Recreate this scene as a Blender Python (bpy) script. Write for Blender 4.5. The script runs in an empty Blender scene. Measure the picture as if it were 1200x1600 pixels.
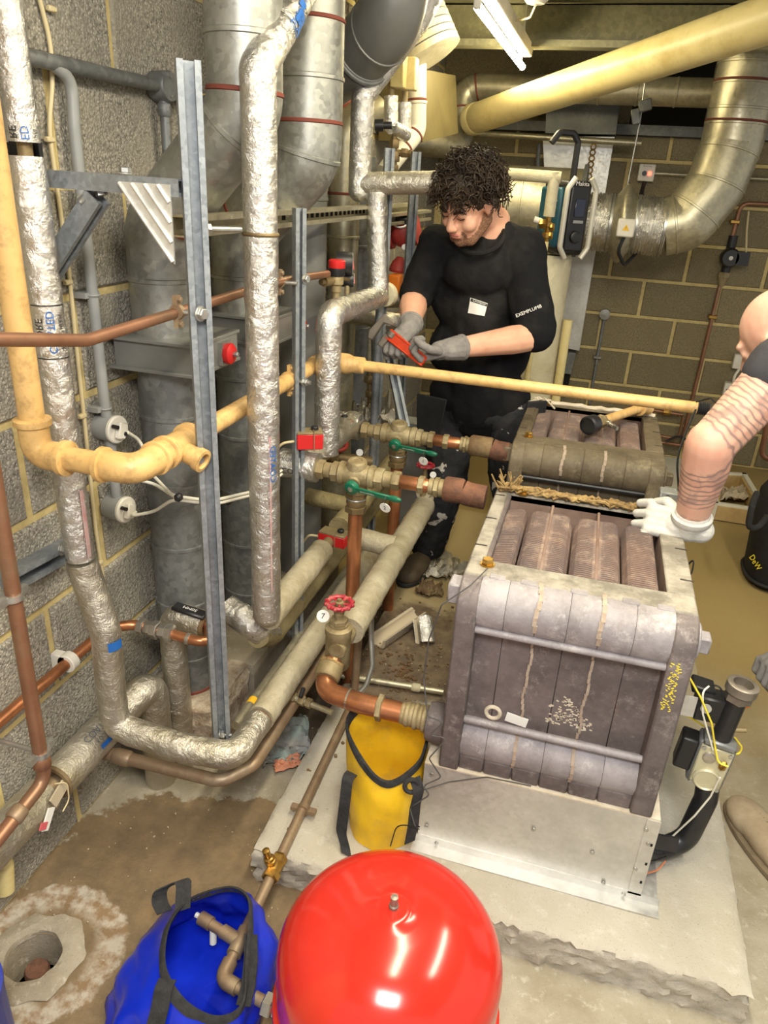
import bpy, bmesh, math, random
from mathutils import Vector as V, Matrix, noise

random.seed(7)
sc = bpy.context.scene
COL = sc.collection

# ------------------------------------------------------------------ camera
CAM = V((0.0, 0.0, 1.625))
RM = Matrix(((0.95938486, 0.1613041, -0.23143394),
             (0.2771328, -0.38563034, 0.88004923),
             (0.0527076, -0.90844385, -0.41467057)))
FOC = 1143.0
cd = bpy.data.cameras.new('camera')
cam = bpy.data.objects.new('camera', cd)
COL.objects.link(cam)
cd.sensor_fit = 'HORIZONTAL'; cd.sensor_width = 36.0; cd.lens = 36.0 * FOC / 1200.0
cd.clip_start = 0.02; cd.clip_end = 60
cx, cy, cz = RM.col[0], -RM.col[1], -RM.col[2]
cam.matrix_world = Matrix(((cx[0], cy[0], cz[0], CAM[0]), (cx[1], cy[1], cz[1], CAM[1]),
                           (cx[2], cy[2], cz[2], CAM[2]), (0, 0, 0, 1)))
sc.camera = cam

# ------------------------------------------------------------------ light
w = bpy.data.worlds.new('World'); sc.world = w; w.use_nodes = True
bgn = w.node_tree.nodes['Background']
bgn.inputs['Color'].default_value = (1.0, 0.97, 0.93, 1); bgn.inputs['Strength'].default_value = 0.42

def area(name, loc, target, sx, sy, power, col):
    l = bpy.data.lights.new(name, 'AREA'); l.shape = 'RECTANGLE'; l.size = sx; l.size_y = sy
    l.energy = power; l.color = col
    o = bpy.data.objects.new(name, l); COL.objects.link(o); o.location = loc
    o.rotation_euler = (V(target) - V(loc)).to_track_quat('-Z', 'Y').to_euler()
    return o
area('ceiling_panel_light', (0.10, -0.15, 2.33), (0.0, 0.9, 0.2), 0.60, 0.60, 44, (1.0, 0.97, 0.93))
area('unseen_batten_light', (0.95, 1.60, 2.33), (0.95, 1.6, 0.0), 0.12, 1.50, 24, (1.0, 0.93, 0.74))  # added lamp out of view to light the front, no fixture built
area('unseen_batten_light', (0.0, 1.30, 2.33), (0.0, 1.30, 0.0), 0.12, 1.50, 25, (1.0, 0.90, 0.66))

sc.view_settings.view_transform = 'Standard'; sc.view_settings.look = 'None'
sc.view_settings.exposure = 0.55; sc.view_settings.gamma = 1.0
sc.view_settings.use_curve_mapping = False

# ------------------------------------------------------------------ points read along a sight line onto a known plane
def ray(x, y): return RM @ V((x - 600.0, y - 800.0, FOC))
def PX(x, y, v): r = ray(x, y); return CAM + r * (v / r[0])
def PY(x, y, v): r = ray(x, y); return CAM + r * (v / r[1])
def PZ(x, y, v): r = ray(x, y); return CAM + r * ((v - CAM[2]) / r[2])

# ------------------------------------------------------------------ mesh builder
def frame(d):
    d = V(d).normalized()
    a = V((0, 0, 1)) if abs(d.z) < 0.9 else V((1, 0, 0))
    u = d.cross(a).normalized(); return u, d.cross(u).normalized(), d

def fillet(pts, rad, seg=6):
    pts = [V(p) for p in pts]; out = [pts[0]]
    for i in range(1, len(pts) - 1):
        p0, p, p1 = pts[i - 1], pts[i], pts[i + 1]
        a, b = (p0 - p), (p1 - p); la, lb = a.length, b.length; a.normalize(); b.normalize()
        ang = a.angle(b)
        if ang > math.pi - 0.02: out.append(p); continue
        r = rad[i - 1] if isinstance(rad, (list, tuple)) else rad
        t = min(r / math.tan(ang / 2), la * 0.49, lb * 0.49)
        s, e = p + a * t, p + b * t
        for k in range(seg + 1):
            q = k / seg
            out.append(s * (1 - q) ** 2 + p * (2 * q * (1 - q)) + e * q * q)
    out.append(pts[-1]); return out

def resample(pts, step):
    out = [V(pts[0])]
    for a, b in zip(pts, pts[1:]):
        n = max(1, int(round((V(b) - V(a)).length / step)))
        for k in range(1, n + 1): out.append(V(a).lerp(V(b), k / n))
    return out

class MB:
    def __init__(s): s.v = []; s.f = []
    def add(s, vs, fs):
        o = len(s.v); s.v.extend(V(v) for v in vs); s.f.extend([tuple(i + o for i in f) for f in fs]); return s
    def tube(s, pts, r, n=14, cap=True, bump=0.0, bs=30.0, step=None, flat=1.0, fn=None):
        pts = [V(p) for p in pts]
        if step: pts = resample(pts, step)
        m = len(pts); vs = []; fs = []
        d = (pts[1] - pts[0]).normalized(); u, w_, _ = frame(d)
        for i, p in enumerate(pts):
            if i == 0: t = pts[1] - pts[0]
            elif i == m - 1: t = pts[-1] - pts[-2]
            else: t = (pts[i + 1] - p).normalized() + (p - pts[i - 1]).normalized()
            t.normalize()
            if i: 
                u = (u - t * u.dot(t)).normalized(); w_ = t.cross(u).normalized()
            rr = r[i] if isinstance(r, (list, tuple)) else r
            if fn: rr = rr * fn(i / (m - 1))
            for k in range(n):
                a = 2 * math.pi * k / n
                dr = u * math.cos(a) + w_ * math.sin(a) * flat
                q = p + dr * rr
                if bump:
                    q = p + dr * (rr + bump * (noise.noise(q * bs) + 0.5 * noise.noise(q * bs * 2.7)))
                vs.append(q)
        for i in range(m - 1):
            for k in range(n):
                a = i * n + k; b = i * n + (k + 1) % n
                fs.append((a, b, b + n, a + n))
        if cap: fs.append(tuple(range(n - 1, -1, -1))); fs.append(tuple(range((m - 1) * n, m * n)))
        return s.add(vs, fs)
    def box(s, c, size, rot=None, taper=1.0):
        x, y, z = [q / 2 for q in size]; c = V(c)
        vs = [V((-x, -y, -z)), V((x, -y, -z)), V((x, y, -z)), V((-x, y, -z)),
              V((-x * taper, -y * taper, z)), V((x * taper, -y * taper, z)), V((x * taper, y * taper, z)), V((-x * taper, y * taper, z))]
        if rot is not None: vs = [rot @ q for q in vs]
        return s.add([c + q for q in vs], [(3, 2, 1, 0), (4, 5, 6, 7), (0, 1, 5, 4), (1, 2, 6, 5), (2, 3, 7, 6), (3, 0, 4, 7)])
    def bx(s, x0, x1, y0, y1, z0, z1): return s.box(((x0 + x1) / 2, (y0 + y1) / 2, (z0 + z1) / 2), (x1 - x0, y1 - y0, z1 - z0))
    def lathe(s, prof, o, axis=(0, 0, 1), n=24, start=None):
        u, w_, d = frame(axis); o = V(o); vs = []; fs = []
        if start is not None: u = (V(start) - d * V(start).dot(d)).normalized(); w_ = d.cross(u)
        m = len(prof)
        for r, h in prof:
            for k in range(n):
                a = 2 * math.pi * k / n
                vs.append(o + d * h + (u * math.cos(a) + w_ * math.sin(a)) * max(r, 1e-5))
        for i in range(m - 1):
            for k in range(n):
                a = i * n + k; b = i * n + (k + 1) % n
                fs.append((a, b, b + n, a + n))
        if prof[0][0] > 1e-4: fs.append(tuple(range(n - 1, -1, -1)))
        if prof[-1][0] > 1e-4: fs.append(tuple(range((m - 1) * n, m * n)))
        return s.add(vs, fs)
    def hexa(s, p, axis, r, h, ch=0.12):
        return s.lathe([(r * (1 - ch), -h / 2), (r, -h / 2 + h * .12), (r, h / 2 - h * .12), (r * (1 - ch), h / 2)], p, axis, n=6)
    def torus(s, c, axis, R, r, n=28, m=8, a0=0.0, a1=2 * math.pi, squash=1.0):
        u, w_, d = frame(axis); c = V(c); full = abs(a1 - a0 - 2 * math.pi) < 1e-3
        pts = []
        k = n if full else n + 1
        vs = []; fs = []
        for i in range(k):
            a = a0 + (a1 - a0) * i / n; dr = u * math.cos(a) + w_ * math.sin(a)
            for j in range(m):
                b = 2 * math.pi * j / m
                vs.append(c + dr * (R + r * math.cos(b)) + d * (r * squash * math.sin(b)))
        for i in range(n):
            for j in range(m):
                a = i * m + j; b = i * m + (j + 1) % m; i2 = (i + 1) % k
                fs.append((a, i2 * m + j, i2 * m + (j + 1) % m, b))
        return s.add(vs, fs)
    def prism(s, poly, o, ux, uy, dv):
        o, ux, uy, dv = V(o), V(ux), V(uy), V(dv); n = len(poly)
        vs = [o + ux * a + uy * b for a, b in poly] + [o + ux * a + uy * b + dv for a, b in poly]
        fs = [tuple(range(n - 1, -1, -1)), tuple(range(n, 2 * n))] + [(i, (i + 1) % n, (i + 1) % n + n, i + n) for i in range(n)]
        return s.add(vs, fs)
    def ball(s, c, r, n=16, m=10, rot=None):
        r = (r, r, r) if not isinstance(r, (tuple, list, V)) else r; c = V(c); vs = []; fs = []
        for i in range(m + 1):
            t = math.pi * i / m
            for k in range(n):
                a = 2 * math.pi * k / n
                q = V((r[0] * math.sin(t) * math.cos(a), r[1] * math.sin(t) * math.sin(a), r[2] * math.cos(t)))
                vs.append(c + (rot @ q if rot is not None else q))
        for i in range(m):
            for k in range(n):
                a = i * n + k; b = i * n + (k + 1) % n
                fs.append((a + n, b + n, b, a))
        return s.add(vs, fs)
    def cap(s, a, b, ra, rb, n=12, k=4):
        """tapered capsule"""
        a, b = V(a), V(b); d = (b - a); L = d.length; d.normalize()
        prof = [(max(1e-5, ra * math.sin(math.pi / 2 * i / k)), -ra * math.cos(math.pi / 2 * i / k)) for i in range(k + 1)]
        prof += [(max(1e-5, rb * math.cos(math.pi / 2 * i / k)), L + rb * math.sin(math.pi / 2 * i / k)) for i in range(k + 1)]
        return s.lathe(prof, a, d, n)

ORG = {}
def obj(name, mb, mat, parent=None, smooth=40, bevel=0.0, bseg=1, noid=False):
    org = ORG.get(parent.name, V((0, 0, 0))) if parent else V((0, 0, 0))
    me = bpy.data.meshes.new(name)
    me.from_pydata([tuple(v - org) for v in mb.v], [], mb.f)
    me.update()
    bm = bmesh.new(); bm.from_mesh(me)
    bmesh.ops.remove_doubles(bm, verts=bm.verts, dist=1e-6)
    bmesh.ops.recalc_face_normals(bm, faces=bm.faces)
    bm.to_mesh(me); bm.free()
    if smooth:
        me.shade_smooth(); me.set_sharp_from_angle(angle=math.radians(smooth))
    return objm(name, me, mat, parent, bevel, bseg)
def objm(name, me, mat, parent=None, bevel=0.0, bseg=1):
    if mat: me.materials.append(M[mat] if isinstance(mat, str) else mat)
    o = bpy.data.objects.new(name, me); COL.objects.link(o)
    if parent: o.parent = parent; ORG[o.name] = ORG.get(parent.name, V((0, 0, 0)))
    else: ORG[o.name] = V((0, 0, 0))
    if bevel:
        b = o.modifiers.new('bevel', 'BEVEL'); b.width = bevel; b.segments = bseg; b.limit_method = 'ANGLE'; b.angle_limit = math.radians(40)
    return o
def tag(o, label, cat, group=None, kind=None):
    o['label'] = label; o['category'] = cat
    if group: o['group'] = group
    if kind: o['kind'] = kind
    return o
def thing(name, label, cat, loc=(0, 0, 0), group=None, kind=None):
    o = bpy.data.objects.new(name, None); COL.objects.link(o); o.location = V(loc); o.empty_display_size = 0.05
    ORG[o.name] = V(loc)
    return tag(o, label, cat, group, kind)
def struct(name, mb, mat, parent=None, **k):
    o = obj(name, mb, mat, parent, **k)
    if not parent: o['kind'] = 'structure'
    return o
def copytree(o, parent=None):
    c = o.copy(); COL.objects.link(c); ORG[c.name] = ORG.get(o.name, V((0, 0, 0)))
    if parent: c.parent = parent
    for ch in list(o.children): copytree(ch, c)
    return c

# ------------------------------------------------------------------ materials
M = {}
def S(r, g, b):
    f = lambda c: (c / 255 / 12.92 if c / 255 <= 0.04045 else ((c / 255 + 0.055) / 1.055) ** 2.4)
    return (f(r), f(g), f(b), 1)
class NT:
    def __init__(s, name):
        s.m = bpy.data.materials.new(name); s.m.use_nodes = True; s.t = s.m.node_tree; s.p = s.t.nodes['Principled BSDF']; M[name] = s.m
        s.tc = s.t.nodes.new('ShaderNodeTexCoord')
    def n(s, ty, **k):
        q = s.t.nodes.new(ty)
        for a, b in k.items():
            if hasattr(q, a): setattr(q, a, b)
            else: q.inputs[a].default_value = b
        return q
    def l(s, a, b): s.t.links.new(a, b)
    def co(s, scale=(1, 1, 1), src='Object'):
        m = s.n('ShaderNodeMapping'); m.inputs['Scale'].default_value = scale; s.l(s.tc.outputs[src], m.inputs['Vector']); return m.outputs[0]
    def noise(s, scale, detail=4, rough=.6, co=None, dist=0):
        q = s.n('ShaderNodeTexNoise'); q.inputs['Scale'].default_value = scale; q.inputs['Detail'].default_value = detail
        q.inputs['Roughness'].default_value = rough; q.inputs['Distortion'].default_value = dist
        s.l(co or s.tc.outputs['Object'], q.inputs['Vector']); return q.outputs['Fac']
    def voro(s, scale, co=None, feature='F1', out='Distance'):
        q = s.n('ShaderNodeTexVoronoi', feature=feature); q.inputs['Scale'].default_value = scale
        s.l(co or s.tc.outputs['Object'], q.inputs['Vector']); return q.outputs[out]
    def ramp(s, f, a, b, ca=(0, 0, 0, 1), cb=(1, 1, 1, 1)):
        q = s.n('ShaderNodeValToRGB'); e = q.color_ramp.elements
        e[0].position = a; e[0].color = ca; e[1].position = b; e[1].color = cb; s.l(f, q.inputs[0]); return q.outputs[0]
    def mix(s, f, a, b, mode='MIX'):
        q = s.n('ShaderNodeMix', data_type='RGBA', blend_type=mode)
        for sock, v in ((0, f), (6, a), (7, b)):
            if isinstance(v, (int, float, tuple)): q.inputs[sock].default_value = v
            else: s.l(v, q.inputs[sock])
        return q.outputs[2]
    def math(s, op, a, b=0.0):
        q = s.n('ShaderNodeMath', operation=op)
        for i, v in ((0, a), (1, b)):
            if isinstance(v, (int, float)): q.inputs[i].default_value = v
            else: s.l(v, q.inputs[i])
        return q.outputs[0]
    def bump(s, h, strength=.3, dist=.01, prev=None):
        q = s.n('ShaderNodeBump'); q.inputs['Strength'].default_value = strength; q.inputs['Distance'].default_value = dist
        s.l(h, q.inputs['Height'])
        if prev is not None: s.l(prev, q.inputs['Normal'])
        return q.outputs[0]
    def set(s, color=None, rough=None, metal=None, normal=None, **k):
        for nm, v in (('Base Color', color), ('Roughness', rough), ('Metallic', metal), ('Normal', normal)):
            if v is None: continue
            if isinstance(v, (int, float, tuple)): s.p.inputs[nm].default_value = v
            else: s.l(v, s.p.inputs[nm])
        for a, b in k.items(): s.p.inputs[a.replace('_', ' ')].default_value = b
        return s.m

def simple(name, col, rough=.5, metal=0.0, var=None, vs=12, vr=(.35, .7), bump=None, spec=.5, dust=None, ds=6):
    """paint / plastic / metal with mottled second colour, fine relief and settled dirt"""
    t = NT(name); c = col
    if var: c = t.mix(t.ramp(t.noise(vs, 6, .65), vr[0], vr[1]), col, var)
    if dust: c = t.mix(t.ramp(t.noise(ds, 8, .7), .48, .72), c, dust)
    nrm = t.bump(t.noise(bump[0], 4, .6), bump[1], .004) if bump else None
    t.set(c, rough, metal, nrm, Specular_IOR_Level=spec); return t

def blockmat(name, base, dark, light, stain):
    t = NT(name)
    oi = t.n('ShaderNodeObjectInfo')
    add = t.n('ShaderNodeVectorMath', operation='ADD'); t.l(t.tc.outputs['Object'], add.inputs[0])
    sc_ = t.n('ShaderNodeVectorMath', operation='SCALE'); sc_.inputs['Scale'].default_value = 1.0
    cmb = t.n('ShaderNodeCombineXYZ'); t.l(t.math('MULTIPLY', oi.outputs['Random'], 40), cmb.inputs[0]); t.l(cmb.outputs[0], add.inputs[1])
    co = add.outputs[0]
    fine = t.voro(150, co); grit = t.noise(95, 5, .75, co); big = t.noise(6, 4, .6, co)
    c = t.mix(t.ramp(grit, .36, .62), dark, base)
    c = t.mix(t.ramp(fine, .05, .42, (1, 1, 1, 1), (0, 0, 0, 1)), c, light)
    c = t.mix(t.ramp(big, .42, .75), c, stain)
    rnd = t.ramp(oi.outputs['Random'], 0, 1, (.86, .86, .86, 1), (1.08, 1.07, 1.04, 1))
    c = t.mix(1.0, c, rnd, 'MULTIPLY')
    h = t.math('ADD', t.math('MULTIPLY', grit, 1.0), t.math('MULTIPLY', fine, .6))
    t.set(c, .92, 0, t.bump(h, .9, .006), Specular_IOR_Level=.15)
blockmat('block_grey', S(188, 182, 168), S(110, 106, 98), S(220, 214, 198), S(160, 154, 140))
blockmat('block_warm_lit', S(152, 141, 112), S(122, 112, 88), S(176, 164, 130), S(138, 127, 100))  # grey block again, yellow lamplight on the back wall put into its colour
t = NT('mortar'); t.set(t.mix(t.ramp(t.noise(30, 5, .7), .35, .7), S(214, 195, 140), S(190, 170, 116)), .95, 0, t.bump(t.noise(70, 4), .5, .004), Specular_IOR_Level=.1)

def concrete(name, base, alt, light, wetzone=None):
    t = NT(name)
    c = t.mix(t.ramp(t.noise(5, 7, .65), .35, .68), base, alt)
    c = t.mix(t.ramp(t.noise(28, 6, .75), .55, .75), c, light)
    sp = t.ramp(t.noise(300, 2, .5), .64, .72); c = t.mix(t.math('MULTIPLY', sp, .45), c, S(98, 90, 76))
    rough = .85
    if wetzone: c, rough = wetzone(t, c)
    h = t.math('ADD', t.noise(110, 6, .75), t.math('MULTIPLY', t.noise(14, 4), .6))
    t.set(c, rough, 0, t.bump(h, .55, .006), Specular_IOR_Level=.3)
def wet(t, c):
    # damp stain that spreads from the drain, worn light ring around it, yellower tone further back
    sep = t.n('ShaderNodeSeparateXYZ'); t.l(t.tc.outputs['Object'], sep.inputs[0])
    def ell(cx_, cy_, rx, ry, ns, na):
        dx = t.math('DIVIDE', t.math('SUBTRACT', sep.outputs[0], cx_), rx); dy = t.math('DIVIDE', t.math('SUBTRACT', sep.outputs[1], cy_), ry)
        d = t.math('SQRT', t.math('ADD', t.math('MULTIPLY', dx, dx), t.math('MULTIPLY', dy, dy)))
        return t.math('ADD', d, t.math('MULTIPLY', t.math('SUBTRACT', t.noise(ns, 5, .65), .5), na))
    yel = t.ramp(sep.outputs[1], 2.0, 3.2); yel = t.ramp(t.math('ADD', t.math('MULTIPLY', sep.outputs[1], .33), t.math('MULTIPLY', t.noise(2.5, 4), .25)), .62, 1.0)
    c = t.mix(yel, c, S(160, 138, 88))
    e = t.ramp(ell(-.72, 1.05, .42, .36, 7, .6), .97, 1.0, (1, 1, 1, 1), (0, 0, 0, 1))
    tone = t.mix(t.ramp(t.noise(11, 6, .7), .38, .68), S(134, 111, 80), S(100, 83, 60))
    c = t.mix(t.math('MULTIPLY', e, .92), c, tone)
    e2 = t.ramp(ell(-.60, 2.10, .22, .55, 6, .9), .85, 1.05, (1, 1, 1, 1), (0, 0, 0, 1))
    c = t.mix(t.math('MULTIPLY', e2, .85), c, S(70, 57, 46))
    d2 = ell(-.955, .86, .175, .17, 14, .45)
    ring = t.math('MULTIPLY', t.ramp(d2, .55, .75), t.ramp(d2, .95, 1.05, (1, 1, 1, 1), (0, 0, 0, 1)))
    c = t.mix(t.math('MULTIPLY', ring, .6), c, t.mix(t.ramp(t.noise(30, 4), .4, .6), S(214, 206, 192), S(150, 122, 92)))
    rough = t.math('SUBTRACT', .85, t.math('MULTIPLY', e, .3))
    return c, rough
def padstain(t, c):
    sep = t.n('ShaderNodeSeparateXYZ'); t.l(t.tc.outputs['Object'], sep.inputs[0])
    dx = t.math('DIVIDE', t.math('ADD', sep.outputs[0], .42), .26); dy = t.math('DIVIDE', t.math('SUBTRACT', sep.outputs[1], 2.12), .36)
    d = t.math('ADD', t.math('SQRT', t.math('ADD', t.math('MULTIPLY', dx, dx), t.math('MULTIPLY', dy, dy))), t.math('MULTIPLY', t.math('SUBTRACT', t.noise(8, 5, .65), .5), .8))
    e = t.ramp(d, .8, 1.0, (1, 1, 1, 1), (0, 0, 0, 1))
    yel = t.ramp(t.math('ADD', t.math('MULTIPLY', sep.outputs[1], .33), t.math('MULTIPLY', t.noise(2.5, 4), .25)), .70, 1.05)
    c = t.mix(yel, c, S(168, 148, 104))
    return t.mix(t.math('MULTIPLY', e, .9), c, t.mix(t.ramp(t.noise(20, 5), .4, .65), S(86, 70, 54), S(118, 100, 78))), .85
concrete('floor_concrete', S(182, 174, 156), S(152, 142, 120), S(206, 200, 186), wet)
concrete('pad_concrete', S(192, 186, 172), S(180, 172, 154), S(206, 201, 190), padstain)
concrete('rough_concrete', S(176, 166, 148), S(140, 128, 108), S(206, 198, 184))
t = NT('rubble'); t.set(t.mix(t.ramp(t.noise(18, 6, .7), .4, .65), S(200, 186, 164), S(150, 126, 100)), .95, 0, t.bump(t.noise(30, 6, .7), .8, .02))

def foil(name, tint, rough=.30, scrim=True, grime=None):
    t = NT(name)
    cr = t.voro(26, t.co((1, 1, 1)), 'DISTANCE_TO_EDGE'); nz = t.noise(38, 6, .7, None, .8)
    h = t.math('ADD', t.math('MULTIPLY', nz, 1.0), t.math('MULTIPLY', t.noise(95, 4, .6, None, .5), .5))
    c = t.mix(t.ramp(t.noise(9, 5), .35, .7), tint, tuple(q * .78 for q in tint[:3]) + (1,))
    if scrim:
        g = t.n('ShaderNodeTexBrick'); g.inputs['Scale'].default_value = 60; g.inputs['Mortar Size'].default_value = .02
        g.offset = 0; g.inputs['Row Height'].default_value = .6; g.inputs['Brick Width'].default_value = .6
        t.l(t.co((1, 1, 1)), g.inputs['Vector'])
        c = t.mix(t.math('MULTIPLY', g.outputs['Fac'], .22), c, S(235, 233, 228))
    if grime: c = t.mix(t.ramp(t.noise(5, 6, .7), .45, .72), c, grime)
    t.set(c, t.math('ADD', rough, t.math('MULTIPLY', t.noise(14), .15)), .93, t.bump(h, .85, .0065))
foil('foil', S(230, 227, 220), .20)
foil('foil_dull', S(216, 210, 196), .32, True, S(186, 176, 150))
foil('foil_old', S(206, 200, 186), .5, False, S(176, 164, 130))
def painted_lag(name, a, b, rough=.6):
    t = NT(name); nz = t.noise(22, 6, .7)
    t.set(t.mix(t.ramp(t.noise(7, 6, .7), .35, .7), a, b), rough, .1, t.bump(nz, .8, .010), Specular_IOR_Level=.4)
painted_lag('lagging', S(186, 177, 154), S(148, 136, 106))
painted_lag('lagging_yellow', S(160, 147, 108), S(126, 112, 78))
painted_lag('cream_lagging', S(206, 198, 170), S(182, 172, 140))

def galv(name, a, b, rough=.42, metal=.5, sp=70):
    t = NT(name)
    co = t.co((1, 1, 1)); v = t.voro(sp, co, 'F1', 'Color')
    bw = t.n('ShaderNodeRGBToBW'); t.l(v, bw.inputs[0])
    c = t.mix(bw.outputs[0], a, b); c = t.mix(t.ramp(t.noise(4, 6, .7), .45, .75), c, tuple(q * .75 for q in a[:3]) + (1,))
    t.set(c, t.math('ADD', rough, t.math('MULTIPLY', bw.outputs[0], .18)), metal, t.bump(t.noise(30), .12, .004))
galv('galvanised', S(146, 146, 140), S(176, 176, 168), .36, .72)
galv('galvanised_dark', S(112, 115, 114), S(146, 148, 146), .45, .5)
galv('galvanised_warm', S(176, 170, 148), S(206, 198, 168), .32, .72)
galv('strut_steel', S(128, 134, 138), S(158, 163, 167), .42, .5, 120)
galv('sheet_steel', S(206, 205, 200), S(222, 221, 216), .36, .65, 90)
galv('deck_steel', S(122, 118, 92), S(152, 147, 116), .45, .45, 60)
simple('grey_paint', S(134, 134, 130), .42, .3, S(116, 117, 114), 5, bump=(40, .05))
simple('duct_sealant', S(118, 58, 44), .8)
simple('gas_yellow', S(216, 178, 116), .45, 0, S(200, 160, 98), 10, dust=S(160, 126, 80), ds=30, bump=(60, .08))
simple('cream_pipe', S(222, 206, 150), .42, 0, S(206, 190, 132), 3, dust=S(190, 168, 108), ds=7)
simple('copper', S(198, 134, 94), .32, .75, S(166, 106, 70), 9, dust=S(132, 90, 62), ds=8)
simple('copper_dull', S(158, 114, 88), .42, .6, S(130, 92, 70), 10, dust=S(150, 124, 98), ds=7)
simple('copper_aged', S(158, 136, 110), .5, .5, S(132, 106, 82), 10, dust=S(176, 160, 132), ds=9)
simple('brass', S(196, 158, 84), .32, .9, S(150, 116, 60), 14)
simple('bronze_dusty', S(150, 134, 98), .6, .35, S(120, 104, 72), 16, bump=(50, .3), dust=S(178, 165, 130), ds=12)
simple('bronze_dark', S(136, 116, 80), .55, .5, S(104, 88, 60), 16, bump=(50, .2))
simple('nickel', S(196, 192, 184), .3, .85, S(168, 162, 150), 20)
simple('zinc', S(190, 190, 184), .35, .8, S(160, 160, 156), 30)
simple('rusty_iron', S(98, 68, 54), .8, .2, S(136, 92, 68), 22, bump=(60, .6), dust=S(76, 56, 48), ds=14)
simple('rust_brown', S(122, 94, 64), .75, .2, S(96, 76, 54), 12, bump=(40, .4), dust=S(146, 128, 92), ds=8)
def castiron(name, a, b, pale, rustc):
    t = NT(name)
    c = t.mix(t.ramp(t.noise(6, 7, .75), .40, .62), a, b)
    c = t.mix(t.math('MULTIPLY', t.ramp(t.noise(13, 8, .85), .54, .66), .62), c, pale)
    c = t.mix(t.math('MULTIPLY', t.ramp(t.noise(9, 6, .7, t.co((1, 1, .4))), .6, .78), .6), c, rustc)
    t.set(c, .62, .15, t.bump(t.noise(55, 5), .25, .004), Specular_IOR_Level=.4)
castiron('cast_iron', S(116, 107, 106), S(90, 82, 81), S(162, 154, 150), S(122, 86, 70))
castiron('cast_iron_light', S(158, 153, 156), S(126, 120, 122), S(196, 191, 188), S(150, 128, 112))
castiron('cast_iron_dusty', S(116, 104, 84), S(88, 78, 62), S(150, 138, 110), S(112, 82, 56))
castiron('cast_iron_dark', S(82, 74, 66), S(66, 60, 54), S(100, 92, 80), S(90, 66, 50))
t = NT('boiler_rim'); t.set(t.mix(t.ramp(t.noise(8, 7, .75), .42, .6), S(112, 106, 95), S(156, 149, 137)), .85, 0, t.bump(t.noise(50, 5), .4, .005))
t = NT('fin_iron')
c = t.mix(t.ramp(t.noise(6, 5, .7), .35, .65), S(132, 108, 96), S(108, 96, 94)); c = t.mix(t.ramp(t.noise(16, 6, .8), .5, .72), c, S(172, 150, 132))
t.set(c, .7, .15, t.bump(t.noise(80), .2, .002))
t = NT('inner_iron'); t.set(t.mix(t.ramp(t.noise(7, 5), .4, .65), S(112, 88, 78), S(138, 116, 104)), .85)
simple('rope_seal', S(168, 142, 92), .95, 0, S(112, 84, 52), 40, bump=(90, .9), dust=S(70, 52, 36), ds=30)
simple('joint_putty', S(196, 182, 158), .9, 0, S(216, 206, 188), 30, bump=(80, .6))
simple('joint_tan', S(150, 132, 116), .9, 0, S(178, 162, 146), 40, bump=(80, .5))
simple('red_vessel', S(198, 46, 34), .16, 0, S(186, 40, 30), 4, spec=.5)
simple('red_plastic', S(196, 34, 34), .4)
simple('red_wheel', S(168, 34, 52), .4, 0, S(130, 24, 40), 30, dust=S(190, 120, 110), ds=40)
simple('red_faded', S(176, 62, 52), .55, 0, S(140, 44, 40), 20)
simple('green_plastic', S(22, 112, 82), .4, 0, S(16, 92, 68), 20)
simple('white_plastic', S(228, 224, 212), .45, 0, S(210, 204, 188), 10)
simple('grey_plastic', S(150, 152, 150), .45, 0, S(134, 136, 134), 8)
simple('black_plastic', S(30, 30, 32), .42)
simple('black_steel', S(38, 38, 40), .38, .3, S(54, 54, 56), 20)
simple('black_rubber', S(34, 34, 34), .7)
simple('cable_cream', S(208, 192, 150), .5)
simple('cable_white', S(226, 222, 206), .45)
simple('wire_grey', S(74, 74, 74), .5)
simple('wire_yellow', S(236, 214, 60), .45)
simple('wire_orange', S(206, 128, 88), .45)
simple('wire_black', S(26, 26, 26), .5)
simple('orange_plastic', S(240, 128, 26), .4)
simple('cream_casting', S(214, 208, 176), .42, .35, S(196, 190, 160), 12)
simple('alu_casting', S(150, 152, 152), .45, .5, S(120, 122, 124), 14)
simple('blue_pvc', S(20, 50, 205), .3, 0, S(12, 34, 170), 5, bump=(12, .25))
simple('yellow_pvc', S(238, 196, 38), .42, 0, S(216, 170, 30), 6, bump=(14, .3), dust=S(196, 160, 60), ds=10)
simple('webbing', S(34, 34, 36), .85, 0, S(52, 52, 53), 60, bump=(160, .4))
simple('black_fabric', S(26, 26, 28), .9, 0, S(36, 36, 38), 20, bump=(220, .15))
t = NT('tshirt'); nn = t.noise(9, 4, .6, None, .4)
t.set(t.mix(t.ramp(t.noise(4, 4), .5, .8), S(24, 24, 27), S(52, 50, 47)), .92, 0, t.bump(nn, .35, .03), Specular_IOR_Level=.15)
t = NT('tshirt_grey'); t.set(S(62, 62, 66), .92, 0, t.bump(t.noise(11, 4), .3, .02), Specular_IOR_Level=.15)
t = NT('trousers')
c = t.mix(t.ramp(t.noise(4, 5), .45, .75), S(36, 36, 40), S(58, 58, 60)); c = t.mix(t.ramp(t.noise(15, 3, .5, None, .6), .635, .66), c, S(176, 172, 166))
t.set(c, .9, 0, t.bump(t.noise(8, 4, .6, None, .6), .5, .03), Specular_IOR_Level=.2)
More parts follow.
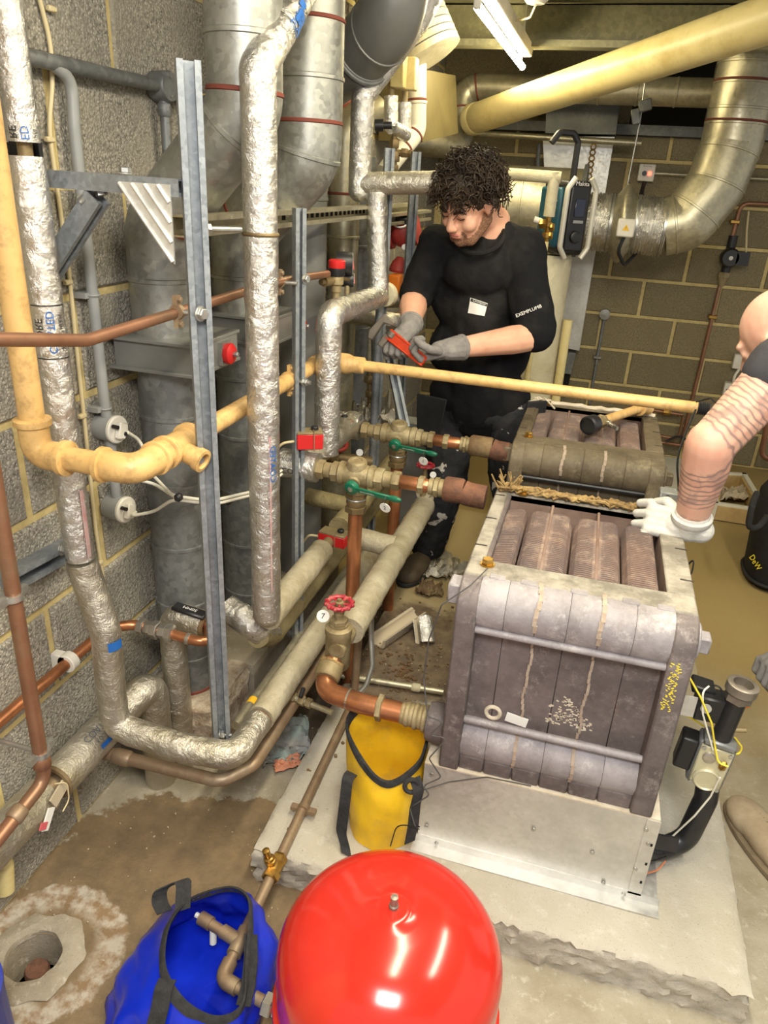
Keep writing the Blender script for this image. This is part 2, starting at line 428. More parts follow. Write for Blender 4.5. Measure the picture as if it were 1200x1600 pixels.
def skin(name, a, b, tattoo=False):
    t = NT(name)
    c = t.mix(t.ramp(t.noise(14, 5, .6), .35, .7), a, b)
    if tattoo:
        # inked bands, scales and a plain elbow on the forearm, in the body's own coordinates
        sep = t.n('ShaderNodeSeparateXYZ'); t.l(t.tc.outputs['Object'], sep.inputs[0])
        wv = t.n('ShaderNodeTexWave', wave_type='RINGS', rings_direction='SPHERICAL'); wv.inputs['Scale'].default_value = 26; wv.inputs['Distortion'].default_value = 2.6; wv.inputs['Detail'].default_value = 0.0; wv.inputs['Detail Scale'].default_value = 1.6
        mp = t.n('ShaderNodeMapping'); mp.inputs['Location'].default_value = tuple(-q for q in TATTOO_C); t.l(t.tc.outputs['Object'], mp.inputs['Vector']); t.l(mp.outputs[0], wv.inputs['Vector'])
        sc_ = t.ramp(t.voro(34, None, 'DISTANCE_TO_EDGE'), .04, .13, (1, 1, 1, 1), (0, 0, 0, 1))
        ink1 = t.math('ADD', t.math('MULTIPLY', t.ramp(wv.outputs['Fac'], .80, .93), .85), t.math('MULTIPLY', t.ramp(wv.outputs['Fac'], .25, .85), .30)); z = sep.outputs[2]
        up = t.ramp(z, 1.085, 1.10); low = t.ramp(z, .945, .955); bot = t.ramp(z, .905, .925, (1, 1, 1, 1), (0, 0, 0, 1))
        ink = t.math('MULTIPLY', t.math('MULTIPLY', low, t.math('SUBTRACT', 1.0, up)), ink1)
        ink = t.math('ADD', ink, t.math('MULTIPLY', up, t.math('MAXIMUM', sc_, t.math('MULTIPLY', ink1, .35))))
        ink = t.math('ADD', ink, t.math('MULTIPLY', t.math('MULTIPLY', low, t.ramp(t.noise(20, 3, .55, None, 1.0), .48, .62)), .6)); ink = t.math('ADD', ink, t.math('MULTIPLY', bot, t.ramp(t.noise(24, 3, .5, None, 1.2), .45, .55)))
        vec = t.n('ShaderNodeVectorMath', operation='DISTANCE'); t.l(t.tc.outputs['Object'], vec.inputs[0]); vec.inputs[1].default_value = TATTOO_C
        elbow = t.ramp(vec.outputs['Value'], .060, .066); ink = t.math('MULTIPLY', t.math('MULTIPLY', ink, elbow), t.ramp(vec.outputs['Value'], .27, .30, (1, 1, 1, 1), (0, 0, 0, 1)))
        dark = t.ramp(z, .7, 1.42, (.72, .72, .72, 1), (.72, .72, .72, 1))
        c = t.mix(t.math('MULTIPLY', t.math('MINIMUM', ink, 1.0), .6), c, S(64, 70, 84))
        c = t.mix(t.math('MULTIPLY', t.ramp(vec.outputs['Value'], .03, .072, (1, 1, 1, 1), (0, 0, 0, 1)), .35), c, S(206, 120, 104))
    t.set(c, .5, 0, t.bump(t.noise(120, 3), .12, .002), Specular_IOR_Level=.4)
    t.p.inputs['Subsurface Weight'].default_value = .06; t.p.inputs['Subsurface Radius'].default_value = (.012, .005, .003)
TATTOO_C = tuple(PY(1100, 700, 1.74))
skin('skin', S(226, 176, 148), S(212, 154, 126))
skin('skin_tattoo', S(214, 174, 152), S(204, 152, 132), True)
simple('lips', S(190, 116, 104), .5)
simple('beard', S(104, 74, 52), .9, 0, S(158, 116, 90), 230, (.42, .62), bump=(300, .6))
simple('hair', S(36, 28, 22), .6, 0, S(60, 46, 32), 14, spec=.3)
simple('eye_white', S(224, 218, 210), .3)
simple('glove_grey', S(142, 138, 134), .85, 0, S(112, 108, 106), 20, bump=(120, .3))
simple('glove_white', S(214, 212, 206), .85, 0, S(186, 184, 178), 18, bump=(120, .3))
simple('boot_brown', S(88, 74, 54), .7, 0, S(66, 56, 42), 12, bump=(60, .3))
simple('shoe_tan', S(178, 160, 134), .75, 0, S(152, 134, 108), 14, bump=(60, .3))
simple('sole', S(138, 122, 98), .8, 0, S(110, 96, 76), 20)
simple('tool_orange', S(214, 72, 36), .38, .1, S(178, 52, 26), 18)
simple('tool_steel', S(150, 142, 130), .45, .6, S(116, 108, 98), 20)
simple('sticker', S(232, 230, 224), .6)
simple('ink_black', S(28, 28, 30), .6)
simple('ink_grey', S(96, 98, 104), .6)
simple('ink_blue', S(30, 96, 172), .5)
simple('ink_red', S(206, 96, 100), .6)
simple('ink_pink', S(214, 158, 156), .4, .5, S(216, 206, 202), 50)
simple('teal_plastic', S(24, 78, 96), .45, 0, S(18, 62, 78), 10)
simple('silver_plastic', S(196, 192, 178), .4, .2)
simple('screen', S(40, 46, 66), .2)
simple('board_white', S(226, 222, 206), .6, 0, S(206, 200, 178), 5)
simple('tan_sheet', S(128, 116, 78), .5, .3, S(110, 98, 64), 5)
simple('timber', S(200, 172, 118), .7, 0, S(176, 146, 96), 14)
simple('rag', S(176, 174, 170), .95, 0, S(128, 134, 132), 12, bump=(60, .6), dust=S(150, 176, 170), ds=9)
simple('rag_orange', S(206, 140, 110), .95, bump=(60, .4))
simple('wood_plaster', S(190, 176, 150), .9)
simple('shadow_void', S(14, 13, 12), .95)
simple('warning_yellow', S(236, 186, 40), .5)
simple('blue_drum', S(44, 58, 150), .4)
t = NT('tube_glow'); t.p.inputs['Emission Color'].default_value = (1.0, .88, .56, 1); t.p.inputs['Emission Strength'].default_value = 60; t.set((1, 1, .9, 1), .4)
t = NT('led_glow'); t.p.inputs['Emission Color'].default_value = (1.0, .1, .05, 1); t.p.inputs['Emission Strength'].default_value = 3; t.set((.8, .05, .03, 1), .4)

# ================================================================== structure
XW, YB = -1.111, 5.08
# floor with an open drain
DC = PZ(52, 1495, 0.0); DR = 0.058
mb = MB(); n = 32; q = .16
ring = []
for k in range(n):
    a = 2 * math.pi * k / n; c_, s_ = math.cos(a), math.sin(a); m = max(abs(c_), abs(s_))
    ring.append((V((DC.x + q * c_ / m, DC.y + q * s_ / m, 0)), V((DC.x + DR * (1 + .06 * noise.noise(V((c_ * 2, s_ * 2, 1)))) * c_, DC.y + DR * s_, -.004))))
for k in range(n):
    a, b = ring[k], ring[(k + 1) % n]; mb.add([a[0], b[0], b[1], a[1]], [(0, 1, 2, 3)])
X0, X1, Y0, Y1 = -1.13, 2.6, -.9, 5.2
for x0, x1, y0, y1 in ((X0, X1, Y0, DC.y - q), (X0, X1, DC.y + q, Y1), (X0, DC.x - q, DC.y - q, DC.y + q), (DC.x + q, X1, DC.y - q, DC.y + q)):
    if x1 > x0: mb.add([(x0, y0, 0), (x1, y0, 0), (x1, y1, 0), (x0, y1, 0)], [(0, 1, 2, 3)])
floor = struct('floor', mb, 'floor_concrete', smooth=0)

# block walls: mortar backing, every block its own piece standing proud of the joints
def block_mesh(wd, ht, dp, name):
    mb = MB(); e = .006
    # front face toward +Y local, bevelled, slightly uneven
    x, z = wd / 2, ht / 2
    vs = [(-x, 0, -z), (x, 0, -z), (x, 0, z), (-x, 0, z), (-x, dp - e, -z), (x, dp - e, -z), (x, dp - e, z), (-x, dp - e, z),
          (-x + e, dp, -z + e), (x - e, dp, -z + e), (x - e, dp, z - e), (-x + e, dp, z - e)]
    fs = [(0, 1, 5, 4), (1, 2, 6, 5), (2, 3, 7, 6), (3, 0, 4, 7), (4, 5, 9, 8), (5, 6, 10, 9), (6, 7, 11, 10), (7, 4, 8, 11), (8, 9, 10, 11)]
    me = bpy.data.meshes.new(name); me.from_pydata(vs, [], fs); me.update(); return me
def wall_blocks(wall, mat, origin, axis, nrm, u0, u1, joints, zmax, dp=.022):
    """lay 440x215 blocks along axis from u0 to u1; joints[parity] gives one perpend position"""
    cache = {}
    for ci in range(int(math.ceil(zmax / .225))):
        z0 = ci * .225 + .009; z1 = min(ci * .225 + .216, zmax)
        if z1 - z0 < .03: continue
        j = joints[ci % 2]; k = math.floor((u0 - j) / .45)
        u = j + k * .45
        while u < u1:
            a, b = max(u + .010, u0), min(u + .440, u1)
            if b - a > .03:
                key = (round(b - a, 3), round(z1 - z0, 3))
                if key not in cache: cache[key] = block_mesh(b - a, z1 - z0, dp, 'block'); cache[key].materials.append(M[mat])
                o = bpy.data.objects.new('block', cache[key]); COL.objects.link(o); o.parent = wall
                p = V(origin) + V(axis) * ((a + b) / 2) + V((0, 0, (z0 + z1) / 2)) + V(nrm) * (random.uniform(-.002, .002))
                o.location = p
                o.rotation_euler = (random.uniform(-.003, .003), 0, math.atan2(-V(nrm).x, V(nrm).y))
            u += .45
mb = MB().bx(XW - .16, XW - .006, -.6, 5.3, 0, 2.4)
wl = struct('wall_left', mb, 'mortar', smooth=0)
wall_blocks(wl, 'block_grey', (XW - .02, 0, 0), (0, 1, 0), (1, 0, 0), .3, YB - .01, (1.195, 1.42), 2.4)
mb = MB().bx(XW - .1, 2.6, YB + .006, YB + .16, 0, 1.93)
wb = struct('wall_back', mb, 'mortar', smooth=0)
wall_blocks(wb, 'block_warm_lit', (0, YB + .02, 0), (1, 0, 0), (0, -1, 0), XW, 2.5, (.275, .505), 1.93)
# lintel ledge and dark high-level opening over the back wall
struct('trim_1', MB().bx(XW, 2.6, YB - .06, YB + .16, 1.932, 1.985), 'galvanised_dark', smooth=0)
mb = MB().bx(XW - .1, 2.6, YB + .55, YB + .6, 1.9, 2.5); struct('wall_recess', mb, 'shadow_void', smooth=0)
mb = MB().bx(XW, .02, YB + .01, YB + .1, 1.986, 2.37).bx(.44, .56, YB - .02, YB + .1, 1.986, 2.37).bx(1.1, 2.6, YB + .01, YB + .1, 1.986, 2.37)
struct('wall_back_upper', mb, 'block_warm_lit', smooth=0)

# profiled steel deck ceiling, folded ridge by ridge
prof = []; y = -.9
while y < 5.7:
    prof += [(y, 2.385), (y + .11, 2.385), (y + .14, 2.435), (y + .27, 2.435), (y + .30, 2.385)]; y += .30
mb = MB(); vs = []; fs = []
for i, (a, b) in enumerate(prof): vs += [(XW - .15, a, b), (2.6, a, b)]
for i in range(len(prof) - 1): fs.append((2 * i, 2 * i + 1, 2 * i + 3, 2 * i + 2))
mb.add(vs, fs); struct('ceiling', mb, 'deck_steel', smooth=0)
# galvanised roof beams across the room
for yb, zb, h in ((4.02, 2.205, .18), (3.30, 2.27, .115)):
    mb = MB(); mb.bx(XW, 2.6, yb, yb + .006, zb, zb + h); mb.bx(XW, 2.6, yb - .085, yb, zb, zb + .006); mb.bx(XW, 2.6, yb - .087, yb - .083, zb, zb + .028)
    mb.bx(XW, 2.6, yb, yb + .085, zb + h - .006, zb + h)
    struct('ceiling_beam', mb, 'deck_steel', smooth=0)

# concrete boiler pad with broken front arris
def rough_slab(name, x0, x1, y0, y1, z0, z1, mat, amp, step, seed, front_only=True, parent=None):
    bm = bmesh.new(); nx, ny, nz = max(1, int((x1 - x0) / step)), max(1, int((y1 - y0) / step)), max(2, int((z1 - z0) / (step * .6)))
    def P(i, j, k):
        p = V((x0 + (x1 - x0) * i / nx, y0 + (y1 - y0) * j / ny, z0 + (z1 - z0) * k / nz)); s = V((seed, seed * 2, 0))
        d = noise.noise((p + s) * 22) + .6 * noise.noise((p + s) * 55); e = 0
        top = k == nz
        hi = noise.noise((p + s) * 70) + .5 * noise.noise((p + s) * 140)
        if j == 0: p.y += amp * ((.12 * d + .1) if top else (.35 * d + .45 * hi - .5 * max(0, noise.noise((p + s) * 6)) * (1 - k / nz)))
        if i == 0: p.x += amp * (.1 * d if top else .3 * d + .3 * hi)
        if i == nx: p.x -= amp * (.1 * d if top else .3 * d + .3 * hi)
        if top: p.z += amp * .12 * noise.noise((p + s) * 9) - (amp * .25 if (i in (0, nx) or j == 0) else 0)
        return p
    g = {}
    def vert(i, j, k):
        if (i, j, k) not in g: g[(i, j, k)] = bm.verts.new(P(i, j, k))
        return g[(i, j, k)]
    for i in range(nx):
        for j in range(ny): bm.faces.new((vert(i, j, nz), vert(i + 1, j, nz), vert(i + 1, j + 1, nz), vert(i, j + 1, nz)))
    for k in range(nz):
        for i in range(nx):
            bm.faces.new((vert(i, 0, k), vert(i + 1, 0, k), vert(i + 1, 0, k + 1), vert(i, 0, k + 1)))
            bm.faces.new((vert(i + 1, ny, k), vert(i, ny, k), vert(i, ny, k + 1), vert(i + 1, ny, k + 1)))
        for j in range(ny):
            bm.faces.new((vert(0, j + 1, k), vert(0, j, k), vert(0, j, k + 1), vert(0, j + 1, k + 1)))
            bm.faces.new((vert(nx, j, k), vert(nx, j + 1, k), vert(nx, j + 1, k + 1), vert(nx, j, k + 1)))
    me = bpy.data.meshes.new(name); bm.to_mesh(me); bm.free(); me.shade_smooth(); me.set_sharp_from_angle(angle=math.radians(45))
    return objm(name, me, mat, parent)
PADZ = .10
pad = rough_slab('boiler_pad', -.597, .556, 1.185, 3.42, 0, PADZ, 'pad_concrete', .024, .014, 3)
tag(pad, 'low concrete pad with broken front edge carrying the two boilers', 'plinth')
pl = rough_slab('duct_plinth', -1.108, -.875, 1.49, 1.74, 0, .205, 'rubble', .022, .02, 9)
tag(pl, 'crumbling masonry plinth under the nearer galvanised duct by the block wall', 'plinth')
pl2 = rough_slab('duct_plinth', -1.108, -.875, 1.78, 2.62, 0, .165, 'rough_concrete', .012, .03, 5)
tag(pl2, 'long concrete kerb under the farther galvanised ducts', 'plinth')

# drain
dt = thing('floor_drain', 'open round floor drain with rusty stub pipe and whitened rim', 'drain', (DC.x, DC.y, 0))
mb = MB().lathe([(DR + .002, .0), (DR, -.02), (DR - .006, -.11)], (DC.x, DC.y, 0), (0, 0, 1), 32); mb.f = [f for f in mb.f if len(f) == 4]
mb.lathe([(.0, -.105), (DR, -.105)], (DC.x, DC.y, 0), (0, 0, 1), 32); obj('bowl', mb, 'rough_concrete', dt)
mb = MB().lathe([(DR + .05, .0), (DR + .032, .006), (DR + .014, .010), (DR + .002, .004), (DR - .001, -.01)], (DC.x, DC.y, 0.0), (0, 0, 1), 48)
mb.f = [f for f in mb.f if len(f) == 4]
for i, v in enumerate(mb.v):
    d = V((v.x - DC.x, v.y - DC.y, 0)); v += d.normalized() * .022 * noise.noise(V((d.x * 26, d.y * 26, 2))) * (1 if d.length > DR + .03 else .2); v.z += .005 * noise.noise(v * 45)
obj('rim', mb, 'rough_concrete', dt)
mb = MB().lathe([(.027, -.10), (.027, -.048), (.024, -.042), (.0, -.043)], (DC.x, DC.y + .002, 0), (0, 0, 1), 20); obj('stub_pipe', mb, 'rusty_iron', dt)

# ================================================================== pipework helpers
def bumpfoil(name, pts, r, mat, parent, fil=.05, amp=.0018, cap=True, n=22):
    return obj(name, MB().tube(fillet(pts, fil, 7), r, n=n, bump=amp, bs=45, step=.014, cap=cap), mat, parent, smooth=60)
def pipe(name, pts, r, mat, parent, fil=.03, n=16, cap=True):
    return obj(name, MB().tube(fillet(pts, fil, 7), r, n=n, cap=cap), mat, parent, smooth=50)
def collar(name, p, axis, r, h, mat, parent, lip=.18):
    return obj(name, MB().lathe([(r * (1 - lip), -h / 2), (r, -h / 2 + h * .15), (r, h / 2 - h * .15), (r * (1 - lip), h / 2)], p, axis, 24), mat, parent)
def wrap_text(name, s, size, p0, axis, face, r, mat, parent, along=True, lift=.0012, flip=1, extrude=0):
    """lettering printed round a pipe: p0 on the pipe axis, face = direction of the printed side"""
    cu = bpy.data.curves.new(name, 'FONT'); cu.body = s; cu.size = size; cu.align_x = 'CENTER'; cu.align_y = 'CENTER'; cu.resolution_u = 2
    to = bpy.data.objects.new('tmp', cu); COL.objects.link(to)
    me = bpy.data.meshes.new_from_object(to.evaluated_get(bpy.context.evaluated_depsgraph_get())); bpy.data.objects.remove(to); bpy.data.curves.remove(cu)
    bm = bmesh.new(); bm.from_mesh(me)
    bmesh.ops.triangulate(bm, faces=bm.faces)
    bmesh.ops.subdivide_edges(bm, edges=[e for e in bm.edges if e.calc_length() > size * .2], cuts=2, use_grid_fill=True)
    a = V(axis).normalized(); f = V(face); f = (f - a * f.dot(a)).normalized(); b = a.cross(f)
    org = ORG.get(parent.name, V((0, 0, 0))) if parent else V((0, 0, 0)); p0 = V(p0)
    for v in bm.verts:
        u, w_ = (v.co.x, v.co.y) if along else (-v.co.y, v.co.x)
        th = flip * w_ / r
        v.co = p0 + a * u * (1 if along else 1) + (f * math.cos(th) + b * math.sin(th)) * (r + lift) - org
    bm.to_mesh(me); bm.free(); me.materials.clear()
    return objm(name, me, mat, parent)
def flat_text(name, s, size, o, ux, uy, mat, parent, lift=.0008):
    cu = bpy.data.curves.new(name, 'FONT'); cu.body = s; cu.size = size; cu.align_x = 'CENTER'; cu.align_y = 'CENTER'; cu.resolution_u = 2
    to = bpy.data.objects.new('tmp', cu); COL.objects.link(to)
    me = bpy.data.meshes.new_from_object(to.evaluated_get(bpy.context.evaluated_depsgraph_get())); bpy.data.objects.remove(to); bpy.data.curves.remove(cu)
    ux, uy = V(ux).normalized(), V(uy).normalized(); nn = ux.cross(uy); org = ORG.get(parent.name, V((0, 0, 0))) if parent else V((0, 0, 0))
    for v in me.vertices: v.co = V(o) + ux * v.co.x + uy * v.co.y + nn * lift - org
    me.materials.clear()
    return objm(name, me, mat, parent)
def patch(name, p0, axis, face, r, u0, u1, t0, t1, mat, parent, lift=.0008, n=10, m=4):
    """curved printed patch on a pipe"""
    a = V(axis).normalized(); f = V(face); f = (f - a * f.dot(a)).normalized(); b = a.cross(f); mb = MB(); vs = []; fs = []
    for j in range(m + 1):
        for i in range(n + 1):
            th = t0 + (t1 - t0) * i / n; vs.append(V(p0) + a * (u0 + (u1 - u0) * j / m) + (f * math.cos(th) + b * math.sin(th)) * (r + lift))
    for j in range(m):
        for i in range(n): q = j * (n + 1) + i; fs.append((q, q + 1, q + n + 2, q + n + 1))
    mb.add(vs, fs); return obj(name, mb, mat, parent)
def strut(mb, a, b, open_dir, w_=.041, t_=.0035, d_=None):
    """lipped steel channel from a to b, slot facing open_dir"""
    a, b = V(a), V(b); ax = (b - a).normalized(); o = V(open_dir); o = (o - ax * o.dot(ax)).normalized(); s = ax.cross(o); h = w_ / 2; d = d_ or w_; l = .011; k = .007
    poly = [(-h, 0), (h, 0), (h, d), (h - l, d), (h - l, d - k), (h - t_, d - k), (h - t_, t_), (-h + t_, t_), (-h + t_, d - k), (-h + l, d - k), (-h + l, d), (-h, d)]
    # concave outline: build as wall strips
    n = len(poly); vs = [a + s * x + o * y for x, y in poly] + [b + s * x + o * y for x, y in poly]
    fs = [(i, (i + 1) % n, (i + 1) % n + n, i + n) for i in range(n)]
    ends = [(0, 1, 6, 7), (1, 2, 5, 6), (2, 3, 4, 5), (0, 7, 8, 11), (8, 9, 10, 11)]
    fs += [tuple(reversed(e)) for e in ends] + [tuple(i + n for i in e) for e in ends]
    return mb.add(vs, fs)
def bolt(mb, p, axis, r=.009, h=.008, shank=0):
    mb.lathe([(r * 1.35, 0), (r * 1.35, .002)], p, axis, 14); mb.hexa(V(p) + V(axis).normalized() * (.002 + h / 2), axis, r, h)
    if shank: mb.lathe([(r * .5, 0), (r * .5, shank)], V(p), axis, 10)
    return mb
def ringclamp(name, p, axis, r, up, mat, parent, w_=.016):
    mb = MB(); a = V(axis).normalized(); u = V(up); u = (u - a * u.dot(a)).normalized()
    mb.lathe([(r, -w_ / 2), (r + .004, -w_ / 2), (r + .004, w_ / 2), (r, w_ / 2)], p, axis, 20)
    s = a.cross(u)
    for k in (-1, 1):
        mb.box(V(p) + u * k * (r + .011), (.010, .016, .020), Matrix((s, a, u)).transposed()); mb.hexa(V(p) + u * k * (r + .013) + s * .008, s, .006, .006)
    return obj(name, mb, mat, parent)

# ================================================================== left side: gas pipe
t = thing('gas_pipe', 'yellow painted gas pipe dropping by the block wall and crossing over the boilers', 'pipe', PX(62, 715, -1.0))
ga = PX(62, 715, -1.0); GR = .0238
gz, gy = 1.10, 1.115
p_top = V((-1.0, ga.y, 2.38)); pA = V((-1.0, gy, gz)); pB = V((-.782, gy, gz)); pC = V((-.785, 2.125, 1.10)); pD = V((.315, 2.125, 1.095))
pipe('pipe_riser', [p_top, pA + V((0, 0, .05))], GR, 'gas_yellow', t)
obj('elbow', MB().tube(fillet([pA + V((0, 0, .065)), pA, pA + V((.065, 0, 0))], .05), GR * 1.22, 18), 'gas_yellow', t)
collar('elbow_bead', pA + V((0, 0, .065)), (0, 0, 1), GR * 1.48, .016, 'gas_yellow', t); collar('elbow_bead', pA + V((.065, 0, 0)), (1, 0, 0), GR * 1.48, .016, 'gas_yellow', t)
pipe('pipe_nipple', [pA + V((.05, 0, 0)), pB - V((.04, 0, 0))], GR, 'gas_yellow', t)
obj('elbow', MB().tube(fillet([pB - V((.07, 0, 0)), pB, pB + V((0, .07, .0))], .06), GR * 1.24, 18), 'gas_yellow', t)
collar('elbow_bead', pB - V((.07, 0, 0)), (1, 0, 0), GR * 1.46, .014, 'gas_yellow', t); collar('elbow_bead', pB + V((0, .07, 0)), (0, 1, 0), GR * 1.46, .014, 'gas_yellow', t)
tp = pB + V((0, .15, 0))
obj('tee', MB().tube([pB + V((0, .06, 0)), tp + V((0, .045, 0))], GR * 1.22, 18), 'gas_yellow', t)
collar('tee_bead', tp - V((0, .045, 0)), (0, 1, 0), GR * 1.46, .014, 'gas_yellow', t); collar('tee_bead', tp + V((0, .045, 0)), (0, 1, 0), GR * 1.5, .018, 'gas_yellow', t)
mb = MB().lathe([(GR * .9, 0), (GR * .9, .05), (GR * 1.05, .052), (GR * 1.05, .066), (GR * .72, .067), (GR * .72, .01)], tp + V((0, 0, -.004)), (.85, -.1, -.25), 20); mb.f = mb.f[:-1]
obj('tee_branch', mb, 'gas_yellow', t)
obj('branch_bore', MB().lathe([(.0, 0), (GR * .74, 0)], tp + V((.85, -.1, -.25)).normalized() * .035, (.85, -.1, -.25), 16), 'shadow_void', t)
pipe('pipe_run', [tp, pC], GR * .92, 'gas_yellow', t)
obj('elbow', MB().tube(fillet([pC - V((0, .06, 0)), pC, pC + V((.07, 0, 0))], .05), GR * 1.15, 18), 'gas_yellow', t)
mb = MB().lathe([(GR * 1.0, 0), (GR * 1.3, .006), (GR * 1.3, .035), (GR * 1.05, .05), (GR * 1.05, .085), (.018, .09)], pC + V((.05, 0, 0)), (1, 0, 0), 22); obj('reducer', mb, 'gas_yellow', t)
pipe('pipe_cross', [pC + V((.1, 0, 0)), pD], .0165, 'gas_yellow', t)
mb = MB(); 
for k in range(6): mb.lathe([(.0165, k * .005), (.019, k * .005 + .0025), (.0165, k * .005 + .005)], pD, (1, 0, 0), 18)
mb.lathe([(.016, 0), (.0165, .032), (.011, .033), (.011, .01)], pD, (1, 0, 0), 18); obj('thread', mb, 'black_steel', t)
ringclamp('pipe_clamp', V((-.782, 1.86, 1.10)), (0, 1, 0), GR * .94, (0, 0, 1), 'gas_yellow', t, .02)
pipe('clamp_rod', [V((-.78, 1.86, 1.10)), V((-.72, 1.86, 1.10))], .006, 'zinc', t)

# gas offcut lying on the far boiler
ct = PZ(920, 665, .91)
q0, q1 = PZ(925, 663, .905), PZ(1000, 638, .90)
t = thing('gas_pipe_offcut', 'short yellow pipe offcut with union and cock lying on the farther boiler', 'pipe', q0)
ax = (q1 - q0).normalized()
pipe('pipe', [q0 + ax * .06, q1], .016, 'gas_yellow', t)
obj('end_elbow', MB().tube(fillet([q1 - ax * .01, q1 + ax * .03, q1 + ax * .03 + V((.02, .03, -.012))], .02), .023, 16), 'gas_yellow', t)
collar('elbow_bead', q1 - ax * .005, ax, .027, .012, 'gas_yellow', t)
mb = MB().hexa(q0 + ax * .035, ax, .026, .018).lathe([(.02, .02), (.02, .075)], q0, ax, 16).hexa(q0 + ax * .065, ax, .024, .016); obj('union', mb, 'bronze_dusty', t)
mb = MB().lathe([(.026, -.03), (.032, -.026), (.032, .012), (.022, .016), (.022, .02)], q0, ax, 20); mb.f = [f for f in mb.f if len(f) == 4]; mb.lathe([(.032, -.026), (.02, -.027), (.018, -.005), (.0, -.005)], q0, ax, 20)
obj('union_nut', mb, 'black_steel', t)
dn = V((.55, -.5, -.1)).normalized(); mb = MB().lathe([(.012, 0), (.012, .03), (.009, .032), (.009, .05)], q0 + ax * .075, dn, 12).box(q0 + ax * .075 + dn * .055, (.024, .012, .012), Matrix((dn, dn.cross(V((0, 0, 1))).normalized(), V((0, 0, 1)))).transposed()); obj('test_cock', mb, 'nickel', t)

# ================================================================== foil lagged riser beside the gas pipe
fA = V((-1.008, 1.205, 0))
t = thing('lagged_pipe', 'foil lagged pipe hugging the block wall, kinked low down and running under the strut', 'pipe', (fA.x, fA.y, .35))
RA = .028
def A(x, y): return PY(x, y, fA.y)
a0, a1 = V((fA.x, fA.y, 2.38)), A(37, 222); a1.x = fA.x
bumpfoil('lagging_upper', [a0, V((fA.x, fA.y, a1.z))], RA, 'foil', t)
pipe('bare_pipe', [V((fA.x, fA.y, a1.z + .03)), V((fA.x, fA.y, a1.z - .05))], .013, 'bronze_dark', t)
zk = A(128, 872).z
bumpfoil('lagging_riser', [V((fA.x, fA.y, a1.z - .022)), V((fA.x, fA.y, zk))], RA * 1.12, 'foil', t)
k1, k2 = V((fA.x + .004, fA.y, zk - .008)), A(165, 985); corner = V((-.658, 1.222, .340)); k3 = V((-.952, 1.195, .33))
bumpfoil('lagging_offset', [k1, A(133, 895), k2, A(170, 1040), A(180, 1135), V((-.80, 1.205, .345)), corner, V((-.658, 1.36, .338))], .0345, 'foil_dull', t, fil=[.06, .08, .05, .05, .2, .05])
obj('lagging_core', MB().torus((-.658, 1.362, .338), (0, 1, 0), .026, .008), 'rust_brown', t)
patch('blue_tape', A(167, 1000), (0, 0, 1), (.7, -.7, 0), .0345, -.012, .012, -.1, .9, 'ink_blue', t, .002)
bumpfoil('lagging_floor_run', [V((-.658, 1.372, .338)), V((-.658, 2.45, .335))], .0365, 'lagging', t, amp=.002)
fc = V((.62, -.78, 0))
for (xx, yy, s_, sz) in ((32, 208, 'E ED', .016), (75, 512, 'ORE', .021), (75, 512, 'COATED', .018)):
    pass
z1 = A(52, 512).z; zt = A(38, 208).z
for th, s_, sz, mt in ((-.55, 'CORE', .02, 'ink_black'), (.1, 'COATED', .020, 'ink_blue'), (.72, 'KOOLTHERM', .011, 'ink_black')):
    f2 = V((math.cos(-.9 + th), math.sin(-.9 + th), 0))
    wrap_text('printed_text', s_, sz, V((fA.x, fA.y, z1)), (0, 0, 1), f2, RA * 1.12, mt, t, True, .0022)
    wrap_text('printed_text', s_[-2:], sz * .9, V((fA.x, fA.y, zt)), (0, 0, 1), f2, RA, mt, t, True, .0022)
for dz in (-.05, .05): patch('printed_line', V((fA.x, fA.y, z1 + dz)), (0, 0, 1), (.62, -.78, 0), RA * 1.12, -.001, .001, -.9, 1.1, 'ink_black', t, .0022)
patch('red_print', V((fA.x, fA.y, A(115, 800).z)), (0, 0, 1), (.9, -.43, 0), RA * 1.12, -.10, .06, .05, .35, 'ink_pink', t, .002)

# dark pipe and clip under the lagged run
t = thing('waste_pipe', 'brown pipe running low beneath the foil lagged elbow', 'pipe', (-.9, 1.23, .2))
pipe('pipe', [V((-1.10, 1.25, .225)), V((-1.05, 1.228, .232)), V((-.70, 1.228, .243)), V((-.645, 1.30, .25)), V((-.63, 2.4, .25))], .0165, 'copper_aged', t, [.03, .05, .05])
collar('coupling', V((-.98, 1.228, .234)), (1, 0, 0), .021, .05, 'copper_aged', t)

# low foil pipe along the wall foot
LX, LZ = -1.045, .285
t = thing('lagged_pipe', 'low foil lagged pipe along the foot of the block wall with a torn gap', 'pipe', (LX, 1.2, .2))
yg = PX(75, 1225, LX).y
bumpfoil('lagging_near', [V((LX, .55, LZ)), V((LX, yg - .02, LZ))], .046, 'foil_old', t)
bumpfoil('lagging_far', [V((LX, yg + .025, LZ)), V((LX, 1.40, LZ))], .047, 'foil_old', t)
pipe('bare_pipe', [V((LX, yg - .03, LZ)), V((LX, yg + .03, LZ))], .022, 'copper_aged', t)
obj('torn_edge', MB().torus((LX, yg + .024, LZ), (0, 1, 0), .038, .009), 'rust_brown', t)
mb = MB().box(PX(92, 1240, LX + .05), (.004, .05, .035), Matrix.Rotation(.4, 3, 'X')); obj('paper_tag', mb, 'wood_plaster', t)
mb = MB().box(PX(75, 1280, LX + .05), (.004, .05, .022), Matrix.Rotation(.9, 3, 'X')); obj('striped_tag', mb, 'sticker', t)
mb = MB().box(PX(68, 1291, LX + .0535), (.003, .016, .022), Matrix.Rotation(.9, 3, 'X')); obj('tag_stripe', mb, 'ink_red', t)
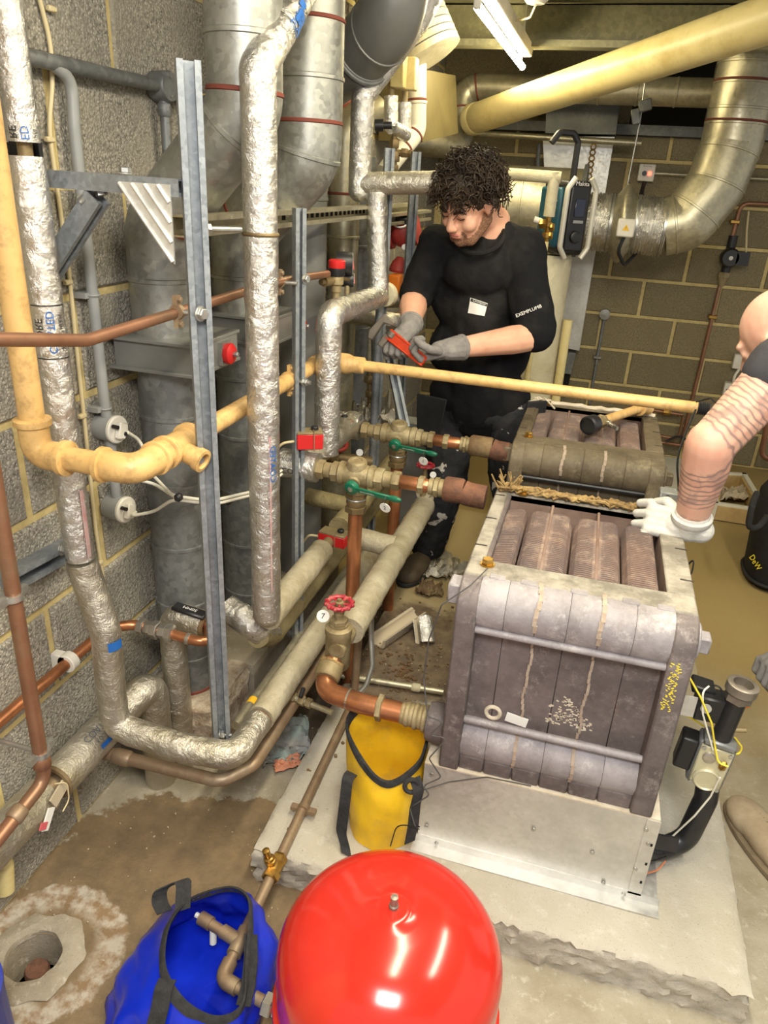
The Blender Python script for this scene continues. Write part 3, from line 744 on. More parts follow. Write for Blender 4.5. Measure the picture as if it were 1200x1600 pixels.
pipe('tag_string', [PX(85, 1225, LX + .047), PX(105, 1222, LX + .06), PX(108, 1250, LX + .06), PX(98, 1268, LX + .06)], .0016, 'cable_cream', t, .02, 6)
ym = (yg + 1.40) / 2 - .01
f3 = V((.75, -.2, .63))
wrap_text('printed_text', 'COATED', .026, V((LX, ym, LZ)), (0, 1, 0), V((.35, 0, .93)), .047, 'ink_grey', t, True, .003)
wrap_text('printed_text', 'KOOLTHERM', .014, V((LX, ym + .01, LZ)), (0, 1, 0), V((.72, 0, .69)), .047, 'ink_grey', t, True, .003)
patch('blue_logo', V((LX, ym + .0, LZ)), (0, 1, 0), V((.93, 0, .35)), .047, -.03, .02, -.12, .12, 'ink_blue', t, .003)

# lagged stubs rising beside the near duct
t = thing('lagged_pipe', 'bent foil lagged branch beside the base of the nearer galvanised duct', 'pipe', (-1.0, 1.55, .1))
s0, s1 = PX(200, 1105, -1.02), PX(243, 1075, -1.0)
bumpfoil('lagging_branch', [V((-1.035, 1.25, .30)), V((-.99, 1.395, .350)), V((-.99, 1.395, .0))], .042, 'foil_dull', t, fil=.04)
bumpfoil('lagging_riser', [V((-.965, 1.475, .0)), V((-.965, 1.475, .49)), V((-.945, 1.475, .525)), V((-.868, 1.475, .515))], .036, 'foil_dull', t, fil=.04)
cl_ = V((-.900, 1.462, .556))
mb = MB().box(cl_, (.095, .034, .012), Matrix.Rotation(.13, 3, 'Y')); obj('thermostat_strap', mb, 'black_plastic', t, bevel=.004)
flat_text('strap_text', '50MM', .016, cl_ + V((.002, 0, .0068)), (-1, 0, .13), (0, -1, 0), 'sticker', t)
pipe('copper_tail', [V((-.88, 1.475, .515)), V((-.83, 1.478, .51))], .014, 'copper', t)
obj('torn_edge', MB().torus((-.866, 1.475, .515), (1, 0, -.1), .028, .008), 'rust_brown', t)

# copper cold feed with clip along the wall
t = thing('copper_pipe', 'thin copper pipe clipped along the block wall, turning to a compression valve', 'pipe', (-1.06, 1.2, .53))
CZ = .535
pipe('pipe', [V((-1.07, .45, CZ)), V((-1.07, 1.345, CZ)), V((-1.02, 1.392, CZ - .006)), V((-.80, 1.395, CZ - .02)), V((-.875, 1.50, CZ - .03))], .0135, 'copper', t, .05)
c0 = V((-1.07, PX(106, 1025, -1.07).y, CZ))
obj('pipe_clip', MB().lathe([(.0138, -.012), (.024, -.012), (.024, .012), (.0138, .012)], c0, (0, 1, 0), 20).bx(XW, -1.07, c0.y - .012, c0.y + .012, CZ - .02, CZ + .02), 'white_plastic', t, bevel=.002)
mb = MB(); vx = -.962
for dx, r_, h_ in ((-.04, .024, .018), (-.018, .02, .022), (.0, .025, .02), (.022, .02, .02), (.042, .025, .018)): mb.hexa(V((vx + dx, 1.393, CZ - .010)), (1, 0, 0), r_, h_)
obj('compression_valve', mb, 'nickel', t)
pipe('solder_band', [V((-.872, 1.394, CZ - .0155)), V((-.862, 1.394, CZ - .016))], .0155, 'nickel', t)

# near copper riser, lower left
t = thing('copper_pipe', 'brown copper riser standing off the wall with munsen ring clamps', 'pipe', (-.955, .94, .45))
cz0 = PX(62, 1190, -.95)
pipe('pipe', [V((-.955, .955, 1.18)), V((-.955, .945, cz0.z)), V((-.955, .945, cz0.z - .06)), V((-.955, .80, cz0.z - .085)), V((-.955, .5, cz0.z - .10))], .0145, 'copper_dull', t, .05)
collar('elbow_socket', V((-.955, .945, cz0.z - .01)), (0, 0, 1), .0185, .03, 'copper_dull', t); collar('elbow_socket', V((-.955, .86, cz0.z - .073)), (0, 1, .17), .0185, .03, 'copper_aged', t)
for zz in (PX(15, 935, -.955).z, cz0.z + .012):
    ringclamp('ring_clamp', V((-.955, .948, zz)), (0, 0, 1), .0150, (0, 1, 0), 'zinc', t, .012)
    pipe('clamp_rod', [V((-.965, .948, zz)), V((XW, .948, zz))], .0055, 'zinc', t)
# short wall channel lower left
t = thing('wall_channel', 'grey steel channel bolted to the block wall behind the copper riser', 'bracket', (-1.08, 1.1, .82))
mb = strut(MB(), PX(0, 905, -1.108), PX(100, 852, -1.108), (1, 0, 0)); obj('channel', mb, 'strut_steel', t, smooth=0)
mb = bolt(MB(), PX(97, 857, -1.066), (1, 0, 0), .012, .01, .02); obj('bolt', mb, 'zinc', t)

# long copper pipe sloping across to the safety valve
t = thing('copper_pipe', 'long bent copper pipe crossing in front of the ducts to the safety valve', 'pipe', (-.78, 1.3, 1.37))
pts = [PX(-30, 530, -.80), PX(135, 532, -.80), PX(275, 489, -.80), PX(385, 455, -.79), PX(450, 437, -.79), PX(512, 428, -.78)]
pipe('pipe', pts, .0105, 'copper_dull', t, [.12, .2, .2, .2])
for (x, y) in ((277, 487), (437, 441)):
    c0 = PX(x, y, -.795)
    ringclamp('ring_clamp', c0, (0, 1, .0), .0108, (0, 0, 1), 'copper_aged', t, .012)
    pipe('clamp_rod', [c0, c0 + V((.045, .01, 0))], .005, 'zinc', t)

# ================================================================== galvanised flue ducts
def duct(t, pts, r, mat, seams=(), fil=.12, sealed=(), n=32, smat=None):
    """round duct: body, raised seam rings, sealant smears"""
    path = fillet(pts, fil, 8)
    obj('duct_body', MB().tube(path, r, n), mat, t, smooth=50)
    def at(s):   # s in metres along the path
        for a, b in zip(path, path[1:]):
            L = (b - a).length
            if s <= L or b is path[-1]: return a.lerp(b, min(1, s / max(L, 1e-6))), (b - a).normalized()
            s -= L
    tot = sum((b - a).length for a, b in zip(path, path[1:]))
    for s in seams:
        p, d = at(s * tot if s <= 1 else s)
        obj('seam_ring', MB().lathe([(r, -.006), (r + .0035, -.004), (r + .0035, .004), (r, .006)] if not smat else [(r, -.0025), (r + .0015, -.0015), (r + .0015, .0015), (r, .0025)], p, d, n), smat or mat, t)
    for s in sealed:
        p, d = at(s * tot)
        obj('sealant_band', MB().lathe([(r, -.005), (r + .0025, -.003), (r + .0025, .003), (r, .005)], p, d, n), 'duct_sealant', t)
    return at, tot
t = thing('flue_duct', 'nearer galvanised spiral duct by the block wall, cranked towards the room above its damper', 'duct', (-1.0, 1.605, .205))
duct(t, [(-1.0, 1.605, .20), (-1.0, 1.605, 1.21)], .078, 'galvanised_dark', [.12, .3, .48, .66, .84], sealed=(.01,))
duct(t, [(-1.0, 1.605, 1.23), (-1.0, 1.605, 1.50), (-.775, 1.605, 1.735), (-.775, 1.605, 2.40)], .079, 'galvanised', [.12, .44, .58], fil=.10, sealed=(.24, .50, .685, .78))
t2 = thing('flue_duct', 'second galvanised duct behind, cranked outward behind the tall foil pipe', 'duct', (-1.0, 2.03, .165))
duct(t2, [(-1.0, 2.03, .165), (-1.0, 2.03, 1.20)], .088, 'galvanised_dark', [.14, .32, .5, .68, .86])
duct(t2, [(-1.0, 2.03, 1.22), (-1.0, 2.03, 1.46), (-.80, 2.03, 1.66), (-.80, 2.03, 2.40)], .089, 'galvanised', [.1, .42, .56], fil=.10, sealed=(.22, .48, .66, .78))
mb = MB(); hc = PX(395, 945, -.905)
mb.prism([(.045 * math.cos(a) , .085 * math.sin(a)) for a in [k * math.pi / 12 for k in range(24)]], (-.908, 2.0, hc.z), (0, 1, 0), (0, 0, 1), (.012, 0, 0)); obj('access_hatch', mb, 'galvanised_dark', t2, bevel=.004)
mb = MB(); mb.prism([(.034 * math.cos(a) , .068 * math.sin(a)) for a in [k * math.pi / 12 for k in range(24)]], (-.896, 2.0, hc.z), (0, 1, 0), (0, 0, 1), (.003, 0, 0)); obj('hatch_cover', mb, 'galvanised_dark', t2)
t = thing('flue_duct', 'smooth grey round duct standing between the tall foil pipe and the strut post', 'duct', (-1.0, 2.47, 0))
duct(t, [(-1.0, 2.47, .165), (-1.0, 2.47, 2.40)], .09, 'grey_paint', [.62], sealed=())
t = thing('flue_duct', 'slim galvanised duct with a bend at the top beside the red sounder', 'duct', (-1.0, 2.92, 0))
duct(t, [(-1.0, 2.92, 0), (-1.0, 2.92, 1.80), (-.93, 3.06, 1.86)], .062, 'galvanised_warm', [.15, .3, .45, .6, .72], fil=.09, sealed=(.80,))
t = thing('flue_duct', 'slim spiral duct rising behind the elbow of the foil header', 'duct', (-1.0, 3.14, 0))
duct(t, [(-1.0, 3.13, 0), (-1.0, 3.13, 1.7)], .06, 'galvanised_dark', [.2, .4, .6, .8])
t = thing('duct_elbow', 'large dull grey duct elbow swinging up under the ceiling', 'duct', PY(585, 60, 2.5))
duct(t, [PY(500, 130, 2.75), PY(560, 85, 2.62), PY(612, 30, 2.5), PY(626, -60, 2.5), V((PY(626, -60, 2.5).x, 2.5, 2.42))], .098, 'grey_paint', [.30, .34, .46], fil=.12); obj('flange_ring', MB().torus(PY(566, 80, 2.6), PY(590, 52, 2.55) - PY(560, 85, 2.62), .1, .008, 40, 8), 'galvanised_dark', t)
t = thing('spiral_duct', 'cream white ribbed duct bend hanging high beside the light fitting', 'duct', PY(655, 60, 3.1))
duct(t, [V((PY(580, -70, 3.2).x - .05, 3.2, 2.50)), PY(580, -70, 3.2), PY(632, 10, 3.2), PY(668, 92, 3.2)], .138, 'cream_lagging', [.30 + .05 * k for k in range(14)], fil=.3, smat='wire_grey')
t = thing('white_duct', 'narrow off-white duct dropping from the ribbed bend with sealant bands', 'duct', PY(655, 160, 3.25))
duct(t, [PY(652, 95, 3.25), PY(652, 205, 3.25), PY(600, 270, 3.1)], .036, 'board_white', [.3], fil=.06, sealed=(.28, .55, .7))
t = thing('spiral_duct', 'galvanised duct turning up and running level along under the roof beam', 'duct', PY(720, 150, 4.6))
at_, tot_ = duct(t, [PY(640, 222, 4.3), PY(722, 228, 4.55), PY(722, 135, 4.62), V((2.4, 4.62, PY(722, 135, 4.62).z))], .068, 'galvanised_warm', [.08, .16, .26] + [.34 + .05 * k for k in range(13)], fil=.10, sealed=(.13, .17, .27))
t = thing('fire_damper', 'grey steel damper frame with red knob around the nearer duct', 'damper', (-1.0, 1.605, 1.17))
def damper(t, c, kn):
    x0, x1, y0, y1, z = c
    mb = MB().bx(x0 + .012, x1, y0 + .012, y1 - .012, z, z + .07); obj('frame', mb, 'grey_paint', t)
    for zz in (z - .004, z + .066):
        mb = MB().bx(x0, x1 + .002, y0, y1, zz, zz + .008); obj('flange', mb, 'grey_paint', t, bevel=.001)
    kp = V((x1, kn[0], kn[1]))
    mb = MB().bx(x1, x1 + .012, kp.y - .02, kp.y + .035, z + .005, z + .06); obj('bracket', mb, 'zinc', t)
    prof = []
    mb = MB().lathe([(.0, .012), (.024, .012), (.026, .016), (.026, .026), (.018, .032), (0, .032)], kp, (1, 0, 0), 10); obj('knob', mb, 'red_plastic', t)
    mb = bolt(MB(), kp + V((.03, 0, 0)), (1, 0, 0), .007, .012); obj('spindle', mb, 'zinc', t)
damper(t, (-1.095, -.865, 1.495, 1.725, 1.18), (1.63, 1.212))
t = thing('fire_damper', 'grey steel damper frame with red knob around the second duct', 'damper', (-1.0, 2.03, 1.17))
damper(t, (-1.095, -.865, 1.915, 2.145, 1.175), (2.10, 1.205))
t = tag(obj('wall_sounder', MB().lathe([(.0, .0), (.045, 0), (.045, .03), (.052, .034), (.052, .05), (.03, .062), (.012, .06), (0, .06)], PX(523, 172, -1.07), (1, -.25, 0), 24), 'red_plastic'), 'round red alarm sounder on the wall beyond the ducts', 'alarm')

# ================================================================== strut frame
sx = -.73; stx, sty = sx, 1.285
t = thing('strut_frame', 'upright galvanised strut post with wall arm, gusset and diagonal brace', 'frame', (sx, 1.28, 0))
obj('post', strut(MB(), (sx - .004, sty + .012, .30), (sx - .004, sty + .012, PX(285, 92, sx).z), (.62, -.78, 0), .041, .0035, .024), 'strut_steel', t, smooth=0)
zA = PY(275, 262, 1.27).z
obj('arm', strut(MB(), (-1.10, 1.285, zA - .016), (sx - .015, 1.285, zA - .018), (0, 0, -1), .041, .0035, .03), 'strut_steel', t, smooth=0)
obj('wall_rail', strut(MB(), (-1.105, 1.30, zA + .03), (-1.105, 1.30, PX(107, 505, -1.09).z), (1, 0, 0)), 'black_steel', t, smooth=0)
b0, b1 = V((-1.085, 1.285, zA - .21)), V((-.94, 1.285, zA - .045))
obj('brace', strut(MB(), b0, b1, (.6, 0, -.6), .036), 'strut_steel', t, smooth=0)
for p, d in ((b1 + V((.02, 0, .0)), (.3, 0, -1)), (b1 + V((-.012, -.01, -.018)), (.7, -.3, -.7)), (b0 + V((.02, 0, -.005)), (1, -.2, -.3)), (V((-1.07, 1.29, zA - .27)), (1, -.2, 0)), (V((-1.07, 1.29, zA - .08)), (1, -.2, 0)), (V((-.86, 1.28, zA - .015)), (0, 0, 1))):
    obj('bolt', bolt(MB(), p, d, .011, .009), 'zinc', t)
mb = MB(); gp = [(0, 0), (-.105, 0), (0, -.135)]
mb.prism(gp, (sx - .03, 1.262, zA - .028), (1, 0, 0), (0, 0, 1), (0, .004, 0)); obj('gusset', mb, 'sheet_steel', t, smooth=0)
for k in range(4):
    f_ = .22 + .25 * k
    g0, g1 = V((sx - .03 - .105 * f_, 1.260, zA - .03)), V((sx - .032, 1.260, zA - .028 - .135 * f_)); obj('gusset_rib', MB().tube([g0, g1], .004, 8), 'sheet_steel', t)
mb = bolt(MB(), PX(313, 490, sx + .01), (1, -.3, 0), .011, .01); obj('bolt', mb, 'zinc', t)
mb = bolt(MB(), V((sx + .0, sty, .335)), (1, .3, 0), .010, .012, .03); obj('bolt', mb, 'zinc', t)
# rails behind the post carrying the second post
t = thing('strut_frame', 'slotted galvanised rail with a shorter strut post behind the tall foil pipe', 'frame', (-.8, 1.9, .5))
rz = 1.515
obj('rail', strut(MB(), (-.845, 1.40, rz), (-.845, 3.3, rz), (1, 0, 0)), 'galvanised_warm', t, smooth=0)
for k in range(22):
    yy = 1.95 + .042 * k
    obj('slot', MB().bx(-.8415, -.8405, yy, yy + .022, rz - .007, rz + .007), 'shadow_void', t, smooth=0)
p2 = V((-.752, 1.868, 0))
obj('post', strut(MB(), (p2.x - .012, p2.y, .0), (p2.x - .012, p2.y, 1.545), (.75, -.66, 0), .030, .0035, .022), 'strut_steel', t, smooth=0)
obj('clamp_plate', MB().bx(-.805, -.79, 1.39, 1.43, rz - .025, rz + .025), 'zinc', t, bevel=.002)
obj('rod', MB().tube([(-.80, 1.44, rz - .004), (-.74, 1.50, rz - .004)], .006, 10), 'zinc', t)
obj('rod_nut', MB().hexa((-.79, 1.45, rz - .004), (.7, .7, 0), .011, .012), 'zinc', t)
for zz in (1.375, 1.10): obj('bolt', bolt(MB(), (p2.x + .012, p2.y - .005, zz), (1, -.3, 0), .010, .009), 'zinc', t)
t = thing('strut_frame', 'distant pair of strut posts with slotted rail beside the man', 'frame', (-.75, 2.75, 0))
for xx, yy in ((604, 2.72), (645, 2.95)):
    a = PY(xx, 300, yy); obj('post', strut(MB(), (a.x, yy, .0), (a.x, yy, 1.72), (.6, -1, 0), .034, .0035, .022), 'strut_steel', t, smooth=0)
obj('rail', strut(MB(), PY(575, 345, 2.76), PY(660, 335, 3.3), (1, -.4, 0)), 'galvanised_warm', t, smooth=0)
a, b = PY(614, 575, 2.85), PY(632, 670, 2.7); obj('brace', strut(MB(), PY(600, 520, 2.85), b, (.5, -1, 0), .036), 'strut_steel', t, smooth=0)

# ================================================================== conduits and cables on the block wall
t = thing('conduit', 'thick galvanised conduit across the top of the block wall with round junction box', 'conduit', PX(150, 105, -1.09))
jb = PX(255, 135, -1.08); cw = -1.08
c0 = PX(40, 88, cw)
pipe('conduit_tube', [c0 + V((0, -.5, .0)), V((cw, c0.y, c0.z)), jb], .0145, 'galvanised_dark', t, .02)
obj('junction_box', MB().lathe([(.033, -.025), (.034, .018), (.031, .022), (0, .022)], jb, (1, -.1, 0), 24), 'galvanised_dark', t)
mb = MB(); 
for dz in (-.02, .02): mb.lathe([(.004, .022), (.004, .0245), (0, .0245)], jb + V((0, 0, dz)), (1, -.1, 0), 8)
obj('lid_screw', mb, 'zinc', t)
pipe('conduit_drop', [jb, jb - V((0, 0, .45))], .0125, 'galvanised_dark', t); collar('coupler', jb - V((0, 0, .05)), (0, 0, 1), .0165, .03, 'galvanised_dark', t)
pipe('conduit_tube', [jb, jb + V((0, .22, -.02))], .0145, 'galvanised_dark', t)
t = thing('conduit', 'grey conduit curving down the block wall into two round switch boxes', 'conduit', PX(150, 500, -1.085))
cy_ = PX(125, 300, cw).y
pts = [PX(80, 98, cw), PX(112, 125, cw), V((cw, cy_ + .004, PX(120, 200, cw).z)), V((cw, cy_ + .005, PX(165, 640, cw).z))]
b1, b2 = PX(170, 668, cw), PX(184, 793, cw)
pipe('conduit_tube', pts + [b1, b2], .0125, 'grey_plastic', t, .06)
for bb in (b1, b2):
    obj('switch_box', MB().lathe([(.033, -.025), (.033, .022)], bb, (1, -.15, 0), 24), 'grey_plastic', t)
    pl_ = obj('switch_plate', MB().lathe([(.034, .022), (.034, .028), (.031, .031), (0, .031)], bb, (1, -.15, 0), 24), 'white_plastic', t)
    mb = MB().box(bb + V((.036, -.004, -.002)), (.014, .028, .040), Matrix.Rotation(-.35, 3, 'X')); obj('cord_grip', mb, 'white_plastic', pl_, bevel=.003)
    for dy, dz in ((-.02, .014), (.008, -.01)): obj('grommet', MB().lathe([(.005, .030), (.005, .046), (0, .046)], bb + V((0, dy, dz)), (1, -.15, 0), 10), 'black_plastic', pl_)
for (x, y) in ((138, 462), (163, 638)): 
    c1 = PX(x, y, cw); obj('saddle', MB().torus((cw, cy_ + .005, c1.z), (0, 0, 1), .0135, .003).bx(XW, cw, cy_ - .022, cy_ + .03, c1.z - .006, c1.z + .006), 'grey_plastic', t)
for (x, y) in ((133, 350), (175, 725)): collar('coupler', V((cw, cy_ + .006, PX(x, y, cw).z)), (0, 0, 1), .0155, .035, 'grey_plastic', t)
t = thing('cable', 'cream cable clipped vertically down the block wall', 'cable', PX(105, 400, -1.1))
cp = [PX(57, -20, -1.1), PX(80, 70, -1.1), PX(82, 130, -1.1), PX(76, 200, -1.1), PX(90, 300, -1.1), PX(107, 420, -1.1), PX(131, 650, -1.1), PX(150, 830, -1.1), PX(167, 940, -1.1)]
pipe('flex', cp, .0048, 'cable_cream', t, .2, 8)
for (x, y) in ((80, 14), (77, 218), (106, 441), (128, 650), (155, 880)):
    obj('cable_clip', MB().box(PX(x, y, -1.098), (.012, .022, .010)), 'cable_cream', t, bevel=.002)
t = thing('cable', 'pair of white flexes looping from the switch boxes across behind the strut', 'cable', PX(230, 780, -.95))
for bb, pts in ((b1, [(222, 690, -1.04), (232, 735, -1.0), (270, 775, -.9), (330, 783, -.8), (395, 768, -.8), (440, 735, -.8)]), (b2, [(205, 806, -1.03), (240, 800, -.98), (270, 780, -.9), (335, 788, -.8), (400, 772, -.8), (440, 741, -.8)])):
    pp = [bb + V((.046, .008, -.008))] + [PX(*q) for q in pts]
    pipe('flex', pp, .0042, 'cable_white', t, .06, 8)
pipe('flex', [PX(205, 748, -1.04), PX(240, 755, -1.0), PX(275, 778, -.9)], .0042, 'cable_white', t, .1, 8)
for (x, y) in ((279, 777), (357, 783)): obj('tape_wrap', MB().box(PX(x, y, -.85), (.016, .02, .018)), 'black_plastic', t, bevel=.004)
t = thing('conduit', 'dark vertical conduits on the wall between the grey duct and the slim duct', 'conduit', PX(492, 400, -1.09))
for x0, x1, r_ in ((484, 483, .014), (497, 494, .010)): pipe('conduit_tube', [PX(x0, 210, -1.09), PX(x1, 620, -1.09)], r_, 'galvanised_dark', t)
pipe('hanging_loop', [PX(505, 260, -1.07), PX(505, 305, -1.07), PX(480, 326, -1.05)], .008, 'galvanised_dark', t, .05)
pipe('hanging_loop', [PX(505, 360, -1.07), PX(502, 410, -1.07), PX(484, 430, -1.05)], .008, 'galvanised_dark', t, .05)

# ================================================================== tall foil pipe in front of the ducts
t = thing('lagged_pipe', 'tall foil lagged pipe standing before the ducts, slanting off at the top', 'pipe', (-.71, 1.53, .53))
RB = .0365; bx_, by_ = -.71, 1.53
zt, zg = PX(406, 108, bx_).z, PX(405, 366, bx_).z
up = PX(475, -25, bx_); up = V((bx_, by_, zt)) + (up - V((bx_, by_, zt))) * ((2.39 - zt) / (up.z - zt))
bumpfoil('lagging_upper', [up, V((bx_, by_, zt)), V((bx_, by_, zg + .004))], RB, 'foil', t, fil=.03)
bumpfoil('lagging_lower', [V((bx_, by_, zg - .004)), V((bx_, by_, .575)), V((bx_, by_, .545))], RB * 1.03, 'foil', t)
obj('lagging_end', MB().ball((bx_, by_, .552), (RB * 1.03, RB * 1.03, .034), 22, 10), 'foil', t)
obj('strap', MB().torus((bx_, by_, zg), (0, 0, 1), RB * .98, .0045), 'bronze_dark', t)
ad = (up - V((bx_, by_, zt))).normalized(); mid = V((bx_, by_, zt)).lerp(PX(475, -25, bx_), .58)
for th, s_, sz, mt, off in ((-.75, 'PURE', .024, 'ink_black', .0), (-.32, 'INSULATION', .015, 'ink_blue', .0)):
    fv = V((.62, -.78, 0)); fv = (fv - ad * fv.dot(ad)).normalized(); bv = ad.cross(fv)
    wrap_text('printed_text', s_, sz, mid + ad * off, -ad, fv * math.cos(th) + bv * math.sin(-th), RB, mt, t, True, .0022)
fv = V((.62, -.78, 0))
patch('blue_logo', mid, ad, fv, RB, -.028, .010, .25, 1.0, 'ink_blue', t, .0022); patch('blue_logo', mid, ad, fv, RB, .012, .030, .05, .5, 'ink_blue', t, .0022); patch('blue_logo', mid, ad, fv, RB, -.04, -.026, .75, 1.15, 'ink_blue', t, .0022)
for u_ in (-.045, .055): patch('printed_line', mid, ad, fv, RB, u_ - .001, u_ + .001, -1.2, 1.2, 'ink_black', t, .0022)
wrap_text('printed_text', 'CO', .024, mid - ad * .044, ad, fv * math.cos(.55) + ad.cross(fv) * math.sin(.55), RB, 'ink_blue', t, False, .0024)
zl = PX(430, 705, bx_).z; fB = V((.75, -.66, 0))
for th, s_, sz, mt in ((-.05, 'COATED', .023, 'ink_blue'), (.55, 'KOOLTHERM', .011, 'ink_black')):
    f2 = V((math.cos(-.55 + th), math.sin(-.55 + th), 0)); wrap_text('printed_text', s_, sz, V((bx_, by_, zl)), (0, 0, 1), f2, RB * 1.03, mt, t, True, .0024)
patch('red_print', V((bx_, by_, .80)), (0, 0, 1), (.72, -.7, 0), RB * 1.03, -.16, .26, -.05, .05, 'ink_pink', t, .0022)

# lagged run leading back from its foot
t = thing('lagged_pipe', 'dusty lagged run leading back from the foot of the tall foil pipe', 'pipe', (-.71, 1.8, .5))
bumpfoil('lagging_near', [V((-.71, 1.535, .535)), V((-.71, 1.95, .537))], .038, 'lagging', t)
bumpfoil('lagging_far', [V((-.71, 2.12, .54)), V((-.71, 2.9, .54))], .038, 'lagging_yellow', t)
pipe('bare_pipe', [V((-.71, 1.94, .537)), V((-.71, 2.07, .537)), V((-.60, 2.10, .53))], .018, 'bronze_dusty', t, .03)
bumpfoil('lagging_branch', [V((-.635, 2.10, .525)), V((-.51, 2.10, .515))], .036, 'lagging', t)
obj('lagging_collar', MB().torus((-.637, 2.10, .525), (1, 0, 0), .028, .010), 'foil', t)
t = thing('lagged_pipe', 'yellowed lagged pipe with crumpled foil end low behind the strut post', 'pipe', (-.77, 1.7, .37))
bumpfoil('lagging', [V((-.77, 1.60, .42)), V((-.765, 1.68, .375)), V((-.765, 2.9, .365))], .034, 'lagging_yellow', t, fil=.05)
bumpfoil('crumpled_end', [V((-.88, 1.63, .47)), V((-.835, 1.62, .462)), V((-.775, 1.60, .437)), V((-.768, 1.68, .39))], .037, 'foil', t, amp=.006, fil=.04)
pipe('copper_tail', [V((-.93, 1.62, .478)), V((-.84, 1.62, .465))], .014, 'copper_dull', t)
obj('valve_body', MB().hexa((-.93, 1.62, .48), (1, 0, 0), .024, .02).hexa((-.955, 1.62, .48), (1, 0, 0), .02, .02).hexa((-.90, 1.62, .475), (1, 0, 0), .02, .016), 'bronze_dusty', t)
for zz in (.52, .40): obj('red_tap', MB().box((-.925, 1.60, zz), (.03, .02, .026)), 'red_faded', t, bevel=.004)
t = thing('conduit_run', 'thin galvanised conduits along the kerb, one wrapped with yellow tape', 'conduit', (-.78, 1.8, .2))
pipe('conduit_tube', [V((-.745, 1.40, .265)), V((-.745, 2.6, .26))], .0145, 'galvanised_warm', t)
pipe('conduit_tube', [V((-.775, 1.9, .22)), V((-.92, 1.95, .24))], .012, 'galvanised_dark', t)
obj('yellow_tape', MB().lathe([(.0152, -.012), (.0155, .012)], (-.745, 1.50, .265), (0, 1, 0), 16), 'warning_yellow', t)

# ================================================================== foil header and risers
t = thing('lagged_pipe', 'foil lagged header riser stepping over and up behind the strut post', 'pipe', (-.78, 2.15, .83))
e0, e1 = V((-.727, 2.02, 1.262)), PY(592, 463, 2.62)
bumpfoil('lagging_riser', [V((-.727, 2.02, .84)), e0, V((e1.x, e1.y, e1.z))], .0385, 'foil', t, fil=.045)
bumpfoil('lagging_upper', [e1 + V((0, 0, .0)), PY(588, 300, 2.62)], .0365, 'foil', t)
obj('end_cap', MB().lathe([(.041, -.012), (.043, .0), (.043, .018), (.03, .02), (.03, .016), (0, .016)], e1 + V((.01, .05, 0)), (.12, 1, 0), 24), 'cream_lagging', t)
d0 = PY(562, 287, 2.62); d1 = PY(690, 285, 2.62)
bumpfoil('lagging_branch', [PY(568, 287, 2.62), d1], .0365, 'foil_dull', t)
bumpfoil('lagging_top', [d0 + V((0, 0, -.02)), PY(567, 150, 2.62), PY(655, 30, 2.72), PY(690, -40, 2.72), V((PY(690, -40, 2.72).x + .02, 2.72, 2.40))], .0385, 'foil', t, fil=.04)
obj('lagging_end', MB().ball(d0 + V((0, 0, -.02)), .0385, 20, 10), 'foil', t)
t = thing('lagged_pipe', 'lower foil lagged pipe crossing behind the wrench', 'pipe', PY(600, 500, 2.75))
bumpfoil('lagging', [PY(545, 492, 2.75), PY(600, 500, 2.75), PY(650, 506, 2.8)], .032, 'foil_dull', t, fil=.1)
obj('tape_band', MB().lathe([(.034, -.006), (.034, .006)], PY(596, 500, 2.75), (1, .1, 0), 20), 'ink_black', t)
# safety valve and gauges on the header
t = thing('safety_valve', 'brass safety valve with red cap on the foil header', 'valve', PX(525, 467, -.775))
sv = PX(525, 467, -.775)
obj('body', MB().lathe([(.012, -.02), (.012, .02), (.016, .022), (.016, .04), (.022, .045), (.022, .065), (.018, .07)], sv, (0, 0, 1), 18), 'bronze_dusty', t)
obj('bonnet', MB().lathe([(.022, .068), (.025, .072), (.025, .092)], sv, (0, 0, 1), 20), 'black_plastic', t)
obj('cap', MB().lathe([(.025, .092), (.026, .094), (.026, .112), (.022, .116), (0, .117)], sv, (0, 0, 1), 20), 'red_plastic', t)
obj('outlet', MB().lathe([(.011, 0), (.011, .035), (.015, .036), (.015, .06), (.009, .06), (.009, .075)], sv + V((0, 0, .055)), (-.35, -1, 0), 16), 'bronze_dark', t)
t = thing('pressure_gauge', 'pair of black dial gauges beside the red capped safety valve', 'gauge', PX(548, 440, -.775))
for (x, y, r_) in ((547, 412, .036), (549, 437, .023)):
    g = PX(x, y, -.775); ax = V((1, .35, .0)).normalized()
    gp = obj('gauge_case', MB().lathe([(r_, -.045), (r_, .004), (r_ * .93, .008)], g, ax, 26), 'black_plastic', t)
    obj('dial', MB().lathe([(r_ * .96, .004), (r_ * .9, .0085), (0, .0085)], g, ax, 26), 'sticker', gp)
    obj('needle', MB().box(g + ax * .0095, (.002, r_ * .2, r_ * 1.1), Matrix.Rotation(.5, 3, 'X')), 'ink_red', gp)
g = PX(547, 445, -.775); pipe('gauge_stem', [g + V((-.01, 0, 0)), g + V((-.01, 0, -.06))], .008, 'bronze_dusty', t)
pipe('gauge_link', [PX(530, 435, -.775), PX(545, 437, -.775)], .006, 'bronze_dark', t)

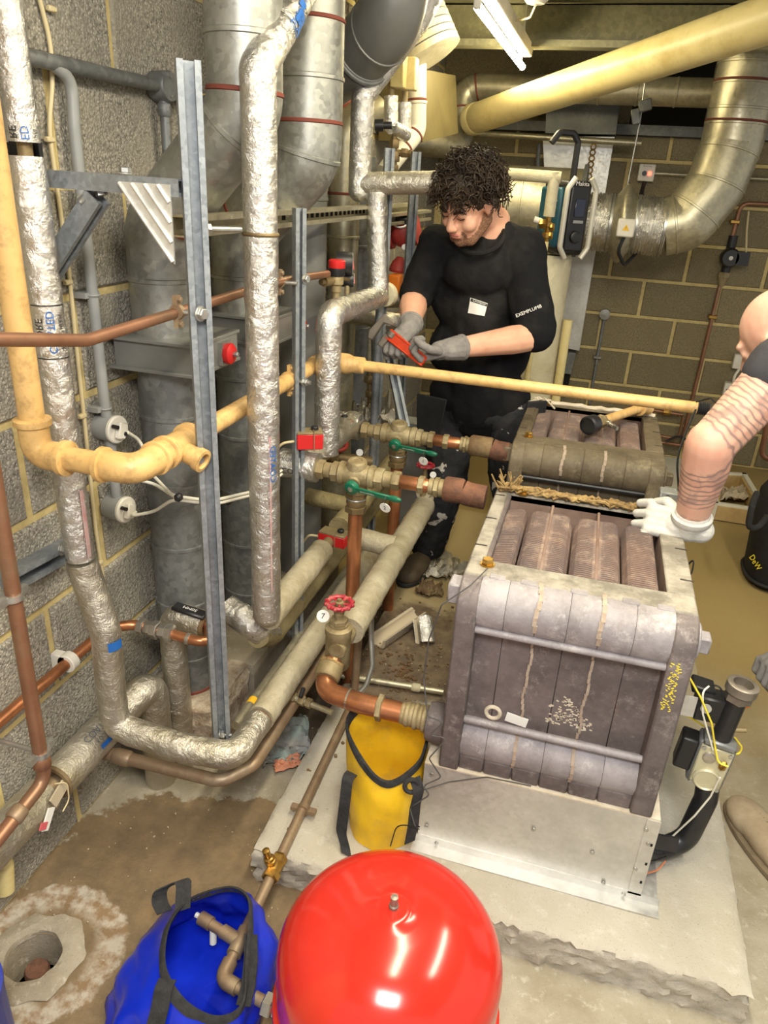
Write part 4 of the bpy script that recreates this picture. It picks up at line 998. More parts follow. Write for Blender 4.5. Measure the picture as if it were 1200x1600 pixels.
# ================================================================== header run and three-way valves
t = thing('lagged_header', 'lagged header pipe joining the two bronze three-way valves', 'pipe', (-.78, 2.1, .83))
hx = -.765
bumpfoil('lagging_run', [V((hx, 1.90, .836)), V((hx, 2.40, .826))], .041, 'foil_dull', t)
h1 = [V((PY(440, 721, 1.9).x, 1.9, .836)), V((PY(497, 731, 1.9).x, 1.9, .836))]
bumpfoil('lagging_stub', h1, .044, 'foil', t)
bumpfoil('lagging_stub', [V((PY(530, 664, 2.37).x, 2.37, .82)), V((PY(563, 668, 2.37).x, 2.37, .82))], .046, 'foil', t)
wrap_text('printed_text', 'KOOL', .017, h1[0].lerp(h1[1], .35), (1, 0, 0), (0, -.8, .6), .044, 'ink_grey', t, True, .003); wrap_text('printed_text', 'CO.', .024, h1[0].lerp(h1[1], .35), (1, 0, 0), (0, -1, -.1), .044, 'ink_black', t, True, .003)
def actuator(label, c, s, rot, cut=False):
    t = thing('valve_actuator', label, 'actuator', c)
    c = V(c); x, y, z = s
    obj('housing', MB().box(c, s, rot), 'red_plastic', t, bevel=.002)
    obj('lid', MB().box(c + rot @ V((0, 0, z / 2 + .003)), (x * .98, y * .98, .006), rot), 'bronze_dusty', t, bevel=.001)
    obj('knob', MB().lathe([(.011, 0), (.011, .008), (.009, .010), (0, .010)], c + rot @ V((x * .22, y * .1, z / 2 + .006)), rot @ V((0, 0, 1)), 16), 'black_plastic', t)
    obj('spring_clip', MB().tube([c + rot @ V((x * .15, -y / 2 - .002, -z * .6)), c + rot @ V((x * .15, -y / 2 - .002, z / 2 + .008)), c + rot @ V((x * .15, y / 2, z / 2 + .008))], .0016, 6), 'copper_aged', t)
    pipe('flex', [c + rot @ V((-x / 2, -.01, 0)), c + rot @ V((-x / 2 - .04, -.01, -.005)), c + rot @ V((-x / 2 - .08, .01, -.06))], .004, 'cable_cream', t, .03, 8)
    return t
RZ = lambda a: Matrix.Rotation(a, 3, 'Z')
actuator('red boxed thermostat strapped to the nearer end of the lagged header', PY(483, 692, 1.88) + V((0, 0, .01)), (.075, .05, .045), RZ(.5))
actuator('red boxed thermostat half hidden behind the header riser', PY(534, 672, 2.3) + V((0, 0, .01)), (.06, .05, .05), RZ(.9))
actuator('red boxed thermostat strapped low on the run beside the copper drop', PX(522, 846, -.70) + V((0, 0, .012)), (.095, .05, .038), RZ(-.12))

def three_way(y, z, px, label, tagno, tag_label):
    t = thing('three_way_valve', label, 'valve', PY(px[1], 700, y)); t.location.z = z; ORG[t.name].z = z
    X_ = lambda q: PY(q, 735, y).x
    def seg(mbx, a, b, r, six=False):
        a, b = X_(a), X_(b); c = V(((a + b) / 2, y, z)); h = b - a
        if six: mbx.hexa(c, (1, 0, 0), r, h, .1)
        else: mbx.lathe([(r * .9, -h / 2), (r, -h * .4), (r, h * .4), (r * .9, h / 2)], c, (1, 0, 0), 22)
        return mbx
    n0, n1, b0_, b1_, n2, c1, hx_, c2, f2, r1, r2 = px
    m = MB(); d = (n1 - n0) / 3
    seg(m, n0, n0 + d, .029, True); seg(m, n0 + d, n0 + 2 * d, .023); seg(m, n0 + 2 * d, n1, .030, True); obj('union', m, 'bronze_dusty', t)
    a, b = X_(b0_), X_(b1_); L = b - a; c = V(((a + b) / 2, y, z)); R_ = .036
    m = MB().lathe([(R_ * .8, -L / 2), (R_ * .96, -L * .46), (R_ * .96, -L * .36), (R_ * .84, -L * .33), (R_ * 1.08, 0), (R_ * .84, L * .33), (R_ * .96, L * .36), (R_ * .96, L * .46), (R_ * .8, L / 2)], c, (1, 0, 0), 24)
    m.lathe([(R_ * .85, 0), (R_ * .82, R_ * 1.18), (R_ * .7, R_ * 1.32), (R_ * .45, R_ * 1.34), (R_ * .4, R_ * 1.28), (0, R_ * 1.28)], c, (0, -.15, 1), 24)
    m.lathe([(R_ * .85, 0), (R_ * .8, R_ * 1.15), (R_ * .9, R_ * 1.2), (R_ * .9, R_ * 1.5)], c, (0, 0, -1), 24)
    m.lathe([(R_ * .6, 0), (R_ * .55, R_ * 1.15), (R_ * .3, R_ * 1.2)], c, (0, -1, -.35), 18)
    obj('body', m, 'bronze_dusty', t)
    m = MB(); d = (n2 - b1_) / 3
    seg(m, b1_, b1_ + d, .031, True); seg(m, b1_ + d, b1_ + 2 * d, .024); seg(m, b1_ + 2 * d, n2, .029, True); obj('union', m, 'bronze_dusty', t)
    m = MB(); seg(m, n2 - 1, c2, .0205); obj('copper_tail', m, 'copper', t)
    m = MB(); seg(m, c1, hx_, .026, True); obj('slip_nut', m, 'bronze_dusty', t)
    m = MB(); d = (f2 - c2) / 3
    seg(m, c2, c2 + d, .024); seg(m, c2 + d, c2 + 2 * d, .029, True); seg(m, c2 + 2 * d, f2, .026); obj('adapter', m, 'bronze_dusty', t)
    m = MB(); seg(m, f2, r1, .036); obj('reducing_socket', m, 'rusty_iron' if tagno == '2' else 'rust_brown', t)
    m = MB().tube(fillet([V((X_(r1) - .005, y, z)), V((X_(r1) + .012, y, z - .006)), V((X_(r2) + .012, y, z - .008))], .01), .034, 22); obj('boiler_tail', m, 'rusty_iron', t)
    # lever
    pv = c + V((0, -.052, -.022)); bar = V((1, -.18, .0)).normalized(); upv = V((0, -.35, 1)).normalized(); nrm = bar.cross(upv).normalized()
    if nrm.y > 0: nrm = -nrm
    m = MB().lathe([(.021, -.012), (.021, .004), (.017, .007), (0, .007)], pv, nrm, 22); rot = Matrix((bar, upv, nrm)).transposed()
    m.box(pv + bar * .07 + nrm * .002, (.125, .017, .007), rot); m.ball(pv + bar * .138 + nrm * .002, (.024, .010, .008), 14, 8, rot)
    lv = obj('lever', m, 'green_plastic', t, bevel=.002)
    flat_text('lever_text', 'SATCHWELL', .008, pv + bar * .055 + nrm * .006, bar, upv, 'sticker', lv)
    obj('lever_bolt', bolt(MB(), pv + nrm * .006, nrm, .006, .004), 'nickel', lv)
    tg = pv + bar * .112 + V((0, -.006, -.032))
    td = obj('number_tag', MB().lathe([(.0165, -.001), (.0165, .001)], tg, nrm, 20), 'sticker', t)
    flat_text('tag_number', tagno, .018, tg + nrm * .0012, bar, upv, 'ink_black', td)
    obj('tag_wire', MB().tube([tg + upv * .013, tg + upv * .03, tg + upv * .036 - nrm * .01], .001, 6), 'wire_grey', td)
    # copper drop to the floor
    m = MB().hexa(c - V((0, 0, .062)), (0, 0, 1), .033, .02).lathe([(.027, -.012), (.030, 0), (.027, .012)], c - V((0, 0, .085)), (0, 0, 1), 20).hexa(c - V((0, 0, .108)), (0, 0, 1), .033, .022); obj('drop_union', m, 'bronze_dark', t)
    obj('olive_ring', MB().torus(c - V((0, 0, .074)), (0, 0, 1), .027, .0035), 'zinc', t)
    pipe('copper_drop', [c - V((0, 0, .115)), V((c.x, y, PADZ if y > 2 else .02))], .0215, 'copper', t, n=20)
    return t
three_way(1.90, .834, (496, 530, 530, 587, 627, 655, 665, 672, 697, 728, 757), 'bronze three-way valve with green lever tagged 2, nearer of the pair', '2', '')
three_way(2.37, .812, (563, 593, 593, 647, 674, 688, 697, 715, 730, 765, 785), 'bronze three-way valve with green lever, farther one feeding the farther boiler', '1', '')

# return pipe with gate valve to the nearer boiler
RX, RZ_ = -.50, .50
t = thing('return_pipe', 'painted lagged return pipe with red wheel valve and copper bend into the nearer boiler', 'pipe', (RX, 1.9, .4))
bumpfoil('lagging', [V((RX, 1.60, RZ_)), V((RX, 2.50, RZ_ + .002))], .041, 'lagging', t, amp=.0025)
pipe('bare_pipe', [V((RX, 1.50, RZ_)), V((RX, 1.62, RZ_))], .022, 'bronze_dusty', t)
gv = V((-.508, 1.535, .49))
m = MB().lathe([(.031, -.06), (.034, -.055), (.034, .04), (.036, .045), (.036, .062), (.026, .068), (.026, .075)], gv, (0, 0, 1), 22); m.hexa(gv + V((0, 0, .082)), (0, 0, 1), .025, .014).lathe([(.011, .08), (.011, .10), (.014, .102), (.014, .125), (.008, .127), (.008, .14)], gv, (0, 0, 1), 14)
m.lathe([(.03, -.075), (.034, -.07), (.034, -.04), (.03, -.036)], gv + V((0, -.02, -.01)), (0, 1, .45), 20)
obj('gate_valve', m, 'bronze_dusty', t)
m = MB().tube([gv + V((-.003, -.05, -.035)), gv + V((0, -.035, -.02))], .033, 18, bump=.003, bs=90); obj('sealed_joint', m, 'rope_seal', t)
wz = gv + V((0, 0, .135)); m = MB().torus(wz, (0, 0, 1), .031, .0062, 30, 10)
for k in range(12):
    a = k * math.pi / 6; m.ball(wz + V((math.cos(a) * .0355, math.sin(a) * .0355, 0)), .0055, 8, 6)
for k in range(5):
    a = k * math.pi * 2 / 5; m.tube([wz, wz + V((math.cos(a) * .03, math.sin(a) * .03, 0))], .0035, 6)
hw = obj('hand_wheel', m, 'red_wheel', t); obj('wheel_hub', MB().lathe([(.012, -.004), (.012, .004), (.006, .006), (.006, .012), (0, .012)], wz, (0, 0, 1), 12), 'bronze_dusty', hw)
tg = wz + V((-.034, -.028, -.03)); td = obj('number_tag', MB().lathe([(.0165, -.001), (.0165, .001)], tg, (.3, -1, .3), 20), 'sticker', t); flat_text('tag_number', '7', .02, tg + V((.3, -1, .3)).normalized() * .0014, (1, .3, 0), (0, .3, 1), 'ink_black', td)
iy, iz = 1.41, .428
path = fillet([gv + V((0, -.03, -.03)), V((-.51, 1.42, iz)), V((-.36, iy, iz)), V((-.25, iy, iz))], .05, 10)
pipe('copper_bend', [gv + V((0, -.035, -.022)), V((-.512, 1.425, iz)), V((-.40, iy, iz)), V((-.285, iy, iz))], .0262, 'copper', t, .065, 22)
collar('solder_band', V((-.435, iy + .006, iz)), (1, -.1, 0), .0275, .006, 'nickel', t, .05)
obj('pipe_nut', MB().hexa((-.352, iy, iz), (1, 0, 0), .034, .016), 'bronze_dusty', t)
m = MB()
for k, r_ in enumerate((.027, .031, .029, .033, .030, .034)): m.lathe([(r_ * .92, -.006), (r_, -.003), (r_, .003), (r_ * .92, .006)], (-.292 + .011 * k, iy, iz), (1, 0, 0), 22)
obj('boiler_adapter', m, 'bronze_dusty', t)
m = MB().lathe([(.03, 0), (.046, .004), (.05, .02), (.05, .05)], (-.232, iy, iz - .004), (1, 0, 0), 22); obj('boiler_flange', m, 'cast_iron', t)
# upper gate valve on the same return, in front of the man's legs
t = thing('gate_valve', 'small gate valve with dark red wheel in front of the mans legs', 'valve', (RX, 2.5, .5))
vw = PY(665, 727, 2.5); m = MB().lathe([(.012, -.13), (.014, -.10), (.020, -.095), (.02, -.07), (.012, -.06), (.008, -.05), (.008, 0)], vw, (0, 0, 1), 16); obj('body', m, 'bronze_dusty', t)
bumpfoil('lagged_elbow', [V((RX, 2.49, RZ_ + .0)), V((RX, 2.53, RZ_ + .04)), vw - V((0, 0, .11))], .03, 'lagging', t, fil=.03)
m = MB().torus(vw, (0, 0, 1), .028, .006, 26, 8)
for k in range(10): m.ball(vw + V((math.cos(k * .628) * .032, math.sin(k * .628) * .032, 0)), .005, 8, 6)
for k in range(4): m.tube([vw, vw + V((math.cos(k * 1.57) * .028, math.sin(k * 1.57) * .028, 0))], .0035, 6)
obj('hand_wheel', m, 'red_wheel', t)
obj('number_tag', MB().lathe([(.012, -.001), (.012, .001)], vw + V((.035, -.02, -.025)), (.2, -1, .3), 16), 'sticker', t)
# third small valve and pipe farther back
t = thing('gate_valve', 'old gate valve with dull red wheel behind the nearer green lever', 'valve', (-.70, 2.35, .6))
vv = PY(528, 695, 2.55); m = MB().tube([PY(500, 712, 2.5), PY(580, 722, 2.6)], .022, 14); m.hexa(PY(525, 717, 2.53), (1, .1, 0), .03, .03).lathe([(.013, -.05), (.013, 0)], vv, (.1, -.2, 1), 12); obj('body', m, 'bronze_dark', t)
m = MB().torus(vv, (.1, -.4, 1), .034, .008, 24, 8)
for k in range(4): m.tube([vv, vv + V((math.cos(k * 1.57) * .03, math.sin(k * 1.57) * .03, 0))], .004, 6)
obj('hand_wheel', m, 'red_faded', t)
obj('number_tag', MB().lathe([(.013, -.001), (.013, .001)], PY(562, 707, 2.45), (.2, -1, .3), 16), 'sticker', t)
t = thing('lagged_pipe', 'stub of dull lagged pipe under the nearer three-way valve', 'pipe', PY(500, 780, 2.2))
bumpfoil('lagging', [PY(480, 775, 2.25), PY(545, 790, 2.25)], .03, 'lagging_yellow', t)

# ================================================================== sectional boilers
def make_boiler(label, dx, dy, mats, front):
    mi, ml, mr = mats
    o = V((dx, dy, 0)); x0, x1, yf, yk = -.182, .305, 1.335, 1.925; zt = .852; ry, rz_, rr = 1.398, .795, .060
    t = thing('sectional_boiler', label, 'boiler', V((.06 + dx, 1.62 + dy, PADZ)))
    def B(name, mb, m, par=None, **k):
        mb.v = [v + o for v in mb.v]; return obj(name, mb, m, par or t, **k)
    # sheet steel base
    bx0, bx1, by0, by1, bz = -.215, .325, 1.338, 1.90, .355
    pn = B('base_panel', MB().bx(bx0, bx1, by0, by0 + .003, PADZ + .004, bz), 'sheet_steel', smooth=0)
    B('base_panel', MB().bx(bx0, bx1, by1 - .003, by1, PADZ + .004, bz), 'sheet_steel', smooth=0)
    B('base_panel', MB().bx(bx0, bx0 + .003, by0 + .003, by1 - .003, PADZ + .004, bz), 'sheet_steel', smooth=0)
    B('base_side', MB().bx(bx1 - .003, bx1, by0 + .003, by0 + .05, PADZ + .004, bz).bx(bx1 - .003, bx1, by1 - .06, by1, PADZ + .004, bz).bx(bx1 - .003, bx1, by0 + .05, by1 - .06, bz - .06, bz), 'sheet_steel', smooth=0)
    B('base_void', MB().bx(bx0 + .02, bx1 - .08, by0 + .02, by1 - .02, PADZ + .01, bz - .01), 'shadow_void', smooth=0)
    B('base_top', MB().bx(bx0, bx1, by0, by1, bz, bz + .004), 'joint_putty', smooth=0)
    B('floor_angle', MB().bx(bx0 - .01, bx1 + .045, by0 - .036, by0, PADZ, PADZ + .003).bx(bx0 - .01, bx1 + .045, by0 - .003, by0, PADZ, PADZ + .026), 'sheet_steel', smooth=0)
    B('floor_angle', MB().bx(bx1, bx1 + .045, by0, by1, PADZ, PADZ + .003), 'sheet_steel', smooth=0)
    B('corner_strip', MB().bx(bx1 - .028, bx1 + .002, by0 - .003, by0, PADZ + .02, bz), 'sheet_steel', smooth=0)
    for sx_, sz_ in ((.30, .325), (.30, .20), (bx0 + .02, .33), (bx0 + .02, .16), (.24, .13), (.06, .24), (.20, .215), (bx0 + .05, PADZ + .012), (.29, PADZ + .012), (.312, .285)):
        B('screw', MB().lathe([(.0055, 0), (.005, .002), (0, .003)], (sx_, by0 - .003, sz_), (0, -1, 0), 10), 'zinc', pn)
    for sz_ in (.16, .22, .28): B('slot_hole', MB().bx(bx1 - .008, bx1 - .003, by0 - .0036, by0 - .003, sz_, sz_ + .008), 'shadow_void', pn)
    # end sections: flat cheeks with a rounded top front corner
    def cheek(xa, xb, m):
        poly = [(yf, .36), (yf, rz_)]
        for k in range(9):
            a = math.pi - k * math.pi / 16; poly.append((ry + (ry - yf) * math.cos(a), rz_ + (zt - rz_) * math.sin(a)))
        poly += [(yk, zt), (yk, .36)]
        return MB().prism(poly, (xa, 0, 0), (0, 1, 0), (0, 0, 1), (xb - xa, 0, 0))
    B('end_section', cheek(x0, x0 + .046, None), mi, bevel=.005, bseg=2); B('end_section', cheek(x1 - .048, x1, None), mi, bevel=.005, bseg=2)
    # header rolls in sections, top and bottom
    js = [x0 + .044, -.078, -.012, .052, .118, .184, x1 - .046]
    for a, b in zip(js, js[1:]):
        g = .0004
        B('top_header', MB().lathe([(rr - .0012, a + g), (rr, a + g + .003), (rr, b - g - .003), (rr - .0012, b - g)], (0, ry, rz_), (1, 0, 0), 28), ml)
        B('bottom_header', MB().lathe([(.054, a + g), (.055, a + g + .003), (.055, b - g - .003), (.054, b - g)], (0, ry - .006, .433), (1, 0, 0), 26), ml)
        B('foot', MB().bx(a + g, b - g, yf + .012, yf + .06, .358, .40), mi, bevel=.004)
        B('front_panel', MB().bx(a + g, b - g, ry - .012, ry + .03, .44, .78), mi, bevel=.0012)
    for k, xj in enumerate((-.012, .118)):
        m = MB()
        for i in range(16):
            zz = .50 + i * .0155; m.box((xj + .006 * noise.noise(V((i * .3, k, 0))), ry - .014, zz), (.006 + .003 * noise.noise(V((i, k, 5))), .004, .015), RZ(.2))
        B('putty_seam', m, 'joint_tan')
        m = MB()
        for i in range(9):
            a = math.radians(10 + i * 17); m.box((xj + .004 * noise.noise(V((i * .4, k, 9))), ry - math.cos(a - .35) * (rr + .0005), rz_ + math.sin(a - .35) * (rr + .0005)), (.009 + .012 * noise.noise(V((i, k, 1))), .003, .020), Matrix.Rotation(-(a - .35), 3, 'X'))
        B('putty_seam', m, 'joint_tan')
        m = MB()
        for i in range(6):
            a = math.radians(-30 + i * 20); m.box((xj + .004 * noise.noise(V((i * .4, k, 19))), ry - .006 - math.cos(a) * .0555, .433 + math.sin(a) * .0555), (.007 + .008 * noise.noise(V((i, k, 31))), .003, .022), Matrix.Rotation(-a, 3, 'X'))
        B('putty_seam', m, 'joint_tan')
    # tie rods
    for zz, yy in ((.748, 1.352), (.503, 1.352)):
        B('tie_rod', MB().tube([(x0 + .04, yy, zz), (x1 - .04, yy, zz)], .0085, 14), 'cast_iron_light' if front else 'black_steel')
    # lugs on the ends of the top header
    B('header_plug', MB().box((x0 - .012, ry + .005, rz_ + .012), (.03, .05, .05)), ml, bevel=.004); B('header_plug', MB().lathe([(.04, 0), (.04, .008)], (x1, ry, rz_), (1, 0, 0), 20).box((x1 + .018, ry, rz_), (.026, .036, .036)), ml, bevel=.003)
    # rim around the open top
    ox0, ox1, oy0, oy1 = -.146, .246, 1.475, 1.885
    B('top_rim', MB().bx(x0 + .002, x1 - .002, ry, oy0, zt - .02, zt + .004), mr, bevel=.004); B('top_rim', MB().bx(x0 + .002, x1 - .002, oy1, yk - .002, zt - .02, zt + .004), mr, bevel=.004)
    B('top_rim', MB().bx(x0 + .002, ox0, oy0, oy1, zt - .02, zt + .004), mr, bevel=.003); B('top_rim', MB().bx(ox1, x1 - .002, oy0, oy1, zt - .02, zt + .004), mr, bevel=.003)
    for sx_ in (x0 + .018, x1 - .012):
        for yy in (1.54, 1.70, 1.86): B('rim_notch', MB().bx(sx_ - .016, sx_ + .012, yy, yy + .003, zt + .0035, zt + .006), 'cast_iron_dark', smooth=0)
    # inside walls and fins
    m = MB().bx(ox0 - .006, ox0, oy0, oy1, .60, zt - .002).bx(ox1, ox1 + .006, oy0, oy1, .60, zt - .002).bx(ox0, ox1, oy1, oy1 + .006, .60, zt - .002).bx(ox0, ox1, oy0 - .006, oy0, .60, zt - .002).bx(ox0, ox1, oy0, oy1, .60, .606)
    B('inner_wall', m, 'inner_iron', smooth=0)
    for (a, b, rib) in ((-.143, -.083, .0), (-.079, .036, 1), (.041, .156, 1), (.161, .238, .0)):
        nf = 36; nx = 13; vs = []; fs = []; ys = []
        p_ = (oy1 - .05 - oy0 - .012) / nf
        for i in range(nf):
            yy = oy0 + .012 + i * p_; ys += [(yy, -.004), (yy + p_ * .18, .0062), (yy + p_ * .50, .0062), (yy + p_ * .68, -.004)]
        for yy, h in ys:
            for k in range(nx):
                u = k / (nx - 1); xx = a + (b - a) * u
                e = abs(2 * u - 1); zz = .848 - .034 * e ** 9 - (1 - u if (not rib and a < 0) else 0) * .012
                if rib and abs(u - .5) < .09: hh = .003; zz += .002
                else: hh = h
                if yy > oy1 - .075: zz -= (yy - (oy1 - .075)) * .6
                vs.append((xx, yy, zz - .0045 + hh))
        for i in range(len(ys) - 1):
            for k in range(nx - 1): q = i * nx + k; fs.append((q, q + 1, q + nx + 1, q + nx))
        m = MB().add(vs, fs); m.bx(a + .004, b - .004, oy0 + .012, oy1 - .055, .62, .78)
        fb = B('fin_block', m, 'fin_iron', smooth=25)
        if rib: B('centre_rib', MB().bx((a + b) / 2 - .004, (a + b) / 2 + .004, oy0 + .006, oy1 - .02, .80, .850), 'inner_iron', fb, bevel=.002)
    # rope seal on the back rim
    m = MB(); q = random.Random(4 if front else 8)
    if front:
        for s_ in range(13):
            pts = [V((x0 + .01 + i * .0165, oy1 + .014 + q.uniform(-.016, .018), zt + .007 + q.uniform(0, .014))) for i in range(29)]
            m.tube(pts, q.uniform(.003, .006), 6)
        for s_ in range(26):
            c = V((x0 + .005 + q.uniform(0, .05), oy1 + .012 + q.uniform(-.012, .016), zt + .01)); m.tube([c, c + V((q.uniform(-.03, .03), q.uniform(-.02, .02), q.uniform(.01, .05)))], .0022, 5)
        B('rope_seal', m, 'rope_seal')
    else:
        pts = [V((x0 + .05 + i * .025, oy1 + .02 + q.uniform(-.004, .004), zt + .006 + q.uniform(0, .006))) for i in range(18)]; m.tube(pts, .009, 7, bump=.003, bs=60); B('rope_seal', m, 'joint_putty')
        m = MB()
        for s_ in range(6):
            c = V((x0 + .05, oy1 + .015, zt + .014)); m.tube(fillet([c, c + V((q.uniform(-.05, .05), q.uniform(-.05, .02), .012)), c + V((q.uniform(-.06, .07), q.uniform(-.08, .0), -.01))], .02), .0035, 6)
        B('string', m, 'joint_putty')
    for (bx_, by__) in ((x0 + .045, ry + .052), (x0 + .075, oy1 + .012)):
        B('brass_plug', MB().lathe([(.017, 0), (.017, .004)], (bx_, by__, zt + .003), (0, 0, 1), 16).hexa((bx_, by__, zt + .013), (0, 0, 1), .013, .014), 'brass')
    # flaked ridges cast over the header
    for xx in (x0 + .06, -.055, .05, .155, .225):
        B('cast_ridge', MB().box((xx + .015, ry + .006, rz_ + rr - .001), (.036, .02, .006)), ml, bevel=.002)
    if front:
        m = MB(); q = random.Random(3)
        for i in range(150):
            u, v_ = q.uniform(0, 1), q.uniform(0, 1)
            if v_ > 1 - abs(u - .35) * 1.1: continue
            m.box((.045 + u * .10, ry - .0125, .515 + v_ * .085), (.006, .0010, .0028), Matrix.Rotation(q.uniform(-.5, .5), 3, 'Y'))
        B('chalk_marks', m, 'joint_putty')
        m = MB()
        for i in range(70): m.box((x1 - .03 + q.uniform(-.012, .010), yf - .0004, .655 + i * .0017), (.0045, .0012, .0016), Matrix.Rotation(q.uniform(-.8, .8), 3, 'Y'))
        B('yellow_crayon', m, 'wire_yellow')
        B('paper_scrap', MB().box((-.02, ry - .016, .508), (.05, .003, .024), Matrix.Rotation(.15, 3, 'Y')), 'sticker'); B('pipe_stub', MB().torus((-.075, ry - .014, .512), (0, 1, 0), .016, .005), 'joint_putty')
    return t
bl = make_boiler('nearer cast iron sectional boiler with open finned top on sheet steel base', 0, 0, ('cast_iron', 'cast_iron_light', 'boiler_rim'), True)
bf = make_boiler('farther dusty cast iron sectional boiler with the yellow offcut on top', -.008, .962, ('cast_iron_dusty', 'cast_iron_dusty', 'cast_iron_dusty'), False)

# sensor wire looping off the nearer boiler
t = thing('sensor_wire', 'thin grey sensor wire trailing from the nearer boilers brass plug over the yellow bag', 'wire', PZ(762, 890, .86))
pipe('wire', [PZ(762, 888, .87), PY(735, 915, 1.33), PY(690, 945, 1.31), PY(670, 1000, 1.33), PY(662, 1060, 1.33), PY(668, 1120, 1.30), PY(695, 1128, 1.30), PY(668, 1150, 1.29), PY(700, 1152, 1.29), PY(670, 1185, 1.28), PY(690, 1215, 1.29), PY(660, 1228, 1.28), PY(672, 1242, 1.28), PY(640, 1262, 1.27), PY(648, 1290, 1.25), PY(655, 1296, 1.25)], .0016, 'wire_grey', t, .012, 6)
pipe('wire', [PY(660, 1235, 1.3), PY(700, 1222, 1.33), PY(760, 1214, 1.333), PY(830, 1228, 1.333)], .0016, 'wire_grey', t, .03, 6)
pipe('wire', [PY(656, 1292, 1.25), PY(620, 1288, 1.25), PY(610, 1322, 1.24)], .0016, 'wire_black', t, .03, 6)

# ================================================================== gas valve and burner pipe beside the nearer boiler
t = thing('gas_valve', 'burner gas valve on a bent black pipe beside the nearer boilers base', 'valve', (.445, 1.5, .1))
gx, gyv = .445, 1.50
G = lambda x, y, d=0: PY(x, y, gyv + d)
pipe('burner_pipe', [V((.26, 1.47, .155)), V((.375, 1.47, .145)), G(1072, 1312), G(1103, 1248), G(1106, 1225)], .027, 'black_steel', t, [.03, .05, .06], 20)
obj('pipe_bracket', MB().box(PY(1035, 1316, 1.42), (.07, .006, .045), Matrix.Rotation(-.1, 3, 'Y')), 'black_steel', t)
vb = G(1110, 1192); up_ = (G(1140, 1120) - vb).normalized(); fr = V((-.1, -1, .25)); fr = (fr - up_ * fr.dot(up_)).normalized(); sd = fr.cross(up_) * -1
rot = Matrix((sd, -fr, up_)).transposed()
obj('valve_casting', MB().box(vb + fr * -.015, (.082, .055, .125), rot), 'alu_casting', t, bevel=.008, bseg=2)
fp = obj('face_plate', MB().box(vb + fr * .016, (.070, .012, .118), rot), 'cream_casting', t, bevel=.003)
obj('dial', MB().lathe([(.031, 0), (.031, .006), (.027, .009), (.024, .006), (.0, .006)], vb + fr * .022 - up_ * .030, fr, 28), 'cream_casting', t)
obj('regulator', MB().lathe([(.014, 0), (.014, .004), (.010, .006), (0, .004)], vb + fr * .022 + up_ * .030 - sd * .012, fr, 20), 'nickel', t)
obj('test_nipple', MB().hexa(vb + fr * .027 + up_ * .02 + sd * .02, (sd * .2 + up_ * .9 + fr * .6), .0085, .01).lathe([(.006, 0), (.006, .024), (.004, .025)], vb + fr * .022 + up_ * .018 + sd * .02, (up_ * .9 + fr * .6), 12), 'brass', t)
for a, b in ((-1, -1), (1, -1), (1, 1), (-1, 1)): obj('screw', MB().lathe([(.005, 0), (.005, .003), (0, .004)], vb + fr * .022 + sd * a * .029 + up_ * b * .052, fr, 10), 'zinc', t)
obj('side_coil', MB().box(vb - sd * .058 - fr * .01 + up_ * .01, (.04, .05, .09), rot), 'black_plastic', t, bevel=.006, bseg=2)
obj('inlet_flange', MB().box(vb + up_ * .072, (.07, .055, .016), rot), 'alu_casting', t, bevel=.004)
p0_, p1_ = vb + up_ * .075, G(1153, 1090)
pipe('inlet_pipe', [p0_, p1_], .0215, 'black_steel', t, n=20)
ud = (p1_ - p0_).normalized()
obj('union_nut', MB().hexa(p1_ + ud * .004, ud, .030, .022), 'tool_steel', t)
m = MB().lathe([(.028, .015), (.034, .018), (.034, .038), (.031, .040), (.022, .040), (.021, .02), (.0, .02)], p1_, ud, 26); obj('threaded_socket', m, 'tool_steel', t)
obj('test_point', MB().tube([G(1140, 1140), G(1166, 1141)], .006, 12), 'bronze_dusty', t); obj('orange_cap', MB().tube([G(1157, 1103), G(1170, 1099)], .0085, 12), 'orange_plastic', t)
obj('mounting_plate', MB().box(PY(1075, 1103, 1.5), (.10, .003, .055)), 'sheet_steel', t, smooth=0)
obj('igniter_box', MB().box(PY(1112, 1102, 1.52), (.075, .05, .065)), 'black_plastic', t, bevel=.004); obj('igniter_lid', MB().box(PY(1098, 1072, 1.54), (.05, .05, .02), Matrix.Rotation(.15, 3, 'Y')), 'black_plastic', t, bevel=.003)
obj('igniter_label', MB().lathe([(.012, 0), (.012, .002), (0, .002)], PY(1103, 1107, 1.492), (0, -1, .1), 18), 'sheet_steel', t)
for pts, mt in (([(1077, 1058, -.02), (1095, 1090, -.03), (1112, 1130, -.035), (1117, 1165, -.03), (1122, 1192, -.04), (1138, 1198, -.045)], 'wire_yellow'), ([(1068, 1115, 0), (1090, 1128, .02), (1100, 1135, .03)], 'wire_yellow'), ([(1148, 1152, 0), (1160, 1168, .01), (1155, 1178, .01), (1148, 1178, .0)], 'wire_yellow'), ([(1108, 1072, .0), (1098, 1080, -.02), (1098, 1115, -.03), (1112, 1165, -.03), (1114, 1172, -.03)], 'cable_white'), ([(1125, 1215, -.05), (1110, 1245, -.04), (1085, 1275, -.04), (1058, 1300, -.03), (1045, 1312, -.03)], 'cable_white'), ([(1108, 1070, 0), (1125, 1072, -.01), (1131, 1088, -.01)], 'wire_black'), ([(1040, 1345, -.06), (1028, 1360, -.07), (1005, 1366, -.1)], 'wire_orange'), ([(1042, 1338, -.06), (1022, 1345, -.07), (1008, 1345, -.1)], 'wire_black')):
    pipe('wire', [G(*p) for p in pts], .0022, mt, t, .03, 6)

